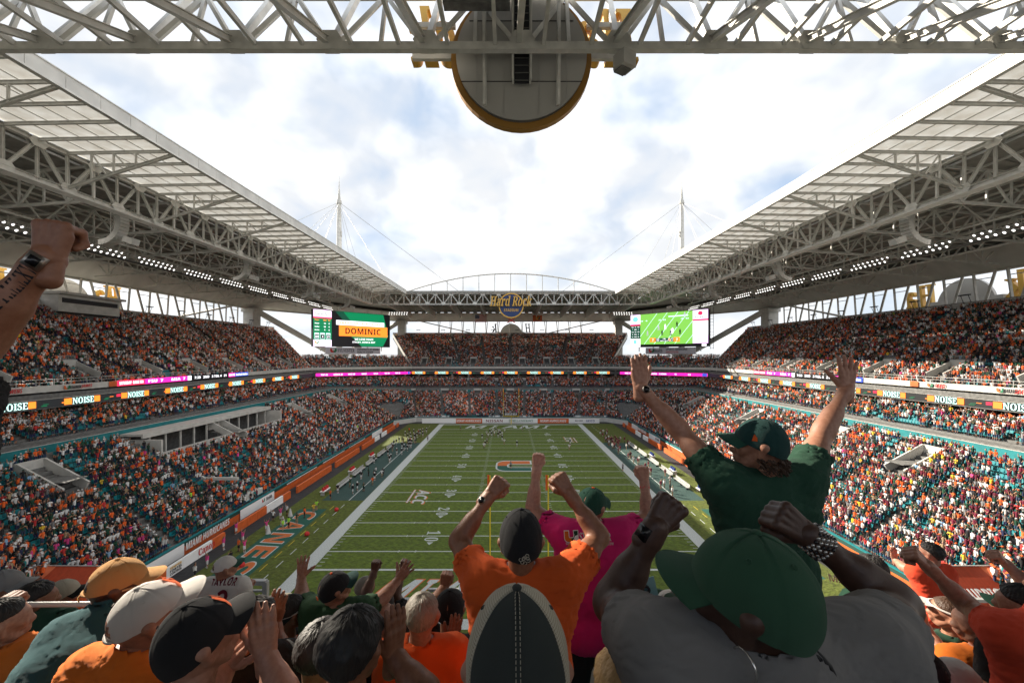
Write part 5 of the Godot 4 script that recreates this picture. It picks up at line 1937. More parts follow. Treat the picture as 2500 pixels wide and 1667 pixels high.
func make_boards() -> void:
	var orange: Material = M["orange_pad"]
	var white: Material = M["white_print"]
	# padded barrier before each long side
	for s in [-1.0, 1.0]:
		var word := "left" if s < 0 else "right"
		var p := Vector3(s * 40.0, 0, 52.0)
		var q := Vector3(s * 40.0, 0, -52.0)
		if s > 0:
			var t := p
			p = q
			q = t
		var o := framed("sideline_barrier", "low orange padded barrier with white boards along the %s track" % word, "barrier", p, q)
		var white_at := [[48.5, 39.7, "Canon"], [27.5, 24.5, ""], [-26.0, -29.0, ""], [-33.0, -38.0, ""]]
		for k in 43:
			var z := 51.6 - k * 2.44
			var lx: float = 52.0 - z if s < 0 else z + 52.0
			var is_white := false
			for w in white_at:
				if z <= w[0] and z >= w[1]:
					is_white = true
			if k % 7 == 6 and not is_white:
				continue
			box(o, "white_board" if is_white else "pad", Vector3(lx, 0.62, 0), Vector3(2.40, 1.24, 0.30 if is_white else 0.36), white if is_white else orange)
		if s < 0:
			lettering(o, "lettering", "Canon", 0.85, M["red_print"], Vector3(10.4, 0.72, 0.17), Vector3.RIGHT, Vector3.UP, 2.9, 0.0, true)
			for r in 3:
				lettering(o, "lettering", ["SEMPER", "FORTIS", "CONTROL"][r], 0.26, [M["gold_paint"], M["ink"], M["ink"]][r], Vector3(5.4, 0.98 - r * 0.34, 0.17), Vector3.RIGHT, Vector3.UP, 1.7)
		# words on the front wall behind
		var w := Vector3(s * 42.2, 0, 52.0)
		var v := Vector3(s * 42.2, 0, -52.0)
		if s > 0:
			var t := w
			w = v
			v = t
		var g := framed("wall_banner", "white and orange banners on the %s front wall reading MIAMI HURRICANES" % word, "banner", w, v)
		var off := 0.0
		var z0 := 52.0
		local_panel(g, "white_panel", 3.0, 0.1, 9.6, 1.62, 0.03, white)
		lettering(g, "lettering", "MIAMI HURRICANES", 0.95, white, Vector3(14.0, 1.02, 0.03), Vector3.RIGHT, Vector3.UP, 8.2, 0.12)
		local_panel(g, "white_panel", 20.6, 0.1, 29.8, 1.62, 0.03, white)
		u_emblem(g, "team_emblem", Vector3(26.6, 1.05, 0.05), Vector3.RIGHT, Vector3.UP, 0.8, 0.55, M["red_print"], M["green_print"], null)
		lettering(g, "lettering", "Health", 0.55, M["ink"], Vector3(28.2, 1.05, 0.05), Vector3.RIGHT, Vector3.UP, 1.7, 0.0, true)
		for k in 3:
			local_panel(g, "white_stripe", 34.0 + k * 15.0, 1.35, 46.0 + k * 15.0, 1.48, 0.03, white)
		local_panel(g, "white_panel", 82.0, 0.1, 92.0, 1.62, 0.03, white)
	# boards across the far end: a front row at the grass and a row on the wall
	var f := framed("end_board", "row of white and orange advertising boards along the far grass edge", "advertising board", Vector3(-33, 0, -58.6), Vector3(33, 0, -58.6))
	for seg in [[0, 12.6, "w"], [12.6, 22.4, "o"], [22.4, 43.0, "w"], [43.0, 54.6, "o"], [54.6, 66, "w"]]:
		box(f, "board", Vector3((seg[0] + seg[1]) * 0.5, 0.8, 0), Vector3(seg[1] - seg[0] - 0.04, 1.7, 0.2), white if seg[2] == "w" else orange)
	lettering(f, "lettering", "MIAMI HURRICANES", 0.95, white, Vector3(17.4, 0.85, 0.11), Vector3.RIGHT, Vector3.UP, 9.0, 0.15)
	lettering(f, "lettering", "NISSAN", 0.95, M["maroon_print"], Vector3(26.9, 0.85, 0.11), Vector3.RIGHT, Vector3.UP, 6.2)
	lettering(f, "lettering", "ESTRELLA INSURANCE", 0.85, M["green_print"], Vector3(36.8, 0.85, 0.11), Vector3.RIGHT, Vector3.UP, 9.0, 0.0, true)
	lettering(f, "lettering", "MIAMI HURRICANES", 0.95, white, Vector3(48.8, 0.85, 0.11), Vector3.RIGHT, Vector3.UP, 9.6, 0.15)
	lettering(f, "lettering", "BACARDI", 0.5, M["ink"], Vector3(58.4, 0.9, 0.11), Vector3.RIGHT, Vector3.UP, 2.8)
	lettering(f, "lettering", "GEICO", 0.75, M["blue_print"], Vector3(62.6, 0.85, 0.11), Vector3.RIGHT, Vector3.UP, 3.2)
	var wr := framed("end_board", "white and dark green boards on the far front wall, GEICO at both ends", "advertising board", Vector3(-43, 0.55, -62.2), Vector3(43, 0.55, -62.2))
	for seg in [[0.5, 19.6, "w"], [19.6, 34.6, "g"], [34.6, 51.6, "w"], [51.6, 67.0, "g"], [67.0, 85.5, "w"]]:
		box(wr, "board", Vector3((seg[0] + seg[1]) * 0.5, 0.85, 0), Vector3(seg[1] - seg[0] - 0.04, 1.7, 0.22), white if seg[2] == "w" else M["dark_green_board"])
	lettering(wr, "lettering", "GEICO", 1.0, M["blue_print"], Vector3(4.2, 0.95, 0.12), Vector3.RIGHT, Vector3.UP, 5.0)
	lettering(wr, "lettering", "BACARDI", 0.6, M["ink"], Vector3(10.8, 0.95, 0.12), Vector3.RIGHT, Vector3.UP, 3.4)
	u_emblem(wr, "team_emblem", Vector3(15.4, 0.9, 0.12), Vector3.RIGHT, Vector3.UP, 1.4, 0.9, M["red_print"], M["green_print"], null)
	lettering(wr, "lettering", "GEICO", 1.0, M["blue_print"], Vector3(81.6, 0.95, 0.12), Vector3.RIGHT, Vector3.UP, 5.0)
	lettering(wr, "lettering", "BACARDI", 0.6, M["ink"], Vector3(75.4, 0.95, 0.12), Vector3.RIGHT, Vector3.UP, 3.4)
	lettering(wr, "lettering", "16", 0.9, M["ink"], Vector3(44.8, 0.9, 0.12), Vector3.RIGHT, Vector3.UP, 1.4)
	# orange tarpaulins over the four corner tunnels
	var tarps := [["far left", -1.0, -1.0], ["far right", 1.0, -1.0], ["near left", -1.0, 1.0], ["near right", 1.0, 1.0]]
	for t in tarps:
		var sx: float = t[1]
		var sz: float = t[2]
		var o := thing("tunnel_tarpaulin", "orange tarpaulin roof over the %s corner tunnel%s" % [t[0], " with white letters" if sz > 0 else ""], "tarpaulin")
		if sz < 0:
			var a := Vector3(sx * 41.5, 2.4, -59.0)
			var b := Vector3(sx * 44.0, 3.2, -55.5)
			var c := Vector3(sx * 54.5, 6.4, -60.5)
			var d := Vector3(sx * 51.5, 6.0, -65.5)
			var m := Mb.new()
			m.quad(a, b, c, d)
			m.quad(a, a + Vector3(0, -1.6, 0), b + Vector3(0, -1.6, 0), b)
			part(o, "sheet", m.mesh(), orange)
			m = Mb.new()
			m.quad(b, c, c + Vector3(0, -1.2, 0), b + Vector3(0, -1.6, 0))
			part(o, "side_flap", m.mesh(), orange)
			beam(o, "edge_pole", a, b, 0.12, 0.12, M["steel"])
			beam(o, "ridge_pole", a.lerp(b, 0.5), c.lerp(d, 0.5), 0.12, 0.12, M["steel"])
		else:
			var a := Vector3(sx * 38.2, 5.15, 55.0)
			var b := Vector3(sx * 58.0, 5.3, 55.0)
			var c := Vector3(sx * 46.2, 2.0, 58.8)
			var d := Vector3(sx * 39.6, 1.6, 59.4)
			var e := Vector3(sx * 60.0, 3.0, 61.0)
			var m := Mb.new()
			var k := Vector3(sx * 44.6, 5.2, 55.0)
			m.quad(a, k, c, d)
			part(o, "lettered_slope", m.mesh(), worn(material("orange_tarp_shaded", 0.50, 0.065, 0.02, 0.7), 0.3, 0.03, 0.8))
			m = Mb.new()
			m.quad(k, b, e, c)
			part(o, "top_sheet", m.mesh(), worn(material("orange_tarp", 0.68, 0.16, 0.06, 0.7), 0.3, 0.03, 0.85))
			var along := (a - k).normalized() if sx < 0 else (k - a).normalized()
			var dn := ((c + d) * 0.5 - (a + k) * 0.5).normalized()
			lettering(o, "lettering", "MIAMI HURRICANES", 1.25, white, (a + k + c + d) * 0.25 + along.cross(-dn) * 0.16, along, -dn, 9.4, 0.15)
			beam(o, "ridge_pole", a + Vector3(0, 0.05, 0), b + Vector3(0, 0.05, 0), 0.08, 0.08, M["steel"])
			for q in 3:
				beam(o, "lattice_pole", Vector3(sx * (39.4 + q * 6.0), 0.0, 59.4), Vector3(sx * (39.4 + q * 6.0), 2.2, 59.2), 0.1, 0.1, M["steel"])
	# goal posts
	for e in [-1.0, 1.0]:
		var z: float = e * 54.95
		var o := thing("goal_post", "yellow goal post at the %s end of the field" % ("far" if e < 0 else "near"), "goal post", Vector3(0.15, 0, z))
		var h := 13.2 if e < 0 else 13.95
		for s in [-1.0, 1.0]:
			beam(o, "upright", Vector3(s * 2.82, 3.05, 0), Vector3(s * 2.82, h, 0), 0.13, 0.13, M["yellow_post"], unit_tube)
			box(o, "wind_ribbon", Vector3(s * 2.82 - 0.16, h - 0.7, 0), Vector3(0.2, 1.5, 0.03), M["cloth_orange"] if M.has("cloth_orange") else orange)
		beam(o, "crossbar", Vector3(-2.9, 3.05, 0), Vector3(2.9, 3.05, 0), 0.17, 0.17, M["yellow_post"], unit_tube)
		beam(o, "base_pole", Vector3(0, 0, e * 2.0), Vector3(0, 2.2, e * 2.0), 0.3, 0.3, M["yellow_post"], unit_tube)
		beam(o, "gooseneck", Vector3(0, 2.2, e * 2.0), Vector3(0, 3.05, 0), 0.24, 0.24, M["yellow_post"], unit_tube)
	var mm := thing("post_banner", "black banner with white letters between the far uprights, above the boards", "banner", Vector3(0.15, 2.9, -60.9))
	box(mm, "cloth", Vector3.ZERO, Vector3(5.4, 1.5, 0.1), M["ink"])
	lettering(mm, "lettering", "MUSCLE MILK", 0.8, white, Vector3(0, 0.1, 0.06), Vector3.RIGHT, Vector3.UP, 4.6)
	# two thin black cables hanging down to the field
	for c in [[Vector3(-14.6, 41.0, 10.0), Vector3(-8.6, 0.5, 28.5), "left"], [Vector3(16.0, 41.0, -8.0), Vector3(16.6, 0.5, 6.5), "right"]]:
		pass


func make_suites_and_portals() -> void:
	# white-roofed lounge let into the left lower stand, with the boxes below it
	var cream: Material = M["cream_wall"]
	var l := thing("lounge_box", "long white roofed lounge with wicker chairs let into the left lower stand", "lounge")
	var z0 := 29.0
	var z1 := -5.5
	var zm := (z0 + z1) * 0.5
	var L := z0 - z1
	box(l, "floor", Vector3(-58.8, 8.3, zm), Vector3(7.2, 0.3, L), M["concrete"])
	box(l, "back_wall", Vector3(-62.2, 10.4, zm), Vector3(0.3, 4.2, L), M["dark_concrete"])
	box(l, "roof", Vector3(-60.9, 12.75, zm), Vector3(3.4, 0.35, L + 0.8), cream)
	box(l, "roof_edge", Vector3(-59.1, 12.6, zm), Vector3(0.3, 0.75, L + 0.8), cream)
	box(l, "front_wall", Vector3(-56.2, 9.3, zm), Vector3(0.3, 1.3, L), cream)
	lettering(l, "lettering", "UHEALTH LOUNGE", 0.4, M["blue_print"], Vector3(-56.04, 9.4, z0 - 6.5), Vector3(0, 0, -1), Vector3.UP, 4.0)
	lettering(l, "lettering", "CLUB 72", 0.4, M["blue_print"], Vector3(-56.04, 9.4, z1 + 5.5), Vector3(0, 0, -1), Vector3.UP, 2.4)
	for e in [z0, z1]:
		box(l, "end_wall", Vector3(-59.4, 10.2, e), Vector3(6.4, 3.6, 0.35), cream)
	for k in 11:
		box(l, "column", Vector3(-59.6, 10.5, z0 - 1.5 - k * 3.2), Vector3(0.25, 4.1, 0.25), cream)
	var seat := Mb.new()
	seat.box(Vector3(0, 0.25, 0), Vector3(0.6, 0.3, 0.6))
	seat.box(Vector3(-0.26, 0.6, 0), Vector3(0.12, 0.6, 0.6))
	seat.box(Vector3(0, 0.5, 0.28), Vector3(0.5, 0.14, 0.1))
	seat.box(Vector3(0, 0.5, -0.28), Vector3(0.5, 0.14, 0.1))
	var sm := seat.mesh()
	var wicker := material("wicker", 0.42, 0.27, 0.11, 0.8)
	for k in 36:
		var z := z0 - 1.6 - (k / 2) * 1.85
		var o := part(self, "wicker_chair", sm, wicker, Transform3D(Basis(), Vector3(-57.0 - (k % 2) * 1.05, 8.46, z)))
		tag(o, "tan wicker armchair, %s of the %s row in the white lounge" % [ordinal(k / 2 + 1), "front" if k % 2 == 0 else "back"], "armchair", "wicker armchairs in the white lounge")
	# wooden boxes with blue seats below the lounge
	var bx := thing("loge_boxes", "terraced blue seat boxes with wooden dividers below the white lounge", "seating boxes")
	var wood: Material = M["wood"]
	for k in 10:
		var z := 27.0 - k * 3.3
		beam(bx, "divider", Vector3(-54.8, 8.6, z), Vector3(-44.4, 2.7, z), 0.16, 0.75, wood)
	box(bx, "end_wall", Vector3(-49.6, 5.9, 29.3), Vector3(11.5, 0.4, 0.4), cream)
	for e in [29.4, -6.6]:
		beam(bx, "white_wall", Vector3(-55.6, 9.1, e), Vector3(-43.2, 2.2, e), 0.35, 1.1, cream)
	for k in 2:
		var z: float = [26.5, -8.0][k]
		box(bx, "white_landing", Vector3(-44.6, 2.4, z), Vector3(3.2, 0.9, 4.6), cream)
	# sloping white walls of the way-ins in the stands
	var spots := [[0, 51.5, -54.0, 11.0, 47.0], [0, 20.0, -64.5, 13.4, 10.0]]
	var n := 0
	for s in [-1.0, 1.0]:
		var word := "left" if s < 0 else "right"
		for k in 7:
			var z := 37.5 - k * 12.8
			n += 1
			var o := thing("stair_portal", "white walled way in at the foot of the %s upper stand, %s from the near end" % [word, ordinal(k + 1)], "portal", Vector3(s * 73.0, 21.3, z), 0.0, "white walled ways in to the upper stands")
			for e in [-1.0, 1.0]:
				beam(o, "sloping_wall", Vector3(-s * 1.2, 0.7, e * 1.4), Vector3(s * 3.0, 2.6, e * 1.4), 0.22, 1.1, cream)
			box(o, "back_wall", Vector3(s * 3.0, 2.2, 0), Vector3(0.3, 2.4, 3.0), cream)
			box(o, "landing", Vector3(s * 0.9, 0.0, 0), Vector3(4.2, 0.1, 2.6), M["concrete"])
			for e in 3:
				beam(o, "handrail", Vector3(s * 3.1, 3.5 + e * 0.3, -1.5), Vector3(s * 3.1, 3.5 + e * 0.3, 1.5), 0.06, 0.06, M["steel"])
	for k in 8:
		var x := -39.0 + k * 11.1
		var o := thing("stair_portal", "white walled way in at the foot of the far upper stand, %s from the left" % ordinal(k + 1), "portal", Vector3(x, 20.8, -91.0), 0.0, "white walled ways in to the upper stands")
		for e in [-1.0, 1.0]:
			beam(o, "sloping_wall", Vector3(e * 1.4, 0.7, 1.2), Vector3(e * 1.2, 2.6, -3.0), 0.22, 1.1, cream)
		box(o, "lintel", Vector3(0, 3.2, -2.0), Vector3(3.0, 0.7, 0.4), cream)
		box(o, "doorway", Vector3(0, 1.5, -2.2), Vector3(2.4, 2.6, 0.2), M["dark_concrete"])
	# way-ins under the teal walkway wall of the lower tier
	for k in 7:
		var x := -42.0 + k * 14.0
		var o := thing("walkway_portal", "white framed doorway in the far teal wall, %s from the left" % ordinal(k + 1), "portal", Vector3(x, 9.4, -80.6), 0.0, "white framed doorways in the far teal wall")
		box(o, "lintel", Vector3(0, 1.25, 0), Vector3(3.2, 0.8, 0.6), cream)
		for e in [-1.0, 1.0]:
			box(o, "jamb", Vector3(e * 1.5, -0.2, 0), Vector3(0.25, 2.6, 0.6), cream)
		box(o, "doorway", Vector3(0, -0.2, 0.1), Vector3(2.7, 2.2, 0.3), M["dark_concrete"])
	for s in [-1.0, 1.0]:
		var word := "left" if s < 0 else "right"
		for k in 4:
			var z: float = [44.0, 12.0, -16.0, -40.0][k] if s < 0 else [36.0, 20.0, -4.0, -34.0][k]
			var x := 57.0
			var y := 9.6
			var o := thing("walkway_portal", "white walled sloping way in within the %s lower stand, %s from the near end" % [word, ordinal(k + 1)], "portal", Vector3(s * x, y, z), 0.0, "white walled ways in to the lower side stands")
			for e in [-1.0, 1.0]:
				beam(o, "sloping_wall", Vector3(-s * 2.6, -0.6, e * 1.5), Vector3(s * 3.0, 2.4, e * 1.5), 0.25, 1.2, cream)
			box(o, "back_wall", Vector3(s * 3.0, 2.0, 0), Vector3(0.3, 1.8, 3.2), cream)
			box(o, "floor", Vector3(0, 0.6, 0), Vector3(5.6, 0.1, 2.8), M["concrete"])


func set_keep_out() -> void:
	keep_out.append(AABB(Vector3(-63.0, 5.5, -6.5), Vector3(7.4, 10.0, 36.5)))
	for s in [-1.0, 1.0]:
		for k in 7:
			var z := 37.5 - k * 12.8
			keep_out.append(AABB(Vector3(s * 73.6 - 2.8, 19.0, z - 1.6), Vector3(5.6, 6.0, 3.2)))
		for k in 4:
			var z: float = [44.0, 12.0, -16.0, -40.0][k] if s < 0 else [36.0, 20.0, -4.0, -34.0][k]
			keep_out.append(AABB(Vector3(s * 57.2 - 3.2, 5.0, z - 1.7), Vector3(6.4, 8.0, 3.4)))
	for k in 8:
		keep_out.append(AABB(Vector3(-39.0 + k * 11.1 - 1.6, 19.0, -94.5), Vector3(3.2, 6.0, 5.0)))
	for k in 7:
		keep_out.append(AABB(Vector3(-42.0 + k * 14.0 - 1.4, 6.0, -80.4), Vector3(2.8, 6.0, 4.5)))
	for sx in [-1.0, 1.0]:
		keep_out.append(AABB(Vector3(sx * 48.0 - 7.0, 0.0, -66.5), Vector3(14.0, 7.0, 11.0)))
		keep_out.append(AABB(Vector3(sx * 49.5 - 11.0, 0.0, 53.5), Vector3(22.0, 4.4, 9.0)))
	keep_out.append(AABB(Vector3(-95, 33, -1.0), Vector3(5, 4, 14.0)))


# ---------- figures: a field of tapered bones, meshed as surface nets ----------
class Sdf:
	var A := PackedVector3Array()
	var B := PackedVector3Array()
	var RA := PackedFloat32Array()
	var RB := PackedFloat32Array()
	var planes := {}
	var HA := PackedVector3Array()
	var HB := PackedVector3Array()
	var HR := PackedFloat32Array()
	var cuts := []
	var k := 0.03
	var cell := 0.012
	var fold := 0.0
	var pull := Vector3.ZERO
	var fold_noise: FastNoiseLite
	var V := PackedVector3Array()
	var N := PackedVector3Array()
	var IX := PackedInt32Array()

	func bone(a: Vector3, b: Vector3, ra: float, rb: float) -> int:
		A.append(a)
		B.append(b)
		RA.append(ra)
		RB.append(rb)
		return A.size() - 1

	func hole(a: Vector3, b: Vector3, r: float) -> void:
		HA.append(a)
		HB.append(b)
		HR.append(r)

	func one(i: int, p: Vector3) -> float:
		var a := A[i]
		var ba := B[i] - a
		var pa := p - a
		var bb := ba.length_squared()
		var h := clampf(pa.dot(ba) / bb, 0.0, 1.0) if bb > 1e-9 else 0.0
		var d := (pa - ba * h).length() - lerpf(RA[i], RB[i], h)
		if planes.has(i):
			var pl: Array = planes[i]
			d = maxf(d, (p - pl[0]).dot(pl[1]))
		return d

	func field(p: Vector3, cand: PackedInt32Array) -> float:
		var d := 1e9
		for i in cand:
			var a := A[i]
			var ba := B[i] - a
			var pa := p - a
			var bb := ba.length_squared()
			var h := clampf(pa.dot(ba) / bb, 0.0, 1.0) if bb > 1e-9 else 0.0
			var di := (pa - ba * h).length() - lerpf(RA[i], RB[i], h)
			if planes.has(i):
				var pl: Array = planes[i]
				di = maxf(di, (p - pl[0]).dot(pl[1]))
			var hh := maxf(k - absf(d - di), 0.0) / k
			d = minf(d, di) - hh * hh * k * 0.25
		for i in HA.size():
			var a := HA[i]
			var ba := HB[i] - a
			var pa := p - a
			var h := clampf(pa.dot(ba) / ba.length_squared(), 0.0, 1.0)
			d = maxf(d, HR[i] - (pa - ba * h).length())
		for c in cuts:
			d = maxf(d, (p - c[0]).dot(c[1]))
		return d

	func run() -> void:
		if A.size() == 0:
			return
		var lo := A[0]
		var hi := A[0]
		for i in A.size():
			var r := maxf(RA[i], RB[i]) + k * 0.3
			var rv := Vector3(r, r, r)
			lo = lo.min(A[i] - rv).min(B[i] - rv)
			hi = hi.max(A[i] + rv).max(B[i] + rv)
		lo -= Vector3.ONE * cell * 2.0
		hi += Vector3.ONE * cell * 2.0
		var bs := 4
		var step := cell * bs
		var nb := Vector3i(((hi - lo) / step).ceil())
		var half := step * 0.8661
		var vert := {}
		var edges := PackedInt64Array()
		var vals := PackedFloat32Array()
		vals.resize(125)
		for bz in nb.z:
			for by in nb.y:
				for bx in nb.x:
					var o := lo + Vector3(bx, by, bz) * step
					var c := o + Vector3.ONE * step * 0.5
					var best := 1e9
					var ds := PackedFloat32Array()
					for i in A.size():
						var d := one(i, c)
						ds.append(d)
						best = minf(best, d)
					if best > half + k * 0.3 or best < -half - k * 0.5 and HA.size() == 0 and cuts.size() == 0:
						continue
					var cand := PackedInt32Array()
					for i in A.size():
						if ds[i] < best + 2.0 * half + k:
							cand.append(i)
					var any_in := false
					var any_out := false
					var q := 0
					for z in 5:
						for y in 5:
							for x in 5:
								var f := field(o + Vector3(x, y, z) * cell, cand)
								vals[q] = f
								q += 1
								if f < 0.0:
									any_in = true
								else:
									any_out = true
					if not (any_in and any_out):
						continue
					for z in 4:
						for y in 4:
							for x in 4:
								var b0 := x + y * 5 + z * 25
								var v0 := vals[b0]
								var gx := bx * 4 + x
								var gy := by * 4 + y
								var gz := bz * 4 + z
								var key := gx + gy * 4096 + gz * 16777216
								var s0 := v0 < 0.0
								if s0 != (vals[b0 + 1] < 0.0):
									edges.append(key * 8 + (0 if s0 else 4))
								if s0 != (vals[b0 + 5] < 0.0):
									edges.append(key * 8 + 1 + (0 if s0 else 4))
								if s0 != (vals[b0 + 25] < 0.0):
									edges.append(key * 8 + 2 + (0 if s0 else 4))
								var v1 := vals[b0 + 1]
								var v2 := vals[b0 + 5]
								var v3 := vals[b0 + 6]
								var v4 := vals[b0 + 25]
								var v5 := vals[b0 + 26]
								var v6 := vals[b0 + 30]
								var v7 := vals[b0 + 31]
								var cnt := int(s0) + int(v1 < 0.0) + int(v2 < 0.0) + int(v3 < 0.0) + int(v4 < 0.0) + int(v5 < 0.0) + int(v6 < 0.0) + int(v7 < 0.0)
								if cnt == 0 or cnt == 8:
									continue
								var sum := Vector3.ZERO
								var n := 0
								if s0 != (v1 < 0.0):
									sum += Vector3(v0 / (v0 - v1), 0, 0); n += 1
								if (v2 < 0.0) != (v3 < 0.0):
									sum += Vector3(v2 / (v2 - v3), 1, 0); n += 1
								if (v4 < 0.0) != (v5 < 0.0):
									sum += Vector3(v4 / (v4 - v5), 0, 1); n += 1
								if (v6 < 0.0) != (v7 < 0.0):
									sum += Vector3(v6 / (v6 - v7), 1, 1); n += 1
								if s0 != (v2 < 0.0):
									sum += Vector3(0, v0 / (v0 - v2), 0); n += 1
								if (v1 < 0.0) != (v3 < 0.0):
									sum += Vector3(1, v1 / (v1 - v3), 0); n += 1
								if (v4 < 0.0) != (v6 < 0.0):
									sum += Vector3(0, v4 / (v4 - v6), 1); n += 1
								if (v5 < 0.0) != (v7 < 0.0):
									sum += Vector3(1, v5 / (v5 - v7), 1); n += 1
								if s0 != (v4 < 0.0):
									sum += Vector3(0, 0, v0 / (v0 - v4)); n += 1
								if (v1 < 0.0) != (v5 < 0.0):
									sum += Vector3(1, 0, v1 / (v1 - v5)); n += 1
								if (v2 < 0.0) != (v6 < 0.0):
									sum += Vector3(0, 1, v2 / (v2 - v6)); n += 1
								if (v3 < 0.0) != (v7 < 0.0):
									sum += Vector3(1, 1, v3 / (v3 - v7)); n += 1
								vert[key] = V.size()
								V.append(o + (Vector3(x, y, z) + sum / n) * cell)
		var dx := [1, 4096, 16777216]
		for e in edges:
			var key := e >> 3
			var ax := e & 3
			var flip := (e & 4) != 0
			var u: int = dx[(ax + 1) % 3]
			var w: int = dx[(ax + 2) % 3]
			var q0: int = vert.get(key - u - w, -1)
			var q1: int = vert.get(key - w, -1)
			var q2: int = vert.get(key, -1)
			var q3: int = vert.get(key - u, -1)
			if q0 < 0 or q1 < 0 or q2 < 0 or q3 < 0:
				continue
			if flip:
				IX.append_array([q0, q1, q2, q0, q2, q3])
			else:
				IX.append_array([q0, q3, q2, q0, q2, q1])
		normals()
		if fold > 0.0:
			for i in V.size():
				var p := V[i]
				var f := fold_noise.get_noise_3d(p.x * 7.0, p.y * 4.0, p.z * 7.0)
				var q := p - pull
				var r := q.length()
				var a := atan2(q.y, absf(q.x) + 0.05)
				var g := fold_noise.get_noise_3d(a * 9.0 + f * 1.5, r * 3.0, signf(q.x) * 7.0 + q.z * 3.0)
				var g2 := fold_noise.get_noise_3d(p.x * 16.0 + p.y * 12.0, p.y * 7.0 - p.x * 6.0, p.z * 14.0 + 50.0)
				var ridge := maxf(0.0, 1.0 - absf(g) * 3.2) * smoothstep(0.06, 0.16, r)
				var ridge2 := maxf(0.0, 1.0 - absf(g2) * 3.0)
				V[i] = p + N[i] * fold * 0.7 * (f * 0.9 + ridge * 1.6 + ridge2 * 0.15 - 0.4)
			normals()

	func normals() -> void:
		N.resize(V.size())
		N.fill(Vector3.ZERO)
		for t in range(0, IX.size(), 3):
			var a := IX[t]
			var b := IX[t + 1]
			var c := IX[t + 2]
			var n := (V[c] - V[a]).cross(V[b] - V[a])
			N[a] += n
			N[b] += n
			N[c] += n
		for i in N.size():
			N[i] = N[i].normalized()


var jobs: Array = []
var folds: FastNoiseLite


func run_job(i: int) -> void:
	jobs[i].run()


func run_jobs() -> void:
	var id := WorkerThreadPool.add_group_task(run_job, jobs.size(), -1, true)
	WorkerThreadPool.wait_for_group_task_completion(id)


class Joined:
	var V := PackedVector3Array()
	var N := PackedVector3Array()
	var IX := PackedInt32Array()

	func add(s, t := Transform3D()) -> void:
		var base := V.size()
		var flip := t.basis.determinant() < 0.0
		var nb := t.basis.inverse().transposed()
		for i in s.V.size():
			V.append(t * s.V[i])
			N.append((nb * s.N[i]).normalized())
		if flip:
			for i in range(0, s.IX.size(), 3):
				IX.append_array([s.IX[i] + base, s.IX[i + 2] + base, s.IX[i + 1] + base])
		else:
			for i in s.IX:
				IX.append(i + base)

	func mesh() -> ArrayMesh:
		var a := []
		a.resize(Mesh.ARRAY_MAX)
		a[Mesh.ARRAY_VERTEX] = V
		a[Mesh.ARRAY_NORMAL] = N
		a[Mesh.ARRAY_INDEX] = IX
		var m := ArrayMesh.new()
		m.add_surface_from_arrays(Mesh.PRIMITIVE_TRIANGLES, a)
		return m


var head_sdf: Sdf
var fist_sdf: Sdf
var open_sdf: Sdf
var flat_sdf: Sdf


func hand_base(s: Sdf, xs: Array) -> void:
	s.k = 0.007
	s.cell = 0.0032
	s.bone(Vector3(-0.010, -0.05, 0), Vector3(-0.012, 0.012, 0), 0.024, 0.022)
	s.bone(Vector3(0.010, -0.05, 0), Vector3(0.012, 0.012, 0), 0.024, 0.022)
	for i in 4:
		s.bone(Vector3(xs[i] * 0.55, 0.012, 0), Vector3(xs[i], 0.082, 0.0), 0.0165, 0.0135)
	s.bone(Vector3(0.018, 0.02, -0.006), Vector3(0.03, 0.06, -0.006), 0.016, 0.013)


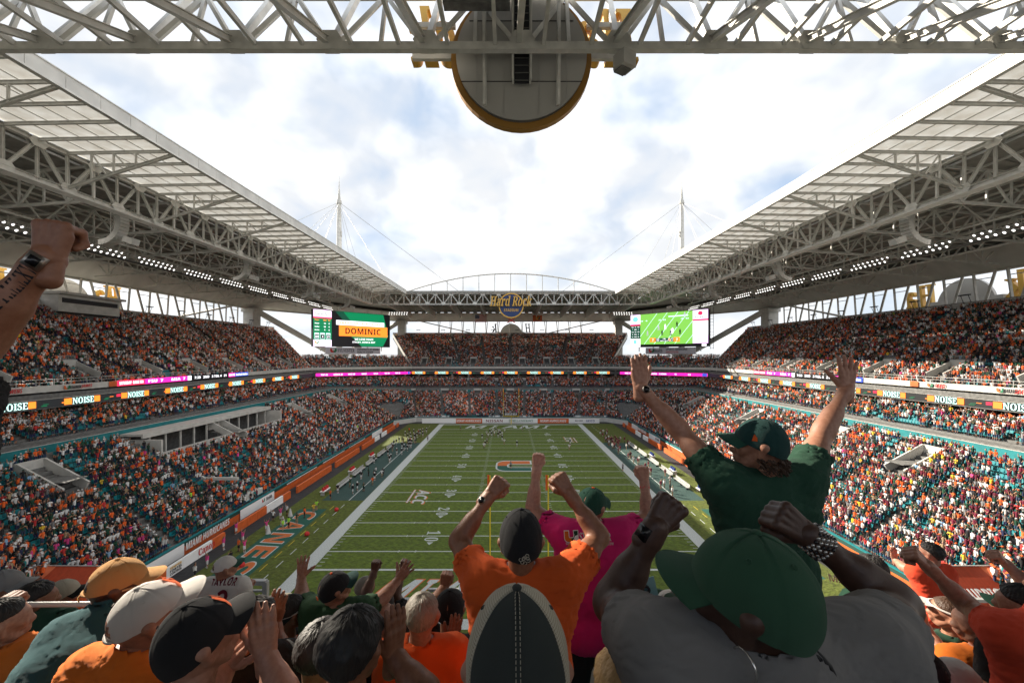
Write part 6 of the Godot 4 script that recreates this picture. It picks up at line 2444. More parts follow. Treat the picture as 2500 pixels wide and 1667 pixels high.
func make_hands() -> void:
	var xs := [-0.030, -0.010, 0.010, 0.029]
	# open hand: palm towards -z, thumb on the -x side (a right hand)
	for variant in 2:
		var s := Sdf.new()
		hand_base(s, xs)
		var splay: Array = [-0.20, -0.04, 0.12, 0.32] if variant == 0 else [-0.06, -0.01, 0.04, 0.10]
		var lens := [0.072, 0.080, 0.074, 0.058]
		for i in 4:
			var a: float = splay[i]
			var p := Vector3(xs[i], 0.084, 0.0)
			var d := Vector3(sin(a), cos(a), -0.05)
			var bend := 0.10 if variant == 0 else 0.16
			var r := 0.0102 if i < 3 else 0.0088
			for q in 3:
				var l: float = lens[i] * [0.46, 0.30, 0.24][q]
				var e: Vector3 = p + d.normalized() * l
				s.bone(p, e, r, r * 0.92)
				r *= 0.90
				p = e
				d += Vector3(0, -0.02, -bend)
		var th := [Vector3(-0.016, 0.012, -0.008), Vector3(-0.046, 0.042, -0.014), Vector3(-0.070, 0.064, -0.018), Vector3(-0.092, 0.082, -0.020)] if variant == 0 else [Vector3(-0.016, 0.012, -0.008), Vector3(-0.042, 0.044, -0.018), Vector3(-0.056, 0.074, -0.024), Vector3(-0.062, 0.100, -0.028)]
		s.bone(th[0], th[1], 0.020, 0.0145)
		s.bone(th[1], th[2], 0.0125, 0.0115)
		s.bone(th[2], th[3], 0.0115, 0.0085)
		jobs.append(s)
		if variant == 0:
			open_sdf = s
		else:
			flat_sdf = s
	var s := Sdf.new()
	hand_base(s, xs)
	for i in 4:
		var x: float = xs[i]
		var r := 0.0118 if i < 3 else 0.0102
		var drop := 0.006 if i == 3 else (0.0 if i == 1 else 0.002)
		var k0 := Vector3(x, 0.086 - drop, 0.001)
		var k1 := Vector3(x * 0.95, 0.090 - drop, -0.043)
		var k2 := Vector3(x * 0.92, 0.058, -0.056)
		var k3 := Vector3(x * 0.9, 0.040, -0.034)
		s.bone(k0, k1, r + 0.0015, r)
		s.bone(k1, k2, r, r * 0.95)
		s.bone(k2, k3, r * 0.95, r * 0.85)
	s.bone(Vector3(-0.014, 0.012, -0.010), Vector3(-0.040, 0.042, -0.026), 0.020, 0.0155)
	s.bone(Vector3(-0.040, 0.042, -0.026), Vector3(-0.040, 0.064, -0.056), 0.0130, 0.0120)
	s.bone(Vector3(-0.040, 0.064, -0.056), Vector3(-0.012, 0.062, -0.073), 0.0120, 0.0090)
	s.k = 0.005
	jobs.append(s)
	fist_sdf = s


func make_head_shape() -> void:
	var s := Sdf.new()
	s.k = 0.022
	s.cell = 0.0055
	s.bone(Vector3(0, 0.030, -0.030), Vector3(0, 0.034, 0.030), 0.074, 0.078)
	s.bone(Vector3(-0.014, 0.03, 0), Vector3(0.014, 0.03, 0), 0.072, 0.072)
	s.bone(Vector3(0, 0.0, -0.040), Vector3(0, -0.070, -0.058), 0.058, 0.036)
	for e in [-1.0, 1.0]:
		s.bone(Vector3(e * 0.052, -0.028, 0.0), Vector3(e * 0.030, -0.078, -0.050), 0.024, 0.022)
		s.bone(Vector3(e * 0.040, 0.034, -0.078), Vector3(e * 0.012, 0.030, -0.092), 0.014, 0.012)
		s.bone(Vector3(e * 0.046, -0.004, -0.070), Vector3(e * 0.04, -0.016, -0.074), 0.020, 0.018)
		s.bone(Vector3(e * 0.032, 0.014, -0.086), Vector3(e * 0.030, 0.014, -0.086), 0.0115, 0.0115)
		s.bone(Vector3(e * 0.080, 0.026, 0.006), Vector3(e * 0.088, 0.020, 0.016), 0.013, 0.014)
		s.bone(Vector3(e * 0.088, 0.020, 0.016), Vector3(e * 0.081, -0.026, 0.004), 0.012, 0.009)
	s.bone(Vector3(0, 0.022, -0.094), Vector3(0, -0.022, -0.116), 0.009, 0.013)
	s.bone(Vector3(-0.012, -0.024, -0.104), Vector3(0.012, -0.024, -0.104), 0.010, 0.010)
	s.bone(Vector3(-0.018, -0.052, -0.096), Vector3(0.018, -0.052, -0.096), 0.008, 0.008)
	s.bone(Vector3(-0.014, -0.062, -0.094), Vector3(0.014, -0.062, -0.094), 0.009, 0.009)
	s.bone(Vector3(0, -0.03, 0.025), Vector3(0, -0.10, 0.022), 0.058, 0.054)
	jobs.append(s)
	head_sdf = s


# a shell on the head: hair or the crown of a cap; limit(theta) gives the lowest height at that bearing (theta 0 = front)
func dome(centre: Vector3, r: Vector3, limit: Callable, seg: int, rings: int, bump: Callable, from := -PI, to := PI, skip = null) -> Mb:
	var b := Mb.new()
	var grid := []
	for j in rings + 1:
		for i in seg + 1:
			var th := lerpf(from, to, float(i) / seg)
			var low: float = limit.call(th)
			var ph_max := acos(clampf((low - centre.y) / r.y, -0.98, 0.98))
			var ph := ph_max * j / rings
			var d := Vector3(sin(ph) * sin(th), cos(ph), -sin(ph) * cos(th))
			var nn := (d / r).normalized()
			var p := centre + d * r + nn * float(bump.call(th, ph, float(j) / rings))
			b.v.append(p)
			b.n.append(nn)
			b.c.append(Color.WHITE)
			b.uv.append(Vector2(th / TAU * 8.0, ph / PI * 8.0))
	for j in rings:
		for i in seg:
			var a := j * (seg + 1) + i
			if skip != null and skip.call(lerpf(from, to, (i + 0.5) / seg), (j + 0.5) / rings):
				continue
			b.ix.append_array([a, a + seg + 2, a + 1, a, a + seg + 1, a + seg + 2])
	# true normals of the bumped surface
	var acc := PackedVector3Array()
	acc.resize(b.v.size())
	for t in range(0, b.ix.size(), 3):
		var n := (b.v[b.ix[t + 2]] - b.v[b.ix[t]]).cross(b.v[b.ix[t + 1]] - b.v[b.ix[t]])
		for q in 3:
			acc[b.ix[t + q]] += n
	var full := to - from > TAU - 0.01
	for j in rings + 1:
		if full:
			var a := j * (seg + 1)
			var sum := acc[a] + acc[a + seg]
			acc[a] = sum
			acc[a + seg] = sum
	var sign_ := 1.0
	for i in acc.size():
		var n := acc[i].normalized()
		if n.length_squared() < 0.5:
			n = b.n[i]
		b.n[i] = n if n.dot(b.n[i]) > 0.0 else -n
	return b


func cloth_bump(m: StandardMaterial3D, scale_ := 60.0, depth := 0.12) -> StandardMaterial3D:
	m.heightmap_enabled = true
	m.heightmap_scale = depth
	m.heightmap_texture = weave
	m.uv1_triplanar = true
	m.uv1_scale = Vector3.ONE * scale_
	return m


var weave: NoiseTexture2D


func cap_on(o: Node3D, t: Transform3D, spec: Dictionary) -> void:
	# spec: m crown material, brim material, open (back opening), back_to_front, front (material of the two front panels), fit
	var turned: bool = spec.get("backwards", false)
	var tt := t
	if turned:
		tt = t * Transform3D(Basis(Vector3.UP, PI), Vector3.ZERO)
	var tall: float = spec.get("tall", 0.0)
	var c := Vector3(0, 0.022, 0.004 if not turned else -0.004)
	var r := Vector3(0.098, 0.108 + tall, 0.113)
	var open: bool = spec.get("open", false)
	var limit := func(th: float) -> float: return 0.034 + 0.012 * cos(th) - (0.058 if not open else 0.014) * (0.5 - 0.5 * cos(th))
	var seam := func(th: float, ph: float, f: float) -> float:
		var k := fposmod(th + PI / 6.0, PI / 3.0) - PI / 6.0   # seams every 60 degrees, one of them in front
		var k2 := absf(fposmod(th, PI / 3.0) - PI / 6.0)
		var near := absf(k) * sin(ph)
		var groove := -0.0022 * exp(-pow(near / 0.018, 2.0)) + 0.0012 * exp(-pow((near - 0.035) / 0.015, 2.0))
		var puff := 0.004 * cos(th) * clampf(sin(ph * 1.2), 0.0, 1.0)
		return groove + puff + 0.0022 * sin(th * 5.0 + ph * 3.0) * sin(ph * 4.0 + th * 2.0) * f
	var hole := func(th: float, f: float) -> bool:
		if not open:
			return false
		var w := absf(absf(th) - PI)
		return w < 0.42 and f > 0.60 and f < 0.90 and pow(w / 0.42, 2.0) + pow((0.90 - f) / 0.30, 2.0) < 1.0
	var crown := Node3D.new()
	if spec.has("front"):
		part(o, "cap_front", dome(c, r, limit, 28, 18, seam, -PI / 3.0, PI / 3.0).mesh(), spec.front, tt)
		part(o, "cap", dome(c, r, limit, 56, 18, seam, PI / 3.0, TAU - PI / 3.0).mesh(), spec.m, tt)
		var st := Mb.new()
		for e in [-1.0, 0.06, -0.06, 1.0]:
			for q in 26:
				var ph0 := 0.12 + q * 0.058
				if ph0 > 1.45:
					break
				for g in 2:
					var th: float = e * PI / 3.0 * (0.97 if absf(e) > 0.5 else 1.0) if absf(e) > 0.5 else e / maxf(0.2, sin(ph0)) * 0.6
					var pp := func(phx: float) -> Vector3:
						var d := Vector3(sin(phx) * sin(th), cos(phx), -sin(phx) * cos(th))
						return c + d * r + d * (0.0012 + seam.call(th, phx, 0.5))
					if g == 0:
						st.ring_tube([pp.call(ph0), pp.call(ph0 + 0.038)], [0.0007, 0.0007], 4, false)
		tag(part(o, "stitching", st.mesh(), spec.get("stitch", M["cloth_white"]), tt), "", "", "", "stuff")
	else:
		part(o, "cap", dome(c, r, limit, 72, 18, seam, -PI, PI, hole).mesh(), spec.m, tt)
	crown.free()
	# button and eyelets
	var bt := Mb.new()
	bt.ball(c + Vector3(0, r.y + 0.001, 0), Vector3(0.0095, 0.006, 0.0095), 12, 8)
	part(o, "button", bt.mesh(), spec.get("button", spec.m), tt)
	var ey := Mb.new()
	for k in 6:
		var th := PI / 6.0 + k * PI / 3.0
		var ph := 0.72
		var d := Vector3(sin(ph) * sin(th), cos(ph), -sin(ph) * cos(th))
		var p := c + d * r
		var x := d.cross(Vector3.UP).normalized()
		var y := x.cross(d)
		var pts := []
		var rad := []
		for q in 9:
			pts.append(p + (x * cos(TAU * q / 8.0) + y * sin(TAU * q / 8.0)) * 0.0042 + d * 0.0006)
			rad.append(0.0013)
		ey.ring_tube(pts, rad, 5, false)
	part(o, "eyelet_ring", ey.mesh(), spec.get("eyelet", spec.m), tt)
	# brim
	if spec.get("brim", null) != null:
		var b := Mb.new()
		var n := 20
		var rows := 6
		var top := []
		for side in 2:
			var base := b.v.size()
			for j in rows + 1:
				for i in n + 1:
					var a := lerpf(-1.08, 1.08, float(i) / n)
					var f := float(j) / rows
					var inner := Vector3(sin(a) * (r.x - 0.004), 0, -cos(a) * (r.z - 0.004))
					var reach := 0.078 * pow(maxf(0.0, cos(a * 1.30)), 0.42)
					var p := c + inner + Vector3(sin(a) * 0.012 * f, 0, -reach * f)
					p.y = float(limit.call(a)) + 0.004 - 0.016 * f + 0.020 * (cos(a * 1.1) - 0.7) * (0.4 + f) - (0.0028 if side else 0.0)
					b.v.append(p)
					b.n.append(Vector3.UP if side == 0 else Vector3.DOWN)
					b.c.append(Color.WHITE)
					b.uv.append(Vector2(float(i) / n * 4.0, f * 2.0))
			for j in rows:
				for i in n:
					var q := base + j * (n + 1) + i
					if side == 0:
						b.ix.append_array([q, q + n + 1, q + n + 2, q, q + n + 2, q + 1])
					else:
						b.ix.append_array([q, q + n + 2, q + n + 1, q, q + 1, q + n + 2])
		var acc := PackedVector3Array()
		acc.resize(b.v.size())
		for t2 in range(0, b.ix.size(), 3):
			var nn := (b.v[b.ix[t2 + 2]] - b.v[b.ix[t2]]).cross(b.v[b.ix[t2 + 1]] - b.v[b.ix[t2]])
			for q in 3:
				acc[b.ix[t2 + q]] += nn
		for i in acc.size():
			var nn := acc[i].normalized()
			b.n[i] = nn if nn.length_squared() > 0.5 else b.n[i]
		# edge roll
		var pts := []
		var rad := []
		for i in n + 1:
			pts.append(b.v[rows * (n + 1) + i] - Vector3(0, 0.0014, 0))
			rad.append(0.0021)
		b.ring_tube(pts, rad, 6)
		part(o, "brim", b.mesh(), spec.brim, tt)
	if open:
		var st := Mb.new()
		var pts := []
		var rad := []
		for i in 11:
			var a := PI - 0.46 + 0.92 * i / 10.0
			pts.append(c + Vector3(sin(a) * r.x, 0, -cos(a) * r.z) * 0.985 + Vector3(0, float(limit.call(a)) + 0.006 - c.y, 0))
			rad.append(0.0075)
		st.ring_tube(pts, rad, 6, true, 0.35)
		part(o, "cap_strap", st.mesh(), spec.m, tt)
		if spec.get("tail", false):
			st = Mb.new()
			var e: Vector3 = pts[6]
			st.ring_tube([e, e + Vector3(0.004, -0.014, 0.012), e + Vector3(0.010, -0.032, 0.010)], [0.008, 0.008, 0.006], 6, true, 0.35)
			part(o, "strap_tail", st.mesh(), spec.m, tt)


func hair_on(o: Node3D, t: Transform3D, m: Material, style := "short", seed_ := 0) -> void:
	var nz := FastNoiseLite.new()
	nz.seed = 31 + seed_
	nz.frequency = 1.0
	nz.fractal_octaves = 3
	var limit := func(th: float) -> float:
		var back := 0.5 - 0.5 * cos(th)
		var side := pow(absf(sin(th)), 6.0)
		return lerpf(0.072, -0.055, pow(back, 0.8)) + 0.030 * side
	var thick := 0.008
	var rough_ := 1.0
	if style == "under":
		thick = 0.001
		rough_ = 0.25
	if style == "full":
		thick = 0.018
	var streak := 1.0
	var bump := func(th: float, ph: float, f: float) -> float:
		var swirl := th * 15.0 + ph * 5.0 + sin(ph * 3.0 + th) * 2.0
		var s := nz.get_noise_2d(swirl, ph * 1.6)
		var s2 := nz.get_noise_2d(swirl * 3.1 + 60.0, ph * 3.0)
		var lump := nz.get_noise_3d(sin(th) * 1.5, ph * 1.8, cos(th) * 1.5)
		var edge := clampf((1.0 - f) * 7.0, 0.0, 1.0)
		return (thick + rough_ * (0.0035 * s + 0.0022 * s2) + thick * 0.35 * lump) * edge - 0.006 * (1.0 - edge)
	part(o, "hair", dome(Vector3(0, 0.034, 0.004), Vector3(0.083, 0.083, 0.104), limit, 190 if style in ["short", "full"] else 48, 40 if style in ["short", "full"] else 14, bump).mesh(), m, t)


func strands(o: Node3D, called: String, path: Array, spread: float, count: int, thick: float, m: Material, seed_: int, curl := 0.0) -> void:
	var r := RandomNumberGenerator.new()
	r.seed = seed_
	var b := Mb.new()
	for i in count:
		var off := Vector3(r.randf_range(-1, 1), r.randf_range(-1, 1), r.randf_range(-1, 1)) * spread
		var pts := []
		var rad := []
		var steps := path.size() * 3
		var ph := r.randf() * TAU
		for q in steps + 1:
			var f := float(q) / steps * (path.size() - 1)
			var k := mini(int(f), path.size() - 2)
			var p: Vector3 = path[k].lerp(path[k + 1], f - k)
			var g := float(q) / steps
			var w := 0.35 + 0.9 * sin(g * PI * 0.8) + g * g * 0.5
			pts.append(p + off * w + Vector3(sin(ph + g * 14.0), cos(ph * 1.7 + g * 11.0), cos(ph + g * 14.0)) * curl)
			rad.append(thick * (1.0 - 0.75 * g * g))
		b.ring_tube(pts, rad, 5, false)
	tag(part(o, called, b.mesh(), m), "", "", "", "stuff")


func facing(yaw: float, pitch := 0.0, roll := 0.0) -> Basis:   # yaw > 0 turns the face to the right of the picture
	return Basis(Vector3.UP, -yaw) * Basis(Vector3.RIGHT, pitch) * Basis(Vector3.FORWARD, roll)


var pending := []


func fan(label: String, d: Dictionary) -> Dictionary:
	# works out the joints, queues the fields; finished by finish_fans()
	var h: Vector3 = d.head
	var face: Basis = d.get("face", Basis())
	var size: float = d.get("size", 1.0)
	var bodyyaw: Basis = d.get("turn", Basis())
	var neck: Vector3 = d.get("neck", h + Vector3(0, -0.205, 0.03) * size)
	var right := bodyyaw.x
	var wide: float = d.get("wide", 0.185) * size
	var sl: Vector3 = d.get("sl", neck - right * wide + Vector3(0, -0.045, 0))
	var sr: Vector3 = d.get("sr", neck + right * wide + Vector3(0, -0.045, 0))
	var mid := (sl + sr) * 0.5
	var hip: Vector3 = d.get("hip", Vector3(mid.x, mid.y - 0.50 * size, mid.z))
	var el: Vector3 = d.get("el", sl - right * 0.06 + Vector3(0, -0.27, 0.0))
	var er: Vector3 = d.get("er", sr + right * 0.06 + Vector3(0, -0.27, 0.0))
	var wl: Vector3 = d.get("wl", el + Vector3(0, -0.12, -0.20))
	var wr: Vector3 = d.get("wr", er + Vector3(0, -0.12, -0.20))
	var cell: float = clampf((EYE.z - h.z) * 0.0075, 0.0075, 0.020)
	var bulk: float = d.get("bulk", 1.0)
	var x := (sr - sl).normalized()
	# skin: torso and legs coarse, neck and arms fine
	var body := Sdf.new()
	body.cell = 0.030
	body.k = 0.06
	torso(body, sl, sr, neck, hip, x, 0.0, bulk)
	for e in [-1.0, 1.0]:
		var knee = hip + x * e * 0.11 + Vector3(0, -0.42, -0.04) * size
		var ankle = knee + Vector3(0, -0.42, 0.03) * size
		body.bone(hip + x * e * 0.09, knee, 0.095, 0.062)
		body.bone(knee, ankle, 0.060, 0.040)
		body.bone(ankle, ankle + Vector3(0, -0.05, -0.13), 0.045, 0.035)
	jobs.append(body)
	var arms := Sdf.new()
	arms.cell = clampf(cell * 0.8, 0.006, 0.014)
	arms.k = 0.03
	var arm_scale: float = d.get("arm", 1.0)
	for q in [[sl, el, wl], [sr, er, wr]]:
		var s: Vector3 = q[0]
		var e: Vector3 = q[1]
		var w: Vector3 = q[2]
		arms.bone(s, e, 0.060 * arm_scale, 0.044 * arm_scale)
		arms.bone(s.lerp(e, 0.35), s.lerp(e, 0.65), 0.054 * arm_scale, 0.052 * arm_scale)
		arms.bone(e, w, 0.042 * arm_scale, 0.028 * arm_scale)
		arms.bone(e.lerp(w, 0.12), e.lerp(w, 0.42), 0.047 * arm_scale, 0.042 * arm_scale)
		arms.bone(w.lerp(e, 0.12), w, 0.029, 0.0265)
	arms.bone(neck + Vector3(0, -0.03, 0.0), h + face * Vector3(0, -0.06, 0.02), 0.062, 0.056)
	jobs.append(arms)
	var shirt := Sdf.new()
	shirt.cell = cell
	shirt.k = 0.055
	shirt.fold = d.get("fold", 0.006)
	shirt.fold_noise = folds
	shirt.pull = mid
	torso(shirt, sl, sr, neck, hip, x, 0.016, bulk)
	var sleeve: float = d.get("sleeve", 0.62)
	if sleeve > 0.0:
		for q in [[sl, el], [sr, er]]:
			var s: Vector3 = q[0]
			var e: Vector3 = q[1]
			var c := s.lerp(e, sleeve)
			var dirn := (e - s).normalized()
			var i := shirt.bone(s, c + dirn * 0.05, 0.082 * arm_scale, 0.078 * arm_scale)
			shirt.planes[i] = [c, dirn]
			shirt.hole(c - dirn * 0.05, c + dirn * 0.14, 0.062 * arm_scale)
	var hem: Vector3 = d.get("hem", hip + Vector3(0, -0.06, 0))
	shirt.cuts.append([hem, Vector3.DOWN])
	var nk := neck + Vector3(0, 0.010, 0)
	var up := (h - neck).normalized()
	shirt.hole(nk - up * 0.02, nk + up * 0.12, 0.066)
	jobs.append(shirt)
	var legs := Sdf.new()
	legs.cell = 0.024
	legs.k = 0.05
	legs.bone(hip - x * 0.06, hip + x * 0.06, 0.112 * bulk, 0.112 * bulk)
	for e in [-1.0, 1.0]:
		legs.bone(hip + x * e * 0.09, hip + x * e * 0.115 + Vector3(0, -0.40, -0.04), 0.102, 0.088)
	jobs.append(legs)
	var rec := {"label": label, "d": d, "body": body, "arms": arms, "shirt": shirt, "legs": legs, "h": h, "face": face, "sl": sl, "sr": sr, "el": el, "er": er, "wl": wl, "wr": wr, "neck": neck, "hip": hip, "x": x, "size": size}
	pending.append(rec)
	return rec


func torso(s: Sdf, sl: Vector3, sr: Vector3, neck: Vector3, hip: Vector3, x: Vector3, grow: float, bulk: float) -> void:
	var mid := (sl + sr) * 0.5
	var w := (sr - sl).length() * 0.5
	var down := (hip - mid).normalized()
	s.bone(sl.lerp(mid, 0.08), sr.lerp(mid, 0.08), 0.068 + grow, 0.068 + grow)
	var chest := mid + down * 0.13
	s.bone(chest - x * w * 0.52, chest + x * w * 0.52, 0.112 * bulk + grow, 0.112 * bulk + grow)
	var waist := mid.lerp(hip, 0.62)
	s.bone(waist - x * w * 0.40 * bulk, waist + x * w * 0.40 * bulk, 0.112 * bulk + grow, 0.112 * bulk + grow)
	s.bone(hip - x * w * 0.40, hip + x * w * 0.40, 0.122 * bulk + grow, 0.122 * bulk + grow)
	s.bone(chest, waist, 0.112 * bulk + grow, 0.112 * bulk + grow)
	for q in [[sl, -1.0], [sr, 1.0]]:
		var sh: Vector3 = q[0]
		s.bone(sh + down * 0.06 - x * float(q[1]) * 0.05, waist + x * float(q[1]) * w * 0.45, 0.070 + grow, 0.085 * bulk + grow)
		s.bone(neck + Vector3(0, 0.0, 0.012), sh - x * float(q[1]) * 0.02, 0.052 + grow * 0.6, 0.060 + grow)
	s.bone(neck + Vector3(0, -0.01, 0.01), chest, 0.060 + grow, 0.10 + grow)


func hand_frame(w: Vector3, toward: Vector3, back: Vector3, left: bool, k := 1.0) -> Transform3D:
	var y := toward.normalized()
	var z := (back - y * back.dot(y)).normalized()
	var x := y.cross(z)
	if left:
		x = -x
	return Transform3D(Basis(x * k, y * k, z * k), w)


func finish_fans() -> void:
	for rec in pending:
		var d: Dictionary = rec.d
		var o := thing("person", rec.label, "person", Vector3(rec.hip.x, rec.hip.y - 0.9, rec.hip.z), 0.0, d.get("group", ""))
		var back := Transform3D(Basis(), -o.position)
		rec.node = o
		rec.back = back
		var j := Joined.new()
		j.add(rec.body)
		j.add(rec.arms)
		var ht := Transform3D(rec.face.scaled(Vector3.ONE * rec.size * d.get("head_size", 1.0)), rec.h)
		rec.ht = back * ht
		j.add(head_sdf, ht)
		for q in [["l", rec.el, rec.wl, true], ["r", rec.er, rec.wr, false]]:
			var kind: String = d.get("hand_" + q[0], "fist")
			var e: Vector3 = q[1]
			var w: Vector3 = q[2]
			var to: Vector3 = d.get("to_" + q[0], w - e)
			var bk: Vector3 = d.get("back_" + q[0], Vector3(0, 0.15, 1))
			var hs := fist_sdf if kind == "fist" else (open_sdf if kind == "open" else flat_sdf)
			j.add(hs, hand_frame(w, to, bk, q[3], d.get("hand_size", 1.0)))
		part(o, "body", j.mesh(), d.skin, back)
		for q in [["shirt", rec.shirt, d.shirt], ["shorts", rec.legs, d.get("pants", M["cloth_black"])]]:
			if q[1].V.size():
				var sj := Joined.new()
				sj.add(q[1])
				part(o, q[0], sj.mesh(), q[2], back)
		if d.has("cap"):
			cap_on(o, rec.ht * Transform3D(Basis(Vector3.RIGHT, d.cap.get("tip", 0.0)), Vector3.ZERO), d.cap)
		if d.has("hair"):
			hair_on(o, rec.ht, d.hair, "under" if d.has("cap") else d.get("style", "short"), int(absf(rec.h.x * 100.0)))


func wrist_band(rec: Dictionary, side: String, f: float, r: float, w: float, m: Material, called := "wristband") -> void:
	var e: Vector3 = rec["e" + side]
	var p: Vector3 = rec["w" + side]
	var d := (p - e).normalized()
	var c := p.lerp(e, f)
	var b := Mb.new()
	var x := d.cross(Vector3.UP).normalized()
	var y := d.cross(x)
	var pts := []
	for k in 4:
		pts.append(c + d * w * (k / 3.0 - 0.5))
	b.ring_tube(pts, [r * 0.97, r, r, r * 0.97], 20)
	part(rec.node, called, b.mesh(), m, rec.back)


# ---------- the fans standing round the camera ----------
func fur(key: String, r: float, g: float, b: float) -> StandardMaterial3D:
	var m := material(key, r, g, b, 0.55)
	m.rim_enabled = true
	m.rim = 0.3
	return m


func cloth(key: String, r: float, g: float, b: float, rough := 0.95) -> StandardMaterial3D:
	var m := material(key, r, g, b, rough)
	m.rim_enabled = true
	m.rim = 0.25
	m.rim_tint = 0.6
	return cloth_bump(m)


func skin(key: String, r: float, g: float, b: float) -> StandardMaterial3D:
	var m := material(key, r, g, b, 0.52)
	m.albedo_texture = noise_texture(0.03, Color(0.82, 0.76, 0.74), Color(1, 1, 1), 256, 5, 41)
	m.uv1_triplanar = true
	m.uv1_scale = Vector3.ONE * 5.0
	m.heightmap_enabled = true
	m.heightmap_scale = 0.05
	m.heightmap_texture = weave
	return m


func people_materials() -> void:
	weave = NoiseTexture2D.new()
	weave.width = 256
	weave.height = 256
	weave.seamless = true
	var n := FastNoiseLite.new()
	n.noise_type = FastNoiseLite.TYPE_CELLULAR
	n.frequency = 0.09
	n.seed = 3
	weave.noise = n
	folds = FastNoiseLite.new()
	folds.seed = 19
	folds.frequency = 1.0
	folds.fractal_octaves = 2
	skin("fan_skin_pale", 0.50, 0.27, 0.19)
	skin("fan_skin_fair", 0.42, 0.21, 0.135)
	skin("fan_skin_tan", 0.30, 0.135, 0.075)
	skin("fan_skin_brown", 0.13, 0.060, 0.036)
	skin("fan_skin_dark", 0.075, 0.036, 0.023)
	cloth("tee_orange", 0.74, 0.105, 0.012)
	cloth("tee_amber", 0.72, 0.17, 0.015)
	cloth("tee_pink", 0.66, 0.012, 0.16)
	cloth("tee_green", 0.010, 0.052, 0.028)
	cloth("tee_moss", 0.020, 0.068, 0.026)
	cloth("tee_grey", 0.200, 0.190, 0.182)
	cloth("tee_teal", 0.012, 0.070, 0.082)
	cloth("tee_black", 0.008, 0.008, 0.009)
	cloth("tee_white", 0.62, 0.60, 0.57)
	cloth("tee_red", 0.70, 0.06, 0.02)
	cloth("cap_black", 0.009, 0.009, 0.011)
	cloth("cap_green", 0.010, 0.062, 0.040)
	cloth("cap_moss", 0.024, 0.080, 0.042)
	cloth("cap_teal", 0.004, 0.038, 0.034)
	cloth("cap_white", 0.58, 0.55, 0.52)
	cloth("cap_tan", 0.50, 0.26, 0.09)
	cloth("cap_stone", 0.48, 0.43, 0.34)
	cloth("cap_charcoal", 0.030, 0.036, 0.033)
	cloth("cap_grey", 0.22, 0.22, 0.22)
	fur("hair_black", 0.012, 0.010, 0.010)
	fur("hair_chestnut", 0.050, 0.022, 0.010)
	fur("hair_grey", 0.24, 0.21, 0.17)
	fur("hair_blond", 0.36, 0.22, 0.09)
	material("watch_black", 0.01, 0.01, 0.012, 0.25)
	material("watch_steel", 0.45, 0.43, 0.40, 0.3, 0.9)
	material("band_red", 0.60, 0.03, 0.05, 0.6)
	material("bead_silver", 0.55, 0.53, 0.50, 0.25, 0.8)
	material("tattoo_ink", 0.018, 0.016, 0.020, 0.8)
	material("rail_white", 0.68, 0.68, 0.68, 0.35)
	var mesh_cloth := material("cap_netting", 0.50, 0.45, 0.35, 0.9)
	var im := Image.create(32, 32, false, Image.FORMAT_RGB8)
	for y in 32:
		for x in 32:
			var hole := (x % 8 < 3) and (y % 8 > 2)
			im.set_pixel(x, y, Color(0.62, 0.60, 0.56) if hole else Color(1, 1, 1))
	mesh_cloth.albedo_texture = ImageTexture.create_from_image(im)
	mesh_cloth.uv1_scale = Vector3(5, 2.2, 1)
	M["hair_black"].roughness = 0.6


func print_on(rec: Dictionary, called: String, words: String, height: float, width: float, m: Material, u: float, v: float, d: float, tilt := 0.0, slant := 0.0, serif := false) -> void:
	# letters laid on the shirt: every vertex is dropped onto the cloth along the line of the back
	var host := Node3D.new()
	var x := Vector3(cos(tilt), sin(tilt), 0)
	var y := Vector3(-sin(tilt), cos(tilt), 0)
	var o := lettering(host, called, words, height, m, at(u, v, d), x, y, width, slant, serif, 0.002)
	drop_on(rec, called, o.mesh, o.transform, m)
	host.free()


func drop_on(rec: Dictionary, called: String, mesh: Mesh, t: Transform3D, m: Material) -> void:
	var a := mesh.surface_get_arrays(0)
	var vs: PackedVector3Array = a[Mesh.ARRAY_VERTEX]
	var ns: PackedVector3Array = a[Mesh.ARRAY_NORMAL]
	var s: Sdf = rec.shirt
	var all := PackedInt32Array(range(s.A.size()))
	var out := PackedVector3Array()
	var nout := PackedVector3Array()
	for i in vs.size():
		var p := t * vs[i]
		var p0 := p + Vector3(0, 0.02, 0.25)
		var dir := Vector3(0, -0.05, -1).normalized()
		var hit := p0
		for k in 24:
			var f := s.field(hit, all)
			if f < 0.0085:
				break
			hit += dir * maxf(f - 0.008, 0.001)
			if hit.z < p.z - 0.4:
				break
		out.append(hit)
		nout.append((t.basis * ns[i]).normalized())
	a[Mesh.ARRAY_VERTEX] = out
	a[Mesh.ARRAY_NORMAL] = nout
	var am := ArrayMesh.new()
	am.add_surface_from_arrays(Mesh.PRIMITIVE_TRIANGLES, a)
	part(rec.node, called, am, m, rec.back)


var who := {}


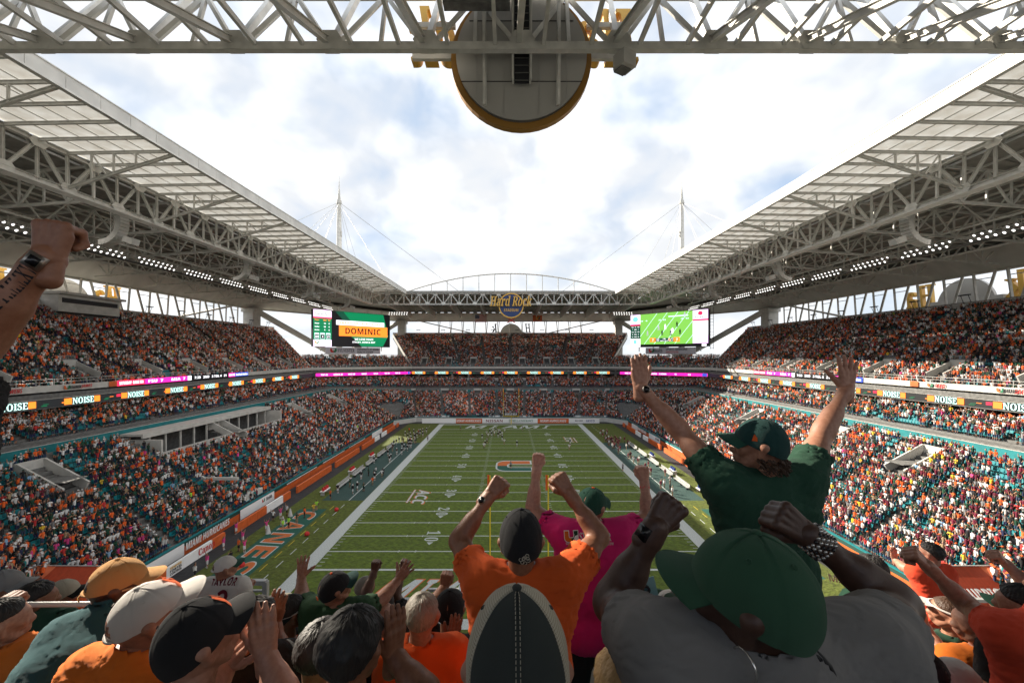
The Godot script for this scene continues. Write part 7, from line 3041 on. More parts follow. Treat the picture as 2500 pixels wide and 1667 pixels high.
func make_fans() -> void:
	make_head_shape()
	make_hands()
	var black: Material = M["cap_black"]
	who.orange = fan("man in orange tee and black cap, both fists raised, in the middle of the view", {
		"head": at(1272, 1330, 1.85), "neck": at(1273, 1410, 1.87), "sl": at(1178, 1424, 1.84), "sr": at(1378, 1418, 1.84), "el": at(1119, 1322, 2.06), "er": at(1464, 1312, 2.03),
		"wl": at(1195, 1210, 2.15), "wr": at(1389, 1203, 2.13), "to_l": Vector3(0.62, 0.72, -0.1), "to_r": Vector3(-0.55, 0.80, -0.1), "back_l": Vector3(-0.2, 0.3, 1), "back_r": Vector3(0.2, 0.3, 1), "hand_size": 1.10, "hip": at(1266, 1735, 1.8),
		"bulk": 1.12, "sleeve": 0.60, "skin": M["fan_skin_tan"], "shirt": M["tee_orange"], "pants": M["khaki"], "hair": M["hair_chestnut"], "cap": {"m": black, "tall": 0.030, "brim": black}, "fold": 0.008})
	who.pink = fan("man in bright pink tee and dark green cap, fists up, beyond the orange tee", {
		"head": at(1443, 1238, 2.75), "face": facing(0.7, -0.08, 0.1), "neck": at(1448, 1292, 2.76), "sl": at(1372, 1304, 2.74), "sr": at(1514, 1302, 2.74), "el": at(1300, 1242, 2.92), "er": at(1582, 1262, 2.90),
		"wl": at(1311, 1143, 2.98), "wr": at(1573, 1174, 2.98), "to_l": Vector3(0.15, 1, -0.1), "to_r": Vector3(-0.08, 1, -0.1), "hip": at(1452, 1530, 2.70), "hem": at(1450, 1590, 2.7), "bulk": 1.15, "hand_size": 1.05,
		"skin": M["fan_skin_pale"], "shirt": M["tee_pink"], "pants": M["tee_black"], "hair": M["hair_chestnut"], "cap": {"m": M["cap_green"], "brim": M["cap_green"], "button": M["tee_orange"]}, "fold": 0.007})
	who.green = fan("man in dark green tee and cap standing tall with both open hands spread high", {
		"head": at(1858, 1094, 1.90), "face": facing(-1.0, 0.05), "neck": at(1872, 1178, 1.93), "sl": at(1764, 1184, 1.90), "sr": at(1960, 1176, 1.93), "el": at(1662, 1052, 2.08), "er": at(2008, 1058, 2.08),
		"wl": at(1563, 945, 2.16), "wr": at(2068, 950, 2.15), "hand_l": "flat", "hand_r": "open", "to_l": Vector3(-0.02, 1, -0.05), "to_r": Vector3(0.10, 1, -0.05), "hip": at(1885, 1540, 1.93), "hand_size": 1.06, "sleeve": 0.55,
		"skin": M["fan_skin_fair"], "shirt": M["tee_green"], "hair": M["hair_chestnut"], "cap": {"m": M["cap_teal"], "brim": M["cap_green"], "button": M["tee_orange"], "tall": 0.008}, "fold": 0.008, "bulk": 1.05})
	who.grey = fan("woman in grey tee and faded green cap with both fists raised, close to the camera", {
		"head": at(1838, 1480, 0.79), "face": facing(-0.85, 0.02), "neck": at(1890, 1632, 0.77), "sl": at(1622, 1602, 0.82), "sr": at(2118, 1602, 0.83), "el": at(1494, 1476, 1.12), "er": at(2192, 1476, 1.05),
		"wl": at(1600, 1288, 1.12), "wr": at(1972, 1306, 1.09), "to_l": Vector3(0.55, 0.62, -0.1), "to_r": Vector3(-0.66, 0.50, -0.05), "back_l": Vector3(0, 0.35, 1), "back_r": Vector3(0, 0.35, 1), "hip": at(1880, 2400, 0.82), "arm": 1.02,
		"skin": M["fan_skin_dark"], "shirt": M["tee_grey"], "hair": M["hair_black"], "cap": {"m": M["cap_moss"], "brim": M["cap_moss"], "tall": 0.012}, "fold": 0.0035, "sleeve": 0.5, "bulk": 1.05, "wide": 0.18})
	who.trucker = fan("person in a backwards cap with charcoal front and cream netting, at the bottom edge", {
		"head": at(1262, 1650, 0.79), "skin": M["fan_skin_pale"], "shirt": M["tee_moss"], "hair": M["hair_chestnut"], "style": "far",
		"cap": {"m": M["cap_netting"], "front": M["cap_charcoal"], "backwards": true, "tall": 0.040, "button": M["cap_charcoal"], "eyelet": M["cap_charcoal"], "stitch": M["cap_stone"]}})
	who.darkhair = fan("man with thick black hair clapping, bottom edge left of the trucker cap", {
		"head": at(857, 1592, 1.32), "face": facing(0.15, -0.1), "er": at(1040, 1700, 1.30), "wr": at(960, 1600, 1.38), "hand_r": "flat", "to_r": Vector3(0.08, 1, 0.0), "back_r": Vector3(0.75, 0, 0.6),
		"skin": M["fan_skin_tan"], "shirt": M["tee_moss"], "hair": M["hair_black"], "style": "full"})
	who.boy = fan("boy with short dark hair half hidden behind the thick black hair", {"head": at(785, 1592, 1.65), "face": facing(0.3), "skin": M["fan_skin_tan"], "shirt": M["tee_moss"], "hair": M["hair_black"]})
	who.spread = fan("man in moss green tee and black cap holding both arms out wide", {
		"head": at(816, 1440, 3.0), "face": facing(0.75, 0.15), "neck": at(824, 1486, 3.0), "sl": at(762, 1494, 3.0), "sr": at(888, 1492, 3.0), "el": at(736, 1452, 3.17), "er": at(934, 1460, 3.15), "wl": at(735, 1409, 3.30), "wr": at(972, 1415, 3.30),
		"hand_l": "open", "hand_r": "open", "to_l": Vector3(0.05, 1, -0.1), "to_r": Vector3(0.6, 0.75, -0.1), "hip": at(792, 1650, 2.9), "bulk": 1.12, "skin": M["fan_skin_fair"], "shirt": M["tee_moss"], "hair": M["hair_grey"],
		"cap": {"m": black, "brim": M["cap_teal"], "button": M["tee_orange"], "open": false}})
	who.taylor = fan("young man in white jersey lettered TAYLOR and white cap by the front rail", {
		"head": at(548, 1388, 4.4), "face": facing(0.75), "neck": at(546, 1416, 4.42), "sl": at(504, 1434, 4.4), "sr": at(588, 1431, 4.4), "er": at(604, 1458, 4.5), "wr": at(607, 1440, 4.72), "to_r": Vector3(0.1, 1, 0), "skin": M["fan_skin_fair"], "shirt": M["tee_white"], "hair": M["hair_black"],
		"cap": {"m": M["cap_white"], "brim": M["cap_green"], "open": true}})
	who.ponytail = fan("woman in amber tee and white cap with a brown ponytail", {
		"head": at(364, 1512, 1.49), "face": facing(0.65, 0.24), "neck": at(325, 1606, 1.46), "sl": at(222, 1652, 1.43), "sr": at(420, 1650, 1.49), "skin": M["fan_skin_fair"], "shirt": M["tee_amber"], "hair": M["hair_chestnut"],
		"cap": {"m": M["cap_white"], "brim": M["cap_white"], "open": true}})
	who.blackcap = fan("person in black cap with an orange and white emblem, clapping", {
		"head": at(480, 1572, 1.32), "face": facing(0.55, 0.22), "el": at(505, 1700, 1.37), "wl": at(552, 1622, 1.46), "er": at(690, 1700, 1.37), "wr": at(648, 1598, 1.42), "hand_l": "flat", "hand_r": "flat", "to_l": Vector3(0.55, 0.8, 0), "back_l": Vector3(-0.6, 0.2, 0.8), "to_r": Vector3(-0.14, 1, -0.05), "back_r": Vector3(0.45, 0, 0.9), "hand_size": 1.05,
		"skin": M["fan_skin_pale"], "shirt": M["tee_black"], "hair": M["hair_black"], "cap": {"m": black, "brim": black, "tall": 0.01}, "sleeve": 0.25})
	who.teal = fan("broad man in dark teal tee and tan cap beside the white handrail", {
		"head": at(284, 1436, 1.96), "face": facing(0.75, -0.05), "neck": at(262, 1502, 1.88), "sl": at(160, 1560, 1.79), "sr": at(332, 1545, 1.90), "hip": at(160, 1800, 1.66), "bulk": 1.45, "el": at(110, 1680, 1.79), "skin": M["fan_skin_brown"], "shirt": M["tee_teal"], "hair": M["hair_black"], "style": "far",
		"cap": {"m": M["cap_tan"], "brim": M["cap_tan"], "open": true, "tail": true, "tall": 0.006}, "fold": 0.0035})
	fan("dark-haired man in green tee behind the white handrail", {"head": at(84, 1468, 2.9), "face": facing(0.7), "neck": at(82, 1500, 2.9), "skin": M["fan_skin_tan"], "shirt": M["tee_green"], "hair": M["hair_black"], "style": "full", "er": at(150, 1530, 2.9), "wr": at(60, 1556, 2.8)})
	fan("man in stone cap and orange tee reaching one arm out before the orange tarpaulin", {
		"head": at(150, 1455, 3.4), "face": facing(1.0), "sr": at(172, 1490, 3.4), "er": at(188, 1474, 3.55), "wr": at(212, 1447, 3.7), "hand_r": "flat", "to_r": Vector3(0.5, 0.7, -0.2), "skin": M["fan_skin_fair"], "shirt": M["tee_orange"], "hair": M["hair_chestnut"], "cap": {"m": M["cap_stone"], "brim": M["tee_black"]}})
	fan("bearded man in grey cap at the far left edge", {"head": at(6, 1438, 2.9), "face": facing(1.2), "er": at(30, 1478, 3.0), "wr": at(52, 1446, 3.1), "hand_r": "flat", "to_r": Vector3(0.7, 0.5, 0), "skin": M["fan_skin_fair"], "shirt": M["tee_green"], "hair": M["hair_chestnut"], "cap": {"m": M["cap_grey"], "brim": M["cap_grey"]}})
	who.lowleft = fan("person in orange tee at the lower left edge below the handrails", {"head": at(-8, 1528, 2.0), "face": facing(0.5), "neck": at(0, 1600, 2.0), "er": at(20, 1562, 2.1), "wr": at(22, 1500, 2.16), "to_r": Vector3(0, 1, 0), "skin": M["fan_skin_pale"], "shirt": M["tee_amber"], "hair": M["hair_black"]})
	who.tattoo = fan("person mostly outside the left edge raising a fist on a tattooed forearm", {
		"head": at(-330, 900, 0.94), "sr": at(-190, 1120, 0.85), "sl": at(-640, 1120, 0.92), "neck": at(-400, 1080, 0.90), "er": at(-70, 836, 0.98), "wr": at(116, 632, 1.02), "to_r": Vector3(0.04, 1, -0.1), "back_r": Vector3(0.1, 0.25, 1), "hand_size": 1.02, "arm": 1.05, "el": at(-700, 1400, 0.94),
		"skin": M["fan_skin_tan"], "shirt": M["tee_black"], "hair": M["hair_black"], "style": "far"})
	who.polo = fan("man with short grey hair in orange polo left of the man with the black cap", {
		"head": at(1029, 1506, 2.25), "neck": at(1026, 1580, 2.25), "sl": at(955, 1598, 2.25), "sr": at(1112, 1596, 2.25), "hip": at(1030, 1830, 2.2), "skin": M["fan_skin_fair"], "shirt": M["tee_orange"], "hair": M["hair_grey"], "fold": 0.004})
	who.clapper = fan("person in black cap and black tee clapping beside the grey-haired man", {
		"head": at(1098, 1490, 2.7), "er": at(1108, 1640, 2.5), "wr": at(1103, 1566, 2.5), "hand_r": "flat", "to_r": Vector3(0.22, 1, 0), "back_r": Vector3(0.35, 0, 1), "el": at(1064, 1470, 2.85), "wl": at(1084, 1434, 2.95), "to_l": Vector3(0.2, 1, 0), "skin": M["fan_skin_tan"], "shirt": M["tee_black"], "hair": M["hair_black"], "cap": {"m": black, "brim": black}})
	fan("dark-skinned fan by the rail with both fists raised between the spread arms", {
		"head": at(938, 1482, 3.8), "sl": at(906, 1508, 3.8), "sr": at(984, 1508, 3.8), "el": at(893, 1448, 3.95), "er": at(964, 1450, 3.95), "wl": at(913, 1395, 4.05), "wr": at(983, 1394, 4.05), "to_l": Vector3(0.15, 1, 0), "to_r": Vector3(0.25, 1, 0), "skin": M["fan_skin_brown"], "shirt": M["tee_black"], "hair": M["hair_black"]})
	fan("person with cropped grey hair in pale patterned shirt by the rail", {"head": at(890, 1438, 4.3), "face": facing(0.4), "neck": at(884, 1476, 4.3), "skin": M["fan_skin_tan"], "shirt": M["tee_white"], "hair": M["hair_grey"], "style": "far"})
	who.visor = fan("dark-haired woman in white visor and orange tee left of the spread arms", {"head": at(706, 1500, 3.0), "face": facing(0.6), "skin": M["fan_skin_tan"], "shirt": M["tee_orange"], "hair": M["hair_black"], "style": "full"})
	fan("person in small beige cap beyond the white visor", {"head": at(694, 1486, 3.8), "face": facing(0.5), "skin": M["fan_skin_tan"], "shirt": M["tee_black"], "hair": M["hair_chestnut"], "style": "far", "cap": {"m": M["cap_stone"], "brim": M["cap_stone"]}})
	fan("dark-haired person in black tee behind the clapping hands", {"head": at(614, 1532, 1.95), "face": facing(0.3), "neck": at(606, 1600, 1.95), "skin": M["fan_skin_tan"], "shirt": M["tee_black"], "hair": M["hair_black"], "style": "full", "er": at(690, 1620, 2.0), "wr": at(668, 1520, 2.1), "hand_r": "flat", "to_r": Vector3(0.2, 1, 0)})
	fan("bald man beyond the thick black hair", {"head": at(932, 1512, 3.1), "skin": M["fan_skin_pale"], "shirt": M["tee_black"]})
	# right-hand side
	who.reach = fan("man in red-orange tee at the right edge stretching one fist far out", {
		"head": at(2600, 1440, 1.98), "face": facing(-0.5), "neck": at(2570, 1500, 1.95), "sl": at(2458, 1552, 1.95), "sr": at(2680, 1560, 1.98), "el": at(2368, 1482, 2.26), "wl": at(2264, 1380, 2.28), "to_l": Vector3(-0.62, 0.72, -0.1), "back_l": Vector3(0.3, 0.8, 0.7), "hand_size": 1.05, "skin": M["fan_skin_fair"], "shirt": M["tee_red"], "hair": M["hair_black"], "sleeve": 0.45})
	fan("boy in orange tee with curly dark hair leaning towards the field", {
		"head": at(2276, 1352, 5.00), "face": facing(-0.4), "neck": at(2276, 1388, 5.00), "sl": at(2240, 1398, 4.96), "sr": at(2312, 1396, 5.00), "el": at(2208, 1386, 5.10), "wl": at(2186, 1366, 5.25), "hand_l": "flat", "to_l": Vector3(-0.2, 1, 0), "hip": at(2288, 1505, 4.90), "skin": M["fan_skin_pale"], "shirt": M["tee_red"], "hair": M["hair_black"], "style": "full"})
	who.whitevisor = fan("man in white visor and dark green jersey with a U on the collar", {"head": at(2318, 1500, 3.17), "face": facing(-0.9, 0.05), "neck": at(2326, 1560, 3.17), "sl": at(2262, 1575, 3.17), "sr": at(2398, 1578, 3.17), "skin": M["fan_skin_fair"], "shirt": M["tee_green"], "hair": M["hair_chestnut"]})
	fan("bald man in orange tee looking left below the outstretched arm", {
		"head": at(2384, 1524, 2.62), "face": facing(-1.25), "neck": at(2404, 1592, 2.62), "sl": at(2330, 1618, 2.62), "sr": at(2480, 1622, 2.56), "el": at(2302, 1600, 2.81), "wl": at(2256, 1524, 2.93), "hand_l": "open", "to_l": Vector3(-0.3, 1, 0), "back_l": Vector3(-0.3, 0, -1), "skin": M["fan_skin_pale"], "shirt": M["tee_amber"]})
	fan("person beyond the right edge holding up one fist in the sun", {"head": at(2610, 1420, 2.81), "sl": at(2560, 1500, 2.75), "sr": at(2720, 1500, 2.75), "neck": at(2640, 1490, 2.81), "el": at(2520, 1436, 2.95), "wl": at(2456, 1374, 3.05), "to_l": Vector3(-0.6, 0.7, 0), "back_l": Vector3(0.2, 0.8, 0.6), "skin": M["fan_skin_pale"], "shirt": M["tee_orange"], "hair": M["hair_chestnut"]})
	fan("person in green cap with an open palm raised near the right edge", {"head": at(2468, 1484, 3.66), "face": facing(-0.5), "el": at(2436, 1520, 3.78), "wl": at(2438, 1490, 3.84), "hand_l": "flat", "to_l": Vector3(-0.15, 1, 0), "back_l": Vector3(0, 0, -1), "skin": M["fan_skin_pale"], "shirt": M["tee_green"], "hair": M["hair_chestnut"], "cap": {"m": M["cap_green"], "brim": M["cap_green"]}})
	fan("dark-haired person with glasses at the right edge", {"head": at(2502, 1484, 2.44), "face": facing(-0.6), "skin": M["fan_skin_fair"], "shirt": M["tee_black"], "hair": M["hair_black"], "style": "full"})
	who.raglan = fan("person in black and white jersey low at the right", {"head": at(2252, 1640, 2.32), "face": facing(-0.3), "neck": at(2262, 1640, 2.32), "skin": M["fan_skin_fair"], "shirt": M["tee_white"], "hair": M["hair_black"]})
	fan("person in grey cap below the raised pink sleeve", {"head": at(1640, 1488, 3.0), "face": facing(0.2), "skin": M["fan_skin_fair"], "shirt": M["tee_green"], "hair": M["hair_chestnut"], "style": "far", "cap": {"m": M["cap_grey"], "brim": M["cap_grey"]}})
	fan("person in dark green cap near the front rail", {"head": at(1684, 1452, 4.0), "skin": M["fan_skin_fair"], "shirt": M["tee_green"], "hair": M["hair_chestnut"], "style": "far", "cap": {"m": M["cap_green"], "brim": M["cap_green"]}})
	fan("person in mid green cap left of the grey cap", {"head": at(1612, 1478, 3.6), "skin": M["fan_skin_pale"], "shirt": M["tee_orange"], "hair": M["hair_chestnut"], "style": "far", "cap": {"m": M["cap_moss"], "brim": M["cap_green"]}})
	who.blondband = fan("blond woman in green cap behind the faded green brim", {"head": at(1694, 1508, 2.3), "face": facing(-0.5), "skin": M["fan_skin_fair"], "shirt": M["tee_teal"], "hair": M["hair_blond"], "cap": {"m": M["cap_moss"], "brim": M["cap_moss"], "open": true}})
	fan("blond child below the raised dark arm", {"head": at(1522, 1690, 1.25), "skin": M["fan_skin_pale"], "shirt": M["tee_black"], "hair": M["hair_blond"], "style": "full", "size": 0.9})
	fan("person with dark curly hair right of the dark green tee", {"head": at(2128, 1392, 3.6), "face": facing(-0.3), "skin": M["fan_skin_tan"], "shirt": M["tee_green"], "hair": M["hair_black"], "style": "full"})
	run_jobs()
	finish_fans()
	fan_details()


func fan_details() -> void:
	var white: Material = M["white_print"]
	# wrists
	wrist_band(who.orange, "r", 0.12, 0.034, 0.020, M["band_red"])
	wrist_band(who.orange, "l", 0.16, 0.035, 0.016, M["watch_steel"], "watch_strap")
	watch(who.orange, "l", 0.16, M["watch_steel"], M["watch_black"], Vector3(-0.6, 0.3, 0.8), true)
	wrist_band(who.pink, "l", 0.10, 0.034, 0.022, M["watch_black"], "watch_strap")
	wrist_band(who.pink, "l", 0.01, 0.033, 0.012, M["band_red"])
	wrist_band(who.pink, "r", 0.16, 0.035, 0.024, M["band_red"])
	wrist_band(who.green, "l", 0.10, 0.0335, 0.020, M["watch_black"], "watch_strap")
	watch(who.green, "l", 0.10, M["watch_steel"], M["watch_black"], Vector3(0.3, 0, 1), true)
	wrist_band(who.green, "r", 0.10, 0.0335, 0.010, M["band_red"])
	wrist_band(who.grey, "l", 0.10, 0.034, 0.026, M["watch_black"], "watch_strap")
	watch(who.grey, "l", 0.10, M["watch_black"], M["watch_black"], Vector3(-0.9, 0.2, 0.5), false)
	wrist_band(who.tattoo, "r", 0.05, 0.036, 0.022, M["watch_black"], "watch_strap")
	watch(who.tattoo, "r", 0.05, M["watch_steel"], M["watch_black"], Vector3(0.6, 0.3, 0.8), false)
	wrist_band(who.spread, "l", 0.10, 0.034, 0.022, M["watch_black"], "watch_strap")
	wrist_band(who.darkhair, "r", 0.06, 0.0335, 0.007, M["watch_black"])
	wrist_band(who.lowleft, "r", 0.10, 0.034, 0.012, M["watch_black"])
	# beaded bracelets, five strands
	var e: Vector3 = who.grey.er
	var p: Vector3 = who.grey.wr
	var dirn := (e - p).normalized()
	var x := dirn.cross(Vector3.UP).normalized()
	var y := dirn.cross(x)
	var beads := Mb.new()
	var darks := Mb.new()
	for k in 5:
		for q in 20:
			var a := TAU * (q + k * 0.5) / 20.0
			var c := p + dirn * (0.004 + k * 0.0105) + (x * cos(a) + y * sin(a)) * (0.0355 + 0.0012 * sin(a * 3.0 + k))
			(beads if (q + k) % 3 else darks).ball(c, Vector3(0.0052, 0.0052, 0.0052), 8, 6)
	tag(part(who.grey.node, "bracelet_bead", beads.mesh(), M["bead_silver"], who.grey.back), "", "", "", "stuff")
	tag(part(who.grey.node, "dark_bead", darks.mesh(), M["watch_black"], who.grey.back), "", "", "", "stuff")
	# rings, hoop earring, long nails
	var ring := Mb.new()
	var h: Transform3D = Transform3D(Basis(), -who.grey.back.origin) * who.grey.ht
	var ear := h * Vector3(-0.088, -0.035, 0.004)
	var pts := []
	var rad := []
	for q in 25:
		var a := TAU * q / 24.0
		pts.append(ear + Vector3(sin(a) * 0.006, -0.028 + cos(a) * 0.028, sin(a) * 0.027))
		rad.append(0.0022)
	ring.ring_tube(pts, rad, 8, false)
	part(who.grey.node, "hoop_earring", ring.mesh(), M["bead_silver"], who.grey.back)
	ear = h * Vector3(0.088, -0.035, 0.004)
	# emblems on shirts and caps
	print_on(who.taylor, "lettering", "TAYLOR", 0.055, 0.26, M["maroon_print"], 541, 1426, 4.3)
	print_on(who.taylor, "lettering", "2", 0.20, 0.11, M["maroon_print"], 545, 1465, 4.3)
	shirt_emblem(who.pink, 1396, 1315, 2.62, 0.085, 0.06)
	print_on(who.pink, "lettering", "SYLVESTER", 0.045, 0.20, M["white_print"], 1455, 1316, 2.62, 0.0, 0.0, true)
	print_on(who.pink, "lettering", "UNIVERSITY OF MIAMI HEALTH SYSTEM", 0.014, 0.30, M["white_print"], 1440, 1330, 2.62)
	print_on(who.whitevisor, "lettering", "U", 0.035, 0.035, M["cap_stone"], 2338, 1546, 2.5)
	print_on(who.whitevisor, "lettering", "MIAMI", 0.05, 0.20, M["cap_stone"], 2330, 1580, 2.5)
	cap_emblem(who.orange, Vector3(0.012, -0.010, 0.116), M["cap_stone"])
	cap_letter(who.spread, "U", Vector3(-0.005, 0.004, 0.119), 0.024, M["tee_orange"])
	cap_flag(who.green)
	cap_patch(who.blackcap, M["tee_orange"], M["cap_white"])
	cap_patch(who.ponytail, M["tee_orange"], M["cap_white"])
	cap_patch_front(who.trucker)
	# hair that hangs out
	var gh: Transform3D = Transform3D(Basis(), -who.green.back.origin) * who.green.ht
	for q in 26:
		var a := lerpf(-1.5, 1.6, q / 25.0)
		var base := gh * Vector3(sin(a) * 0.088, -0.030 - 0.012 * (q % 3), cos(a) * 0.098)
		curl_lock(who.green, base, M["hair_chestnut"], 400 + q)
	var pony := [at(302, 1536, 1.58), at(284, 1556, 1.54), at(264, 1586, 1.48), at(250, 1618, 1.44), at(250, 1664, 1.40)]
	var local := []
	for q in pony:
		local.append(who.ponytail.back * q)
	strands(who.ponytail.node, "ponytail", local, 0.017, 130, 0.0035, M["hair_chestnut"], 9, 0.003)
	var loop := [who.ponytail.back * at(302, 1540, 1.57), who.ponytail.back * at(284, 1524, 1.58), who.ponytail.back * at(272, 1540, 1.56), who.ponytail.back * at(282, 1560, 1.54)]
	strands(who.ponytail.node, "hair_loop", loop, 0.010, 40, 0.003, M["hair_chestnut"], 12, 0.003)
	var gr: Transform3D = Transform3D(Basis(), -who.grey.back.origin) * who.grey.ht
	var fall := [who.grey.back * (gr * Vector3(0.0, -0.040, 0.082)), who.grey.back * (gr * Vector3(0.0, -0.10, 0.085)), who.grey.back * (gr * Vector3(0.01, -0.15, 0.07))]
	strands(who.grey.node, "nape_hair", fall, 0.026, 90, 0.005, M["hair_black"], 15, 0.002)
	# white visors
	for w in [who.visor, who.whitevisor]:
		var vb := Mb.new()
		var ps := []
		var rs := []
		for q in 41:
			var a := TAU * q / 40.0
			ps.append(Vector3(sin(a) * 0.094, 0.046 + 0.010 * cos(a), 0.002 - cos(a) * 0.116))
			rs.append(0.014)
		vb.ring_tube(ps, rs, 6, false, 0.35)
		part(w.node, "visor_band", vb.mesh(), M["cap_white"], w.ht)
		var bill := Mb.new()
		bill.ball(Vector3(0, 0.046, -0.135), Vector3(0.075, 0.008, 0.07), 16, 8)
		part(w.node, "visor_bill", bill.mesh(), M["cap_white"], w.ht)
	# tattoo along the forearm and on the upper arm
	tattoo_line(who.tattoo, "CAL.SEPT.MMXV")
	var dot := Mb.new()
	var tp: Vector3 = who.green.sl.lerp(who.green.el, 0.72)
	dot.ball(who.green.back * (tp + Vector3(-0.008, 0.004, 0.040)), Vector3(0.022, 0.024, 0.012), 12, 8)
	part(who.green.node, "tattoo", dot.mesh(), M["tattoo_ink"])
	# glasses of the man with the tan cap
	var gt: Transform3D = who.teal.ht
	beam(who.teal.node, "glasses_arm", gt * Vector3(0.088, 0.018, 0.0), gt * Vector3(0.078, 0.016, -0.095), 0.006, 0.006, M["watch_steel"])


func watch(rec: Dictionary, side: String, f: float, rim: Material, face_m: Material, out: Vector3, round_: bool) -> void:
	var e: Vector3 = rec["e" + side]
	var w: Vector3 = rec["w" + side]
	var d := (w - e).normalized()
	var n := (out - d * out.dot(d)).normalized()
	var c := w.lerp(e, f) + n * 0.034
	var t := Transform3D(Basis(n.cross(d), n, d), c)
	var b := Mb.new()
	if round_:
		b.ring_tube([Vector3(0, -0.006, 0), Vector3(0, 0.005, 0), Vector3(0, 0.007, 0)], [0.020, 0.020, 0.018], 20)
	else:
		b.ring_tube([Vector3(0, -0.006, 0), Vector3(0, 0.006, 0), Vector3(0, 0.008, 0)], [0.026, 0.026, 0.023], 4)
	part(rec.node, "watch_case", b.mesh(), rim, rec.back * t * Transform3D(Basis(Vector3.UP, PI / 4 if not round_ else 0.0), Vector3.ZERO))
	b = Mb.new()
	b.ring_tube([Vector3(0, 0.0065, 0), Vector3(0, 0.0085, 0)], [0.016, 0.016], 16 if round_ else 4)
	part(rec.node, "watch_face", b.mesh(), face_m, rec.back * t * Transform3D(Basis(Vector3.UP, PI / 4 if not round_ else 0.0), Vector3.ZERO))


func shirt_emblem(rec: Dictionary, u: float, v: float, d: float, w: float, h: float) -> void:
	var host := Node3D.new()
	u_emblem(host, "emblem", Vector3.ZERO, Vector3.RIGHT, Vector3.UP, w, h, M["tee_amber"], M["tee_green"], M["white_print"])
	var t := Transform3D(Basis(), at(u, v, d))
	for c in host.get_children():
		var lift := 0.0
		var mi: MeshInstance3D = c
		if mi.material_override != M["white_print"]:
			drop_on(rec, "emblem", mi.mesh, t, mi.material_override)
		else:
			drop_on(rec, "emblem_outline", mi.mesh, t.translated(Vector3(0, 0, 0)), mi.material_override)
	host.free()


func cap_letter(rec: Dictionary, words: String, p: Vector3, size: float, m: Material) -> void:
	lettering(rec.node, "cap_letter", words, size, m, rec.ht * p, rec.ht.basis.x, rec.ht.basis.y, size * 1.2, 0.0, false, 0.004)


func cap_emblem(rec: Dictionary, p: Vector3, m: Material) -> void:
	# small raised scroll embroidered at the back of the black cap
	var b := Mb.new()
	var r := RandomNumberGenerator.new()
	r.seed = 8
	for k in 9:
		var c := Vector3(r.randf_range(-0.018, 0.018), r.randf_range(-0.016, 0.018), 0.0)
		var pts := []
		var rad := []
		for q in 8:
			var a := TAU * q / 7.0 * 0.8 + k
			pts.append(p + c + Vector3(cos(a) * 0.0075, sin(a) * 0.0065, -0.05 * c.x * c.x * 10.0))
			rad.append(0.0016)
		b.ring_tube(pts, rad, 5)
	part(rec.node, "embroidery", b.mesh(), m, rec.ht)


func cap_flag(rec: Dictionary) -> void:
	# small orange flame mark low on the left side of the dark green cap
	var b := Mb.new()
	b.quad(Vector3(-0.099, 0.046, -0.035), Vector3(-0.100, 0.078, -0.026), Vector3(-0.100, 0.062, -0.014), Vector3(-0.0995, 0.046, -0.012))
	part(rec.node, "cap_flame", b.mesh(), M["tee_orange"], rec.ht)


func cap_patch(rec: Dictionary, m: Material, edge: Material) -> void:
	# emblem on the front panel, seen edge-on over the top of the crown
	var bx := Mb.new()
	for k in 2:
		for i in 8:
			var th0 := lerpf(-0.34, 0.34, i / 8.0)
			var th1 := lerpf(-0.34, 0.34, (i + 1) / 8.0)
			if k == 1 and (i == 3 or i == 4):
				continue
			var lo := 0.98 if k == 0 else 0.62
			var hi := 1.22 if k == 0 else 0.98
			var q := []
			for c in [[th0, lo], [th1, lo], [th1, hi], [th0, hi]]:
				var d := Vector3(sin(c[1]) * sin(c[0]), cos(c[1]), -sin(c[1]) * cos(c[0]))
				q.append(Vector3(0, 0.022, 0.004) + d * Vector3(0.098, 0.118, 0.113) + d * 0.008)
			bx.quad(q[0], q[1], q[2], q[3])
	part(rec.node, "cap_emblem", bx.mesh(), m, rec.ht)


func cap_patch_front(rec: Dictionary) -> void:
	# orange and white blocks of the emblem low on the charcoal panel
	var t: Transform3D = rec.ht
	for s in [-1.0, 1.0]:
		var b := Mb.new()
		for r in 6:
			var f0 := 1.16 + r * 0.05
			var f1 := f0 + 0.05
			var q := []
			for c in [[s * 0.16, f0], [s * 0.46, f0], [s * 0.46, f1], [s * 0.16, f1]]:
				var d := Vector3(sin(c[1]) * sin(c[0]), cos(c[1]), sin(c[1]) * cos(c[0]))
				q.append(Vector3(0, 0.022, -0.004) + d * Vector3(0.098, 0.148, 0.113) + d * 0.0045)
			b.quad(q[0], q[1], q[2], q[3])
		part(rec.node, "cap_emblem", b.mesh(), M["tee_orange"] if s < 0 else M["cap_stone"], t)


func curl_lock(rec: Dictionary, p: Vector3, m: Material, seed_: int) -> void:
	var r := RandomNumberGenerator.new()
	r.seed = seed_
	var b := Mb.new()
	for k in 3:
		var pts := []
		var rad := []
		var ph := r.randf() * TAU
		var o := Vector3(r.randf_range(-0.012, 0.012), 0, r.randf_range(-0.006, 0.006))
		for q in 10:
			var f := q / 9.0
			pts.append(rec.back * (p + o + Vector3(sin(ph + f * 8.0) * 0.009, -0.045 * f, cos(ph + f * 8.0) * 0.009 + 0.012 * f)))
			rad.append(0.0042 * (1.0 - f * 0.5))
		b.ring_tube(pts, rad, 5)
	tag(part(rec.node, "curl", b.mesh(), m), "", "", "", "stuff")


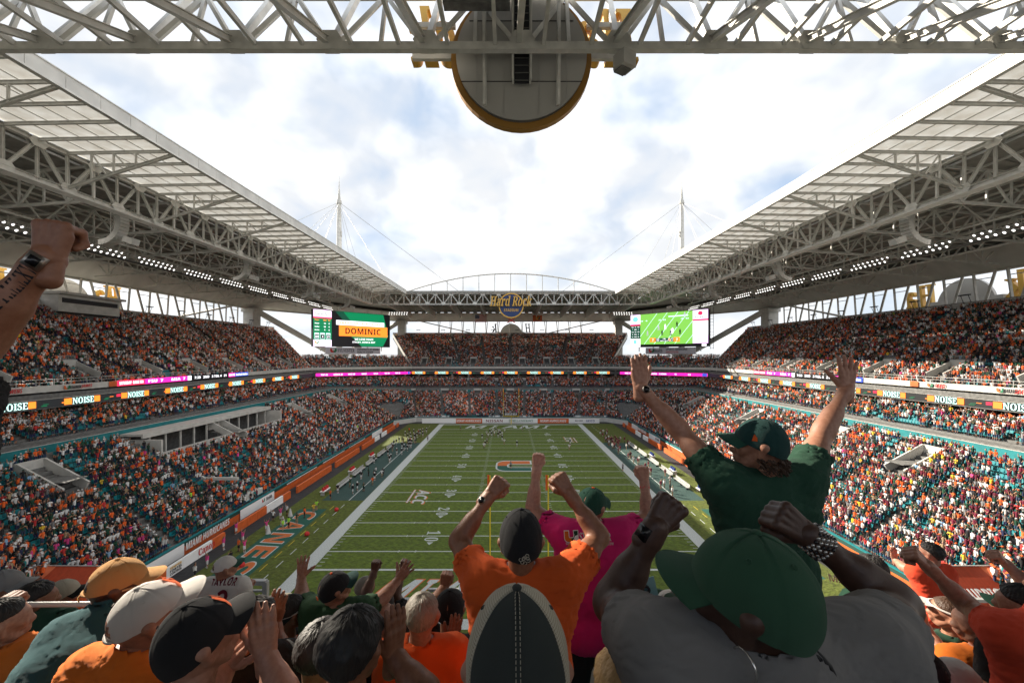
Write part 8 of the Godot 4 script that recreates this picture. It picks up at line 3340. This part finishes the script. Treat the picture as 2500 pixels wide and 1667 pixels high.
func tattoo_line(rec: Dictionary, words: String) -> void:
	# letters along the forearm, wrapped on its skin
	var e: Vector3 = rec.er
	var w: Vector3 = rec.wr
	var d := (w - e)
	var along := d.normalized()
	var n := (Vector3(0.42, -0.1, 1.0) - along * Vector3(0.42, -0.1, 1.0).dot(along)).normalized()
	var up := n.cross(along)
	var host := Node3D.new()
	var mi := lettering(host, "tattoo", words, 0.036, M["tattoo_ink"], e.lerp(w, 0.50), along, up, d.length() * 0.78, 0.1, true, 0.001)
	var a := mi.mesh.surface_get_arrays(0)
	var vs: PackedVector3Array = a[Mesh.ARRAY_VERTEX]
	var s: Sdf = rec.arms
	var all := PackedInt32Array(range(s.A.size()))
	for i in vs.size():
		var hit := mi.transform * vs[i] + n * 0.10
		for k in 20:
			var f := s.field(hit, all)
			if f < 0.0012:
				break
			hit -= n * maxf(f - 0.0008, 0.0005)
		vs[i] = hit
	a[Mesh.ARRAY_VERTEX] = vs
	var am := ArrayMesh.new()
	am.add_surface_from_arrays(Mesh.PRIMITIVE_TRIANGLES, a)
	part(rec.node, "tattoo", am, M["tattoo_ink"], rec.back)
	host.free()


func make_near_stand() -> void:
	# steps under and before the camera, with their seats and rails
	var b := Mb.new()
	for k in range(-6, 9):
		var y := 24.05 - 0.5 * k
		var z0 := EYE.z - 0.84 * (k - 0.5)
		var z1 := EYE.z - 0.84 * (k + 0.5)
		b.quad(Vector3(-16, y, z0), Vector3(-16, y, z1), Vector3(16, y, z1), Vector3(16, y, z0))
		b.quad(Vector3(-16, y - 0.5, z1), Vector3(16, y - 0.5, z1), Vector3(16, y, z1), Vector3(-16, y, z1))
	tag(part(self, "upper_stand", b.mesh(), M["concrete"]), "concrete steps of the upper stand under the fans round the camera", "stand")
	var wall := thing("deck_front_wall", "low white wall at the front of the near upper stand", "wall")
	box(wall, "wall_face", Vector3(0, 19.9, EYE.z - 7.2), Vector3(40, 1.3, 0.25), M["cream_wall"])
	var rail := thing("deck_railing", "grey steel railing at the front of the near upper stand", "railing")
	var zr := EYE.z - 6.4
	beam(rail, "top_rail", at(556, 1421, 6.4), at(650, 1421, 6.4), 0.07, 0.07, M["steel"])
	beam(rail, "middle_rail", at(560, 1442, 6.4), at(648, 1442, 6.4), 0.03, 0.03, M["steel"])
	beam(rail, "rail_post", at(648, 1419, 6.4), at(648, 1466, 6.4), 0.07, 0.07, M["steel"])
	beam(rail, "lower_rail", at(-300, 1465, 6.4), at(2800, 1465, 6.4), 0.06, 0.05, M["steel"])
	for k in 12:
		var u := 30.0 + k * 210.0
		beam(rail, "rail_post", at(u, 1465, 6.4), at(u, 1540, 6.4), 0.06, 0.06, M["steel"])
	# wire basket hung on the railing
	var bk := thing("wire_basket", "small wire mesh tray on the front railing left of the orange tee", "tray")
	for k in 7:
		beam(bk, "wire", at(1050 + k * 10, 1442, 6.0), at(1046 + k * 10, 1462, 6.0), 0.008, 0.008, M["steel"])
	for k in 4:
		beam(bk, "wire", at(1048, 1444 + k * 6, 6.0), at(1116, 1444 + k * 6, 6.0), 0.008, 0.008, M["steel"])
	beam(bk, "rim", at(1046, 1439, 6.0), at(1120, 1439, 6.0), 0.04, 0.03, M["steel"])
	# white tube handrails at the left
	var hr := thing("handrail", "white tubular handrail with two bars beside the broad man in teal", "handrail")
	var m := Mb.new()
	var c := [at(-30, 1505, 2.3), at(-8, 1486, 2.3), at(10, 1478, 2.3), at(40, 1476, 2.3), at(330, 1473, 2.3)]
	m.ring_tube(c, [0.0145, 0.0145, 0.0145, 0.0145, 0.0145], 12)
	part(hr, "top_bar", m.mesh(), M["rail_white"])
	m = Mb.new()
	m.ring_tube([at(-60, 1580, 2.25), at(40, 1573, 2.25), at(330, 1556, 2.25)], [0.0145, 0.0145, 0.0145], 12)
	part(hr, "lower_bar", m.mesh(), M["rail_white"])
	m = Mb.new()
	m.ring_tube([at(330, 1473, 2.3), at(332, 1800, 2.3)], [0.0145, 0.0145], 12)
	part(hr, "post", m.mesh(), M["rail_white"])
	# teal seat backs of the rows in front
	var sb := Mb.new()
	sb.box(Vector3(0, 0.24, 0), Vector3(0.44, 0.46, 0.035))
	sb.box(Vector3(0, 0.475, 0.012), Vector3(0.46, 0.03, 0.07))
	var sm := sb.mesh()
	var pan := Mb.new()
	pan.box(Vector3(0, 0, -0.2), Vector3(0.42, 0.05, 0.4))
	var pm := pan.mesh()
	for k in 20:
		var row := 1 + k / 5
		var x := -0.9 + (-1.25 + (k % 5) * 0.56) * (0.75 + row * 0.25)
		var o := thing("stadium_seat", "teal seat of the near stand, %s row, %s from the left, behind the fans' backs" % [ordinal(row), ordinal(k % 5 + 1)], "seat", Vector3(x, 24.05 - 0.5 * (row + 1) + 0.42, EYE.z - 0.84 * (row + 0.75)), 0.0, "teal seats under the fans round the camera")
		part(o, "backrest", sm, M["seat_teal"])
		part(o, "seat_pan", pm, M["seat_teal"])
	# small card held in the crowd
	var cd := thing("paper_card", "pale teal card with dark letters held up left of the grey tee", "card", at(1580, 1452, 3.0))
	box(cd, "sheet", Vector3.ZERO, Vector3(0.16, 0.24, 0.004), material("card_teal", 0.20, 0.42, 0.44, 0.7))
	lettering(cd, "lettering", "D\nB", 0.15, M["ink"], Vector3(0, 0, 0.004), Vector3.RIGHT, Vector3.UP, 0.06)
	cd.rotation.z = 0.25


# ---------- players, staff and others on and beside the field ----------
func field_person(label: String, group: String, p: Vector3, yaw: float, pose: int, skin_m: Material, top: Material, low: Material, head: Material, helmet := false) -> void:
	var g: Dictionary = crowd_meshes[pose]
	var o := thing("person", label, "person", p, yaw, group)
	part(o, "body", g.body, skin_m)
	part(o, "shirt" if not helmet else "jersey", g.shirt, top, Transform3D(Basis.from_scale(Vector3(1.18, 1.0, 1.25)), Vector3.ZERO) if helmet else Transform3D())
	part(o, "trousers", g.trousers, low)
	part(o, "helmet" if helmet else "hair", helmet_mesh if helmet else g.hair, head)


var helmet_mesh: Mesh


func make_players() -> void:
	var hb := Mb.new()
	hb.ball(Vector3(0, 1.63, 0), Vector3(0.13, 0.14, 0.15), 10, 7)
	hb.box(Vector3(0, 1.57, -0.14), Vector3(0.14, 0.05, 0.03))
	helmet_mesh = hb.mesh()
	var w: Material = M["cloth_white"]
	var k: Material = M["cloth_black"]
	var green: Material = M["cloth_dark green"]
	var orange: Material = M["cloth_orange"]
	var maroon: Material = M["cloth_maroon"]
	var gold: Material = M["khaki"]
	var skins := [M["skin_light"], M["skin_tan"], M["skin_dark"]]
	# the play at the far end
	var n := 0
	for q in [[1177, 1073, 0], [1192, 1070, 1], [1200, 1066, 0], [1207, 1064, 1], [1216, 1068, 0], [1226, 1066, 1], [1218, 1059, 1], [1231, 1085, 1], [1226, 1076, 0], [1181, 1095, 1], [1184, 1090, 0], [1204, 1058, 1], [1211, 1056, 0], [1221, 1064, 0], [1262, 1090, 0], [1390, 1099, 1], [1392, 1086, 0], [1196, 1060, 0], [1232, 1058, 1], [1188, 1064, 1]]:
		var d: float = EYE.y * F / (q[1] - PV)
		var p := Vector3(EYE.x + (q[0] - PU) / F * d, 0, EYE.z - d)
		n += 1
		field_person("football player in %s, %s of the far play" % ["white jersey and gold trousers" if q[2] else "dark jersey and white helmet", ordinal(n)], "football players in the play near the far goal line", p, rng.randf() * TAU, [0, 2, 4, 5][rng.randi() % 4], skins[1 + rng.randi() % 2], w if q[2] else k, gold if q[2] else w, gold if q[2] else w, true)
	for q in [[1124, 1050, "by the far left number"], [1276, 1052, "in the far end zone"], [1189, 1082, "behind the play"], [1247, 1144, "beside the middle emblem"], [1044, 1076, "walking the left sideline"], [1521, 1150, "on the right sideline"]]:
		var d: float = EYE.y * F / (q[1] - PV)
		field_person("official in black and white %s" % q[2], "", Vector3(EYE.x + (q[0] - PU) / F * d, 0, EYE.z - d), rng.randf() * TAU, 0, skins[0], M["cloth_grey"], k, k)
	# the two benches
	for s in [-1.0, 1.0]:
		var word := "left" if s < 0 else "right"
		var zs := []
		for i in 62:
			zs.append(rng.randf_range(-40.0, -16.0) if i < 26 else rng.randf_range(-38.0, 21.0))
		zs.sort()
		for i in 62:
			var z: float = zs[i]
			var x: float = s * (rng.randf_range(27.2, 29.6) if i % 3 else rng.randf_range(29.0, 33.5))
			var r := rng.randi() % 10
			var yaw: float = (-PI / 2 if s < 0 else PI / 2) + rng.randf_range(-1.2, 1.2)
			var wh := "%s from the far end of the %s team area" % [ordinal(i + 1), word]
			if r < 6:
				field_person("football player in %s standing %s" % ["black jersey" if s < 0 else "maroon jersey", wh], "players standing along the %s team area" % word, Vector3(x, 0.006, z), yaw, [0, 5, 0, 2, 4][rng.randi() % 5], skins[1 + rng.randi() % 2], k if s < 0 else (maroon if rng.randf() < 0.6 else w), w if s < 0 else gold, w if s < 0 else gold, true)
			else:
				var top: Material = [orange, k, w, green][rng.randi() % 4] if s < 0 else [maroon, k, w, maroon][rng.randi() % 4]
				field_person("staff member in plain clothes %s" % wh, "staff along the %s team area" % word, Vector3(x, 0.006, z), yaw, [0, 5, 0, 2][rng.randi() % 4], skins[rng.randi() % 3], top, [k, gold][rng.randi() % 2], M["hair_dark"])
		for i in 5:
			var b := thing("team_bench", "long grey team bench beside the %s track, %s from the near end" % [word, ordinal(i + 1)], "bench", Vector3(s * 33.0, 0, 14.0 - i * 8.0), 0.0, "team benches beside the tracks")
			box(b, "seat", Vector3(0, 0.5, 0), Vector3(0.5, 0.08, 6.5), M["steel"])
			box(b, "backrest", Vector3(s * 0.3, 0.85, 0), Vector3(0.06, 0.5, 6.5), M["steel"])
			for e in [-2.8, 0.0, 2.8]:
				box(b, "leg", Vector3(0, 0.23, e), Vector3(0.4, 0.46, 0.08), M["ink"])
		for i in 3:
			var c := thing("drinks_table", "low table with red and white coolers by the %s benches, %s from the near end" % [word, ordinal(i + 1)], "table", Vector3(s * 34.6, 0, 19.0 - i * 13.0), 0.0, "drinks tables by the benches")
			box(c, "table_top", Vector3(0, 0.75, 0), Vector3(0.9, 0.06, 2.6), M["white_print"])
			for e in [-1.1, 1.1]:
				box(c, "leg", Vector3(0, 0.37, e), Vector3(0.7, 0.72, 0.06), M["steel"])
			for e in 3:
				beam(c, "cooler", Vector3(0, 0.8, -0.8 + e * 0.8), Vector3(0, 1.35, -0.8 + e * 0.8), 0.5, 0.5, M["red_print"] if s < 0 else M["blue_print"], unit_tube)
	# guards, crew and cheerleaders on the near left grass
	var crew := [[582, 1340, "orange vest and black trousers beside a red bag", orange, k, 0], [690, 1289, "lime vest holding a camera by the painted S", M["cloth_lime"], gold, 2], [704, 1283, "lime vest with white cap by the painted S", M["cloth_lime"], k, 2], [724, 1272, "dark shirt and tan shorts by the dashed line", green, gold, 2], [743, 1258, "orange vest by the dashed line", orange, k, 0], [765, 1248, "yellow vest in the camera crew", M["cloth_yellow"], gold, 2], [772, 1240, "lime vest in the camera crew", M["cloth_lime"], gold, 5], [806, 1212, "orange vest by the white painted letter", orange, k, 0], [563, 1372, "black shirt and white trousers with a long black case", k, w, 2]]
	for q in crew:
		var d: float = EYE.y * F / (q[1] + 6.0 - PV)
		field_person("crew member in %s" % q[2], "", Vector3(EYE.x + (q[0] - PU) / F * d, 0, EYE.z - d), rng.randf() * TAU, q[5], skins[rng.randi() % 3], q[3], q[4], M["hair_dark"])
	for q in [[475, 1408], [505, 1382], [596, 1345], [545, 1338], [592, 1322], [650, 1294], [666, 1268], [684, 1262], [700, 1254], [576, 1300]]:
		var d: float = EYE.y * F / (q[1] + 4.0 - PV)
		var p := Vector3(EYE.x + (q[0] - PU) / F * d, 0, EYE.z - d)
		var pink := rng.randf() < 0.5
		field_person("cheer squad member in white %s on the left grass, %s in the squad" % ["skirt with pink pompoms" if pink else "top and black shorts", ordinal(int(q[1] - 1250) / 8)], "cheer squad along the left track", p, rng.randf() * TAU, 1 if pink else 4, skins[rng.randi() % 2], w if not pink else M["cloth_pink"], k if not pink else w, M["hair_brown"])
	# megaphones standing on the grass, a red bag, painted letter cards
	var cone := Mb.new()
	cone.ring_tube([Vector3(0, 0, 0), Vector3(0, 0.1, 0), Vector3(0, 1.2, 0)], [0.36, 0.33, 0.09], 12)
	var cm := cone.mesh()
	for q in [[654, 1298, "nearest the painted S"], [690, 1276, "between the painted letters"], [708, 1256, "by the cheer squad"]]:
		var d: float = EYE.y * F / (q[1] + 4.0 - PV)
		var o := part(self, "megaphone", cm, w, Transform3D(Basis(), Vector3(EYE.x + (q[0] - PU) / F * d, 0, EYE.z - d)))
		tag(o, "tall white megaphone standing on the grass %s" % q[2], "megaphone", "white megaphones on the left grass")
	var bag := Mb.new()
	bag.ball(Vector3(0, 0.3, 0), Vector3(0.36, 0.33, 0.30), 12, 8)
	for q in [[590, 1376, "by the near orange vest"], [749, 1300, "by the dashed line"], [821, 1240, "by the white painted letter"]]:
		var d: float = EYE.y * F / (q[1] + 8.0 - PV)
		tag(part(self, "sandbag", bag.mesh(), M["red_print"], Transform3D(Basis(), Vector3(EYE.x + (q[0] - PU) / F * d, 0, EYE.z - d))), "round red marker bag on the grass %s" % q[2], "bag", "red marker bags beside the left line")


func _ready() -> void:
	rng.seed = 20190
	make_environment()
	make_units()
	material("steel", 0.45, 0.45, 0.44, 0.4, 0.3)
	make_field()
	make_stands()
	make_roof()
	ribbon_materials()
	set_keep_out()
	make_floodlights()
	make_screens()
	make_ribbons()
	make_signs()
	make_domes()
	make_speakers()
	make_suites_and_portals()
	make_crowd()
	make_boards()
	make_players()
	people_materials()
	make_near_stand()
	make_fans()
